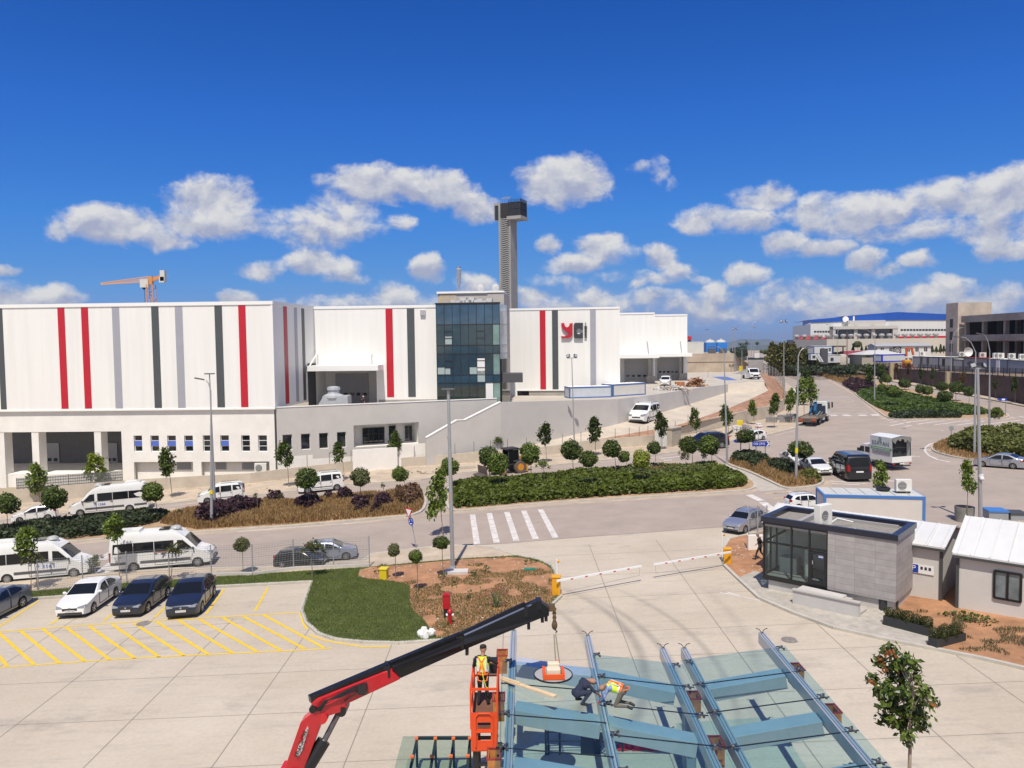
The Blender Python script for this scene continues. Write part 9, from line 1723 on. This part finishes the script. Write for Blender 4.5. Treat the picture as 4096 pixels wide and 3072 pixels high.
def person(label,mtx,J,top,legs,hands=SKIN,voxel=.02,vest=None,hair=HAIR,forearm=None,fingers=True,harness=False,lanyard=True,helmet=None,group=None):
 """J holds joint positions; the body is one remeshed skin, coloured by the nearest limb"""
 V={k:Vector(v)for k,v in J.items()};S=[]
 def cap(a,b,r0,r1,mt):S.append((V[a]if isinstance(a,str)else a,V[b]if isinstance(b,str)else b,r0,r1,mt))
 hip,chest,neck,head=V['hip'],V['chest'],V['neck'],V['head'];spine=(chest-hip).normalized();side=(V['shR']-V['shL']).normalized()
 cap(hip-side*.07,hip+side*.07,.125,.125,legs);cap(hip+spine*.06,chest,.13,.145,top);cap(chest-side*.11,chest+side*.11,.115,.115,top);cap(chest+spine*.08-side*.1,chest+spine*.08+side*.1,.085,.085,top)
 cap(chest+spine*.1,neck,.065,.06,SKIN);cap(neck,head,.06,.062,SKIN);up_=(head-neck).normalized();fw_=V['look'].normalized();cap(head-up_*.01,head+up_*.05,.088,.098,SKIN);cap(head+fw_*.03-up_*.07,head+fw_*.02,.06,.07,SKIN);cap(head+fw_*.10-up_*.015,head+fw_*.095+up_*.03,.018,.012,SKIN)
 for s_ in 'LR':
  sd=side*(1 if s_=='R' else-1);cap(head+sd*.095,head+sd*.1+up_*.03,.018,.018,SKIN)
  cap('sh'+s_,'el'+s_,.062,.048,top);cap('el'+s_,'ha'+s_,.046,.032,forearm or SKIN);cap(hip+sd*.09,'kn'+s_,.095,.066,legs);cap('kn'+s_,'an'+s_,.064,.045,legs);cap('an'+s_,'to'+s_,.052,.045,SHOE)
  d=(V['ha'+s_]-V['el'+s_]).normalized();cap(V['ha'+s_],V['ha'+s_]+d*.08,.036,.034,hands)
 g=MB()
 for a,b,r0,r1,mt in S:
  L=(b-a).length;n=max(2,int(L/.04)+1);
  if L>.01:g.path([a.lerp(b,k/n)for k in range(n+1)],[r0+(r1-r0)*k/n for k in range(n+1)],12)
  g.ell(a,r0,12,8);g.ell(b,r1,12,8)
 t=thing('person',label,'person',mat=mtx,group=group);keep=W[t.name];W[t.name]=Matrix.Identity(4)
 o=linkmesh(g.mesh('body',None,None,0),'tmp');m=o.modifiers.new('r','REMESH');m.mode='VOXEL';m.voxel_size=voxel;m2=o.modifiers.new('s','SMOOTH');m2.factor=.5;m2.iterations=4
 dg=bpy.context.evaluated_depsgraph_get();dg.update();me=bpy.data.meshes.new_from_object(o.evaluated_get(dg));bpy.data.objects.remove(o)
 mats=[];idx={}
 for s_ in S:
  if s_[4].name not in idx:idx[s_[4].name]=len(mats);mats.append(s_[4])
 co=np.zeros(len(me.polygons)*3);me.polygons.foreach_get('center',co);co=co.reshape(-1,3);best=np.full(len(co),1e9);mi=np.zeros(len(co),np.int32)
 for a,b,r0,r1,mt in S:
  A=np.array(a);ab=np.array(b-a);L2_=max(1e-8,ab@ab);tt=np.clip(((co-A)@ab)/L2_,0,1);d=np.linalg.norm(co-(A+tt[:,None]*ab),axis=1)-(r0+(r1-r0)*tt);k=d<best;best[k]=d[k];mi[k]=idx[mt.name]
 for mt in mats:me.materials.append(mt)
 me.polygons.foreach_set('material_index',mi);me.shade_smooth()
 if fingers:
  bm=bmesh.new();bm.from_mesh(me);g=MB()
  for s_ in 'LR':
   e=V['ha'+s_];d=(e-V['el'+s_]).normalized();sd=d.cross(Vector((0,0,1)));sd=sd.normalized()if sd.length>.01 else Vector((1,0,0));nn=sd.cross(d)
   for k,l in enumerate((.075,.085,.08,.062)):b0=e+d*.085+sd*(k-1.5)*.018;g.path([b0,b0+d*l*.5-nn*.008,b0+d*l*.85-nn*.035],[.0095,.0085,.007],6)
   b0=e+d*.03+sd*.034;g.path([b0,b0+d*.04+sd*.025,b0+d*.07+sd*.022-nn*.015],[.012,.011,.008],6)
  g2=bmesh.new();tm=g.mesh('f',None,None,60);g2.from_mesh(tm);off=len(bm.faces);bm.from_mesh(tm);bm.faces.ensure_lookup_table()
  for f in bm.faces[off:]:f.material_index=idx[hands.name]
  bm.to_mesh(me);bm.free();g2.free()
 me.name='body';linkmesh(me,'body',t)
 g=MB();hm=Matrix(((side.x,fw_.x,up_.x,0),(side.y,fw_.y,up_.y,0),(side.z,fw_.z,up_.z,0),(0,0,0,1)));c=head+up_*.075-fw_*.015;g.ell(c,(.104,.112,.075),12,8,hm.to_3x3());g.build('hair' if not helmet else 'helmet',helmet or hair,t,local=True)
 if vest:
  g=MB();k=14;rows_=[(hip+spine*.08,.165,.15),(hip.lerp(chest,.5),.17,.155),(chest-spine*.03,.205,.16),(chest+spine*.07,.215,.14),(chest+spine*.145,.15,.095)];fwd_=spine.cross(side)
  v=[c+side*a*math.cos(q)+fwd_*b*math.sin(q)for c,a,b in rows_ for q in[2*math.pi*j/k for j in range(k)]];g.add(v,[(i*k+j,i*k+(j+1)%k,(i+1)*k+(j+1)%k,(i+1)*k+j)for i in range(len(rows_)-1)for j in range(k)]);ve=g.build('vest',vest,t,local=True,smooth=60)
  g=MB();c0,a,b=rows_[1];c0=hip.lerp(chest,.32);ring=[c0+side*(a+.008)*math.cos(q)+fwd_*(b+.008)*math.sin(q)for q in[2*math.pi*j/20 for j in range(21)]]
  for p1,p2 in zip(ring[:-1],ring[1:]):g.bar(p1,p2,.012,.05,spine)
  for sg in(-1,1):g.bar(c0+side*sg*.11-fwd_*.155,chest+spine*.1+side*sg*.12-fwd_*.13,.05,.012,-fwd_)
  g.build('reflective_strips',REFL,ve,local=True,smooth=0)
 if harness:
  g=MB();fwd_=spine.cross(side);bk=-fwd_;X_=chest+bk*.17-spine*.02
  for sg in(-1,1):
   g.bar(chest+spine*.13+side*sg*.1+bk*.11,X_,.045,.015,bk);g.bar(X_,hip+spine*.03+side*sg*.1+bk*.16,.045,.015,bk);hq=hip-spine*.16+side*sg*.12;pr_=None
   for j in range(11):q=j*.628;pt=hip-spine*(.09+.06*math.cos(q))+side*sg*.10+side*.10*math.cos(q)*sg*.4+fwd_*.135*math.sin(q)-spine*.05;
   g.path([hip+spine*.0+side*sg*.15+bk*.05,hip-spine*.14+side*sg*.13+bk*.14,hip-spine*.17+side*sg*.03+bk*.12],.018,6)
  ring=[hip+spine*.04+side*.175*math.cos(q)+fwd_*.17*math.sin(q)for q in[2*math.pi*j/20 for j in range(21)]]
  for p1,p2 in zip(ring[:-1],ring[1:]):g.bar(p1,p2,.015,.05,spine)
  hn=g.build('harness',HARN,t,local=True,smooth=0);g=MB()
  if lanyard:g.path([X_+bk*.02,hip+bk*.2+side*.03,hip-spine*.3+bk*.2+side*.1,hip-spine*.36+bk*.15+side*.18],.014,5);g.build('lanyard',M('lanyard_yellow',(.7,.65,.05),.6),hn,local=True)
 W[t.name]=keep;return t
def ST(**k):
 d=dict(hip=(0,0,.93),chest=(0,.01,1.30),neck=(0,.0,1.50),head=(0,.02,1.63),look=(0,1,0),shL=(-.19,0,1.41),shR=(.19,0,1.41),elL=(-.25,-.03,1.13),elR=(.25,-.03,1.13),haL=(-.25,.08,.89),haR=(.25,.08,.89),knL=(-.10,.03,.50),knR=(.10,.03,.50),anL=(-.11,-.03,.09),anR=(.11,-.03,.09),toL=(-.13,.13,.045),toR=(.13,.13,.045));d.update(k);return d
wx=at(1935,2812,23.95);person('person standing on the orange platform in a yellow vest with orange harness, seen from behind',Matrix.Translation((wx.x,23.6,fz0))@Matrix.Rotation(-.1,4,'Z')@Matrix.Scale(1.06,4),ST(chest=(-.02,.05,1.31),neck=(0,.1,1.50),head=(.0,.14,1.62),look=(.1,1,-.3),elR=(.40,.12,1.22),haR=(.22,.38,1.12),elL=(-.28,.06,1.14),haL=(-.16,.33,1.10),anL=(-.14,-.03,.09),anR=(.14,.02,.09)),BLKT,TRK_,voxel=.017,vest=VEST,harness=True)
gz2=rail(1,23.1,.06).z;kp=at(2455,2812,23.1)
KN=dict(hip=(0,-.30,.52),chest=(0,.06,.60),neck=(0,.26,.60),head=(0,.37,.50),look=(0,.5,-.85),shL=(-.19,.13,.60),shR=(.19,.13,.60),elL=(-.27,.22,.34),elR=(.27,.22,.34),haL=(-.14,.40,.12),haR=(.14,.40,.12),knL=(-.16,-.10,.07),knR=(.16,-.10,.07),anL=(-.13,-.50,.09),anR=(.13,-.50,.09),toL=(-.13,-.62,.05),toR=(.13,-.62,.05))
SQ=dict(hip=(0,-.16,.36),chest=(0,.10,.60),neck=(0,.27,.68),head=(0,.38,.64),look=(0,.7,-.7),shL=(-.20,.16,.66),shR=(.20,.16,.66),elL=(-.30,.32,.44),elR=(.30,.32,.44),haL=(-.16,.52,.26),haR=(.16,.52,.26),knL=(-.22,.20,.42),knR=(.22,.20,.42),anL=(-.18,-.06,.09),anR=(.18,-.06,.09),toL=(-.20,.10,.045),toR=(.20,.10,.045))
person('person in a lime vest and checked shirt kneeling and bending over the canopy glass',Matrix.Translation((kp.x,23.1,gz2))@Matrix.Rotation(1.15,4,'Z')@Matrix.Scale(.96,4),KN,PLAID,KHK,hands=GLV,voxel=.017,vest=VEST,harness=True,lanyard=False,forearm=PLAID)
kp=at(2325,2812,23.1);person('person in dark navy clothes crouching on the canopy glass beside the lime vest',Matrix.Translation((kp.x,23.2,gz2))@Matrix.Rotation(-1.2,4,'Z'),SQ,NAVY,NAVY,hands=GLV,voxel=.017,hair=M('navy_cap',(.015,.02,.04),.8))
q=at(1965,3060,25.2);person('person in a lime vest on the ground behind the platform lift',Matrix.Translation((q.x+.15,25.4,hz(q.x)+.01))@Matrix.Rotation(.3,4,'Z'),ST(elR=(.32,.05,1.16),haR=(.15,.3,1.15)),BLKT,TRK_,vest=VEST,voxel=.025)
q=G(3040,2239,.12);person('person in dark clothes with grey hair walking past the glazed corner of the guard house',Matrix.Translation((q.x,q.y,q.z))@Matrix.Rotation(1.3,4,'Z'),ST(chest=(0,.06,1.30),neck=(0,.1,1.5),head=(0,.15,1.61),knL=(-.1,.2,.52),anL=(-.1,.30,.10),toL=(-.1,.46,.08),knR=(.1,-.05,.5),anR=(.1,-.32,.13),toR=(.1,-.18,.045),elL=(-.24,-.16,1.15),haL=(-.24,-.12,.9),haR=(.25,.22,.94)),BLKT,TRK_,voxel=.025,hair=GREYH)
q=at(1454,1618,101);person('person in dark clothes with a white helmet standing at the loading dock',Matrix.Translation((q.x,101,YARDZ))@Matrix.Rotation(2.5,4,'Z'),ST(elR=(.36,.06,1.2),haR=(.12,.25,1.4)),M('dark_red_cloth',(.05,.02,.022),.9),TRK_,voxel=.03,fingers=False,helmet=SWH)
for(px,py,tp_,lab)in((1413,1842,BLKT,'person behind the low wall below the terrace, leftmost of the group'),(1446,1840,VEST,'person in a pale lime top behind the low wall below the terrace'),(1531,1839,BLKT,'person in dark clothes behind the low wall, rightmost of the group')):
 h_=at(px,py,97.);person(lab,Matrix.Translation((h_.x,97.,h_.z-1.72)),ST(),tp_,NAVY,voxel=.035,fingers=False)
SUN_EL,SUN_AZ=R(62),math.atan2(-.113,-1)
to_sun=Vector((-.113*math.cos(SUN_EL),-math.cos(SUN_EL)*.9936,math.sin(SUN_EL))).normalized()
wd=bpy.data.worlds.new('World');SC.world=wd;wd.use_nodes=True
nt=wd.node_tree;bg=nt.nodes['Background']
def N(t,**k):
 n=nt.nodes.new(t)
 for a,b in k.items():setattr(n,a,b)
 return n
def mth(op,a,b=None,c=None,clamp=False):
 n=N('ShaderNodeMath',operation=op,use_clamp=clamp)
 for i,q in enumerate((a,b,c)):
  if q is None:continue
  if isinstance(q,(int,float)):n.inputs[i].default_value=q
  else:lk(nt,q,n.inputs[i])
 return n.outputs[0]
def vmt(op,a,b):
 n=N('ShaderNodeVectorMath',operation=op)
 for i,q in enumerate((a,b)):
  if isinstance(q,tuple):n.inputs[i].default_value=q
  elif q is not None:lk(nt,q,n.inputs[i])
 return n
sky=N('ShaderNodeTexSky',sky_type='NISHITA');sky.sun_disc=False;sky.sun_elevation=SUN_EL
sky.sun_rotation=math.atan2(to_sun.x,to_sun.y);sky.altitude=2000;sky.air_density=.6;sky.dust_density=0;sky.ozone_density=6
sr=N('ShaderNodeSeparateColor');lk(nt,sky.outputs[0],sr.inputs[0]);rm_=N('ShaderNodeValToRGB');lk(nt,mth('MULTIPLY',sr.outputs[1],.1),rm_.inputs[0])
er=rm_.color_ramp.elements;STOPS=((.09,(.0105,.082,.39)),(.144,(.027,.155,.60)),(.24,(.060,.250,.71)),(.402,(.120,.325,.71)),(.579,(.205,.35,.66)))
while len(er)<len(STOPS):er.new(.5)
for e_,(p_,c_)in zip(er,STOPS):e_.position=p_;e_.color=(*c_,1)
sc_=vmt('MULTIPLY',rm_.outputs[0],(10.,10.,10.))
tc=N('ShaderNodeTexCoord');sp=N('ShaderNodeSeparateXYZ');lk(nt,tc.outputs['Generated'],sp.inputs[0])
az=mth('ARCTAN2',sp.outputs[0],sp.outputs[1]);el=mth('ARCSINE',sp.outputs[2])
P0=N('ShaderNodeCombineXYZ');lk(nt,az,P0.inputs[0]);lk(nt,el,P0.inputs[1])
def nz(vec,scale,detail=7,rough=.6,loc=(0,0,0),sc=(1,1,1)):
 mp=N('ShaderNodeMapping');mp.inputs['Location'].default_value=loc;mp.inputs['Scale'].default_value=sc;lk(nt,vec,mp.inputs[0])
 n=N('ShaderNodeTexNoise');n.inputs['Scale'].default_value=scale;n.inputs['Detail'].default_value=detail;n.inputs['Roughness'].default_value=rough
 lk(nt,mp.outputs[0],n.inputs['Vector']);return n
w1=nz(P0.outputs[0],9,5,.6);ws=vmt('SUBTRACT',w1.outputs['Color'],(.5,.5,.5));wm=vmt('MULTIPLY',ws.outputs[0],(.05,.035,0));PW=vmt('ADD',P0.outputs[0],wm.outputs[0]).outputs[0]
CL=[(860,800,165,90,1.2),(800,880,150,65,1.0),(980,880,170,60,.75),(1050,905,170,55,.6),(470,905,160,70,1.1),(390,870,75,45,1.0),(620,950,120,45,.85),(250,920,60,40,.5),(1480,745,170,85,1.15),(1620,740,170,75,1.1),(1760,765,140,75,1.05),(1900,830,110,65,1.0),(1400,820,130,75,.8),(1330,880,160,70,.65),(1250,950,150,70,.6),(1420,930,110,40,.6),(1590,900,50,30,.55),(2210,720,130,85,1.15),(2320,715,110,95,1.15),(2240,800,70,45,.6),(1040,1075,85,35,.9),(1260,1050,110,50,1.0),(1350,1085,100,45,.7),(1720,1085,70,60,1.0),(1600,1190,110,70,1.0),(1900,1150,80,50,.9),(1950,1200,120,50,.8),(1440,1120,60,28,.5),(2200,985,55,45,.95),(2400,985,95,50,1.0),(2290,1060,125,40,.95),(2450,1030,110,40,.6),(2640,1025,70,55,1.0),(2720,1080,80,40,.75),(2790,1120,45,20,.6),(2120,1190,90,45,.9),(2380,1190,90,50,.9),(2260,1225,150,40,.7),(2540,1140,35,24,.7),(2600,1195,80,35,.85),(2640,690,35,75,.45),(2680,760,45,60,.4),(2560,660,60,18,.3),(3060,790,110,55,1.0),(2830,880,130,50,.85),(2990,890,140,55,.7),(3250,850,140,60,.85),(3380,890,170,60,.8),(3560,840,200,70,.9),(3760,800,200,75,.95),(3950,780,180,85,1.0),(4080,760,130,80,1.0),(3700,920,250,50,.7),(3950,920,180,55,.75),(3140,980,90,50,1.05),(3290,1000,110,38,1.0),(3470,1050,70,48,1.05),(3540,1090,80,30,.8),(2975,1090,85,42,1.0),(3680,1050,65,32,.85),(4040,1000,110,42,1.0),(4000,965,60,35,.9),(2850,1150,50,35,.8),(2880,1190,110,45,.7),(3060,1220,90,50,.75),(3000,1200,80,30,.6),(3300,1160,70,40,.6),(3370,1210,130,40,.6),(3450,1200,60,30,.6),(3700,1190,110,45,.8),(3800,1170,90,55,.85),(3960,1200,120,50,.8),(4060,1190,60,50,.8),(2780,1220,120,40,.55),(60,1190,100,55,.95),(200,1185,110,45,.9),(950,1190,70,40,1.0),(40,1080,50,16,.45),(3200,1215,300,60,.35),(2500,1240,500,40,.35),(3700,1240,500,40,.4),(600,1100,60,14,.25),(2900,1225,700,60,.62),(1500,1220,450,50,.6),(3500,1230,600,55,.62),(2300,1215,500,50,.55),(3300,1150,260,40,.5),(2560,1110,200,30,.45),(2300,1130,160,30,.35)]
fld=None;sw=None;sy_=None
for(px,py,rx,ry,s)in CL:
 d=ray(px,py);a0=math.atan2(d.x,d.y);e0=math.asin(d.normalized().z)
 base=PW
 if fld is not None:
  ma=N('ShaderNodeVectorMath',operation='MULTIPLY_ADD');lk(nt,sy_,ma.inputs[0]);ma.inputs[1].default_value=(1e-9,)*3;lk(nt,PW,ma.inputs[2]);base=ma.outputs[0]
 k=vmt('SUBTRACT',base,(a0,e0,0));m_=vmt('MULTIPLY',k.outputs[0],(F/rx/1.22,F/ry/1.2,0));dt=vmt('DOT_PRODUCT',m_.outputs[0],m_.outputs[0])
 v=mth('MULTIPLY_ADD',dt.outputs['Value'],-s,s)
 wv=mth('MAXIMUM',v,0);my=N('ShaderNodeSeparateXYZ');lk(nt,m_.outputs[0],my.inputs[0]);wy=mth('MULTIPLY',wv,my.outputs[1])
 sw=wv if sw is None else mth('ADD',sw,wv);sy_=wy if sy_ is None else mth('ADD',sy_,wy)
 fld=v if fld is None else mth('SMOOTH_MAX',fld,v,.12)
n1=nz(PW,22,9,.6,(2.1,.7,0),(1,1.3,1));n1b=nz(PW,22,6,.55,(2.1-.004,.7+.014*1.3,0),(1,1.3,1))
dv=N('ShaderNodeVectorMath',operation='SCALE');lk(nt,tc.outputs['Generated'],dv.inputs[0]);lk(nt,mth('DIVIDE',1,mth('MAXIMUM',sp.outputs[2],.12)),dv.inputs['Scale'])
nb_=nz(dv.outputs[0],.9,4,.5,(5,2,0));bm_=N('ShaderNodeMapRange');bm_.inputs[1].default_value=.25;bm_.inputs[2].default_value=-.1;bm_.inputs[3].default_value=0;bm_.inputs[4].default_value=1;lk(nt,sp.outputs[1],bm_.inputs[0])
bk_=mth('SUBTRACT',mth('MULTIPLY',mth('MULTIPLY_ADD',nb_.outputs['Fac'],5,-1.75),bm_.outputs[0]),mth('MULTIPLY',mth('SUBTRACT',1,bm_.outputs[0]),3));fld=mth('MAXIMUM',fld,bk_)  # unseen clouds added behind and overhead to make the shadow light less blue
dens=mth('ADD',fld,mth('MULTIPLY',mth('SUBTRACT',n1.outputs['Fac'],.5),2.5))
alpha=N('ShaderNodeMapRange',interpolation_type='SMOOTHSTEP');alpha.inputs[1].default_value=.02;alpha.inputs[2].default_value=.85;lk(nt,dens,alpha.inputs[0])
yrel=mth('DIVIDE',sy_,mth('MAXIMUM',sw,.05))
lit=mth('MULTIPLY_ADD',mth('SUBTRACT',n1.outputs['Fac'],n1b.outputs['Fac']),2.2,.50)
lit=mth('MULTIPLY_ADD',yrel,.52,lit,True)
cr=N('ShaderNodeValToRGB');cr.color_ramp.elements[0].position=.15;cr.color_ramp.elements[1].position=.9
cr.color_ramp.elements[0].color=(.44,.47,.61,1);cr.color_ramp.elements[1].color=(.84,.83,.81,1);lk(nt,lit,cr.inputs['Fac'])
SKY_GAIN=.1
cs=vmt('MULTIPLY',cr.outputs[0],(1/SKY_GAIN*.92,)*3)
mx=N('ShaderNodeMix',data_type='RGBA');lk(nt,mth('MULTIPLY',alpha.outputs[0],.93),mx.inputs[0]);lk(nt,sc_.outputs[0],mx.inputs[6]);lk(nt,cs.outputs[0],mx.inputs[7])
lk(nt,mx.outputs[2],bg.inputs['Color']);bg.inputs['Strength'].default_value=SKY_GAIN
wd.cycles.sampling_method='MANUAL';wd.cycles.sample_map_resolution=512
sl=bpy.data.lights.new('sun','SUN');sl.energy=4.8;sl.angle=R(.53);sl.color=(1,.93,.82)
so=bpy.data.objects.new('sun',sl);COL.objects.link(so);so.rotation_euler=to_sun.to_track_quat('Z','Y').to_euler();so.location=(0,-20,80)
cam=bpy.data.cameras.new('camera');co=bpy.data.objects.new('camera',cam);COL.objects.link(co);SC.camera=co
cam.sensor_width=36;cam.sensor_fit='HORIZONTAL';cam.lens=36*F/4096;cam.clip_start=.3;cam.clip_end=30000
up=Vector((0,math.sin(PITCH),math.cos(PITCH)));fw=Vector((0,math.cos(PITCH),-math.sin(PITCH)));rt=Vector((1,0,0))
xc=rt*math.cos(ROLL)-up*math.sin(ROLL);yc=rt*math.sin(ROLL)+up*math.cos(ROLL);zc=-fw
co.matrix_world=Matrix(((xc.x,yc.x,zc.x,CAM.x),(xc.y,yc.y,zc.y,CAM.y),(xc.z,yc.z,zc.z,CAM.z),(0,0,0,1)))
SC.view_settings.view_transform='Standard';SC.view_settings.look='None';SC.view_settings.exposure=0;SC.view_settings.gamma=1
SC.render.engine='CYCLES';SC.cycles.use_denoising=True;SC.cycles.max_bounces=8;SC.cycles.transparent_max_bounces=24
hb=MB();hb.box(-9500,-120,-90,9500,9800,75)
hm,hnt,hbs=nodes('haze_air');hnt.nodes.remove(hbs);pv_=hnt.nodes.new('ShaderNodeVolumePrincipled');pv_.inputs['Color'].default_value=(.62,.74,.92,1);pv_.inputs['Density'].default_value=1.1e-4;pv_.inputs['Anisotropy'].default_value=.2
lk(hnt,pv_.outputs[0],hnt.nodes['Material Output'].inputs['Volume']);ho=hb.build('haze',hm,smooth=0);ho['kind']='stuff'
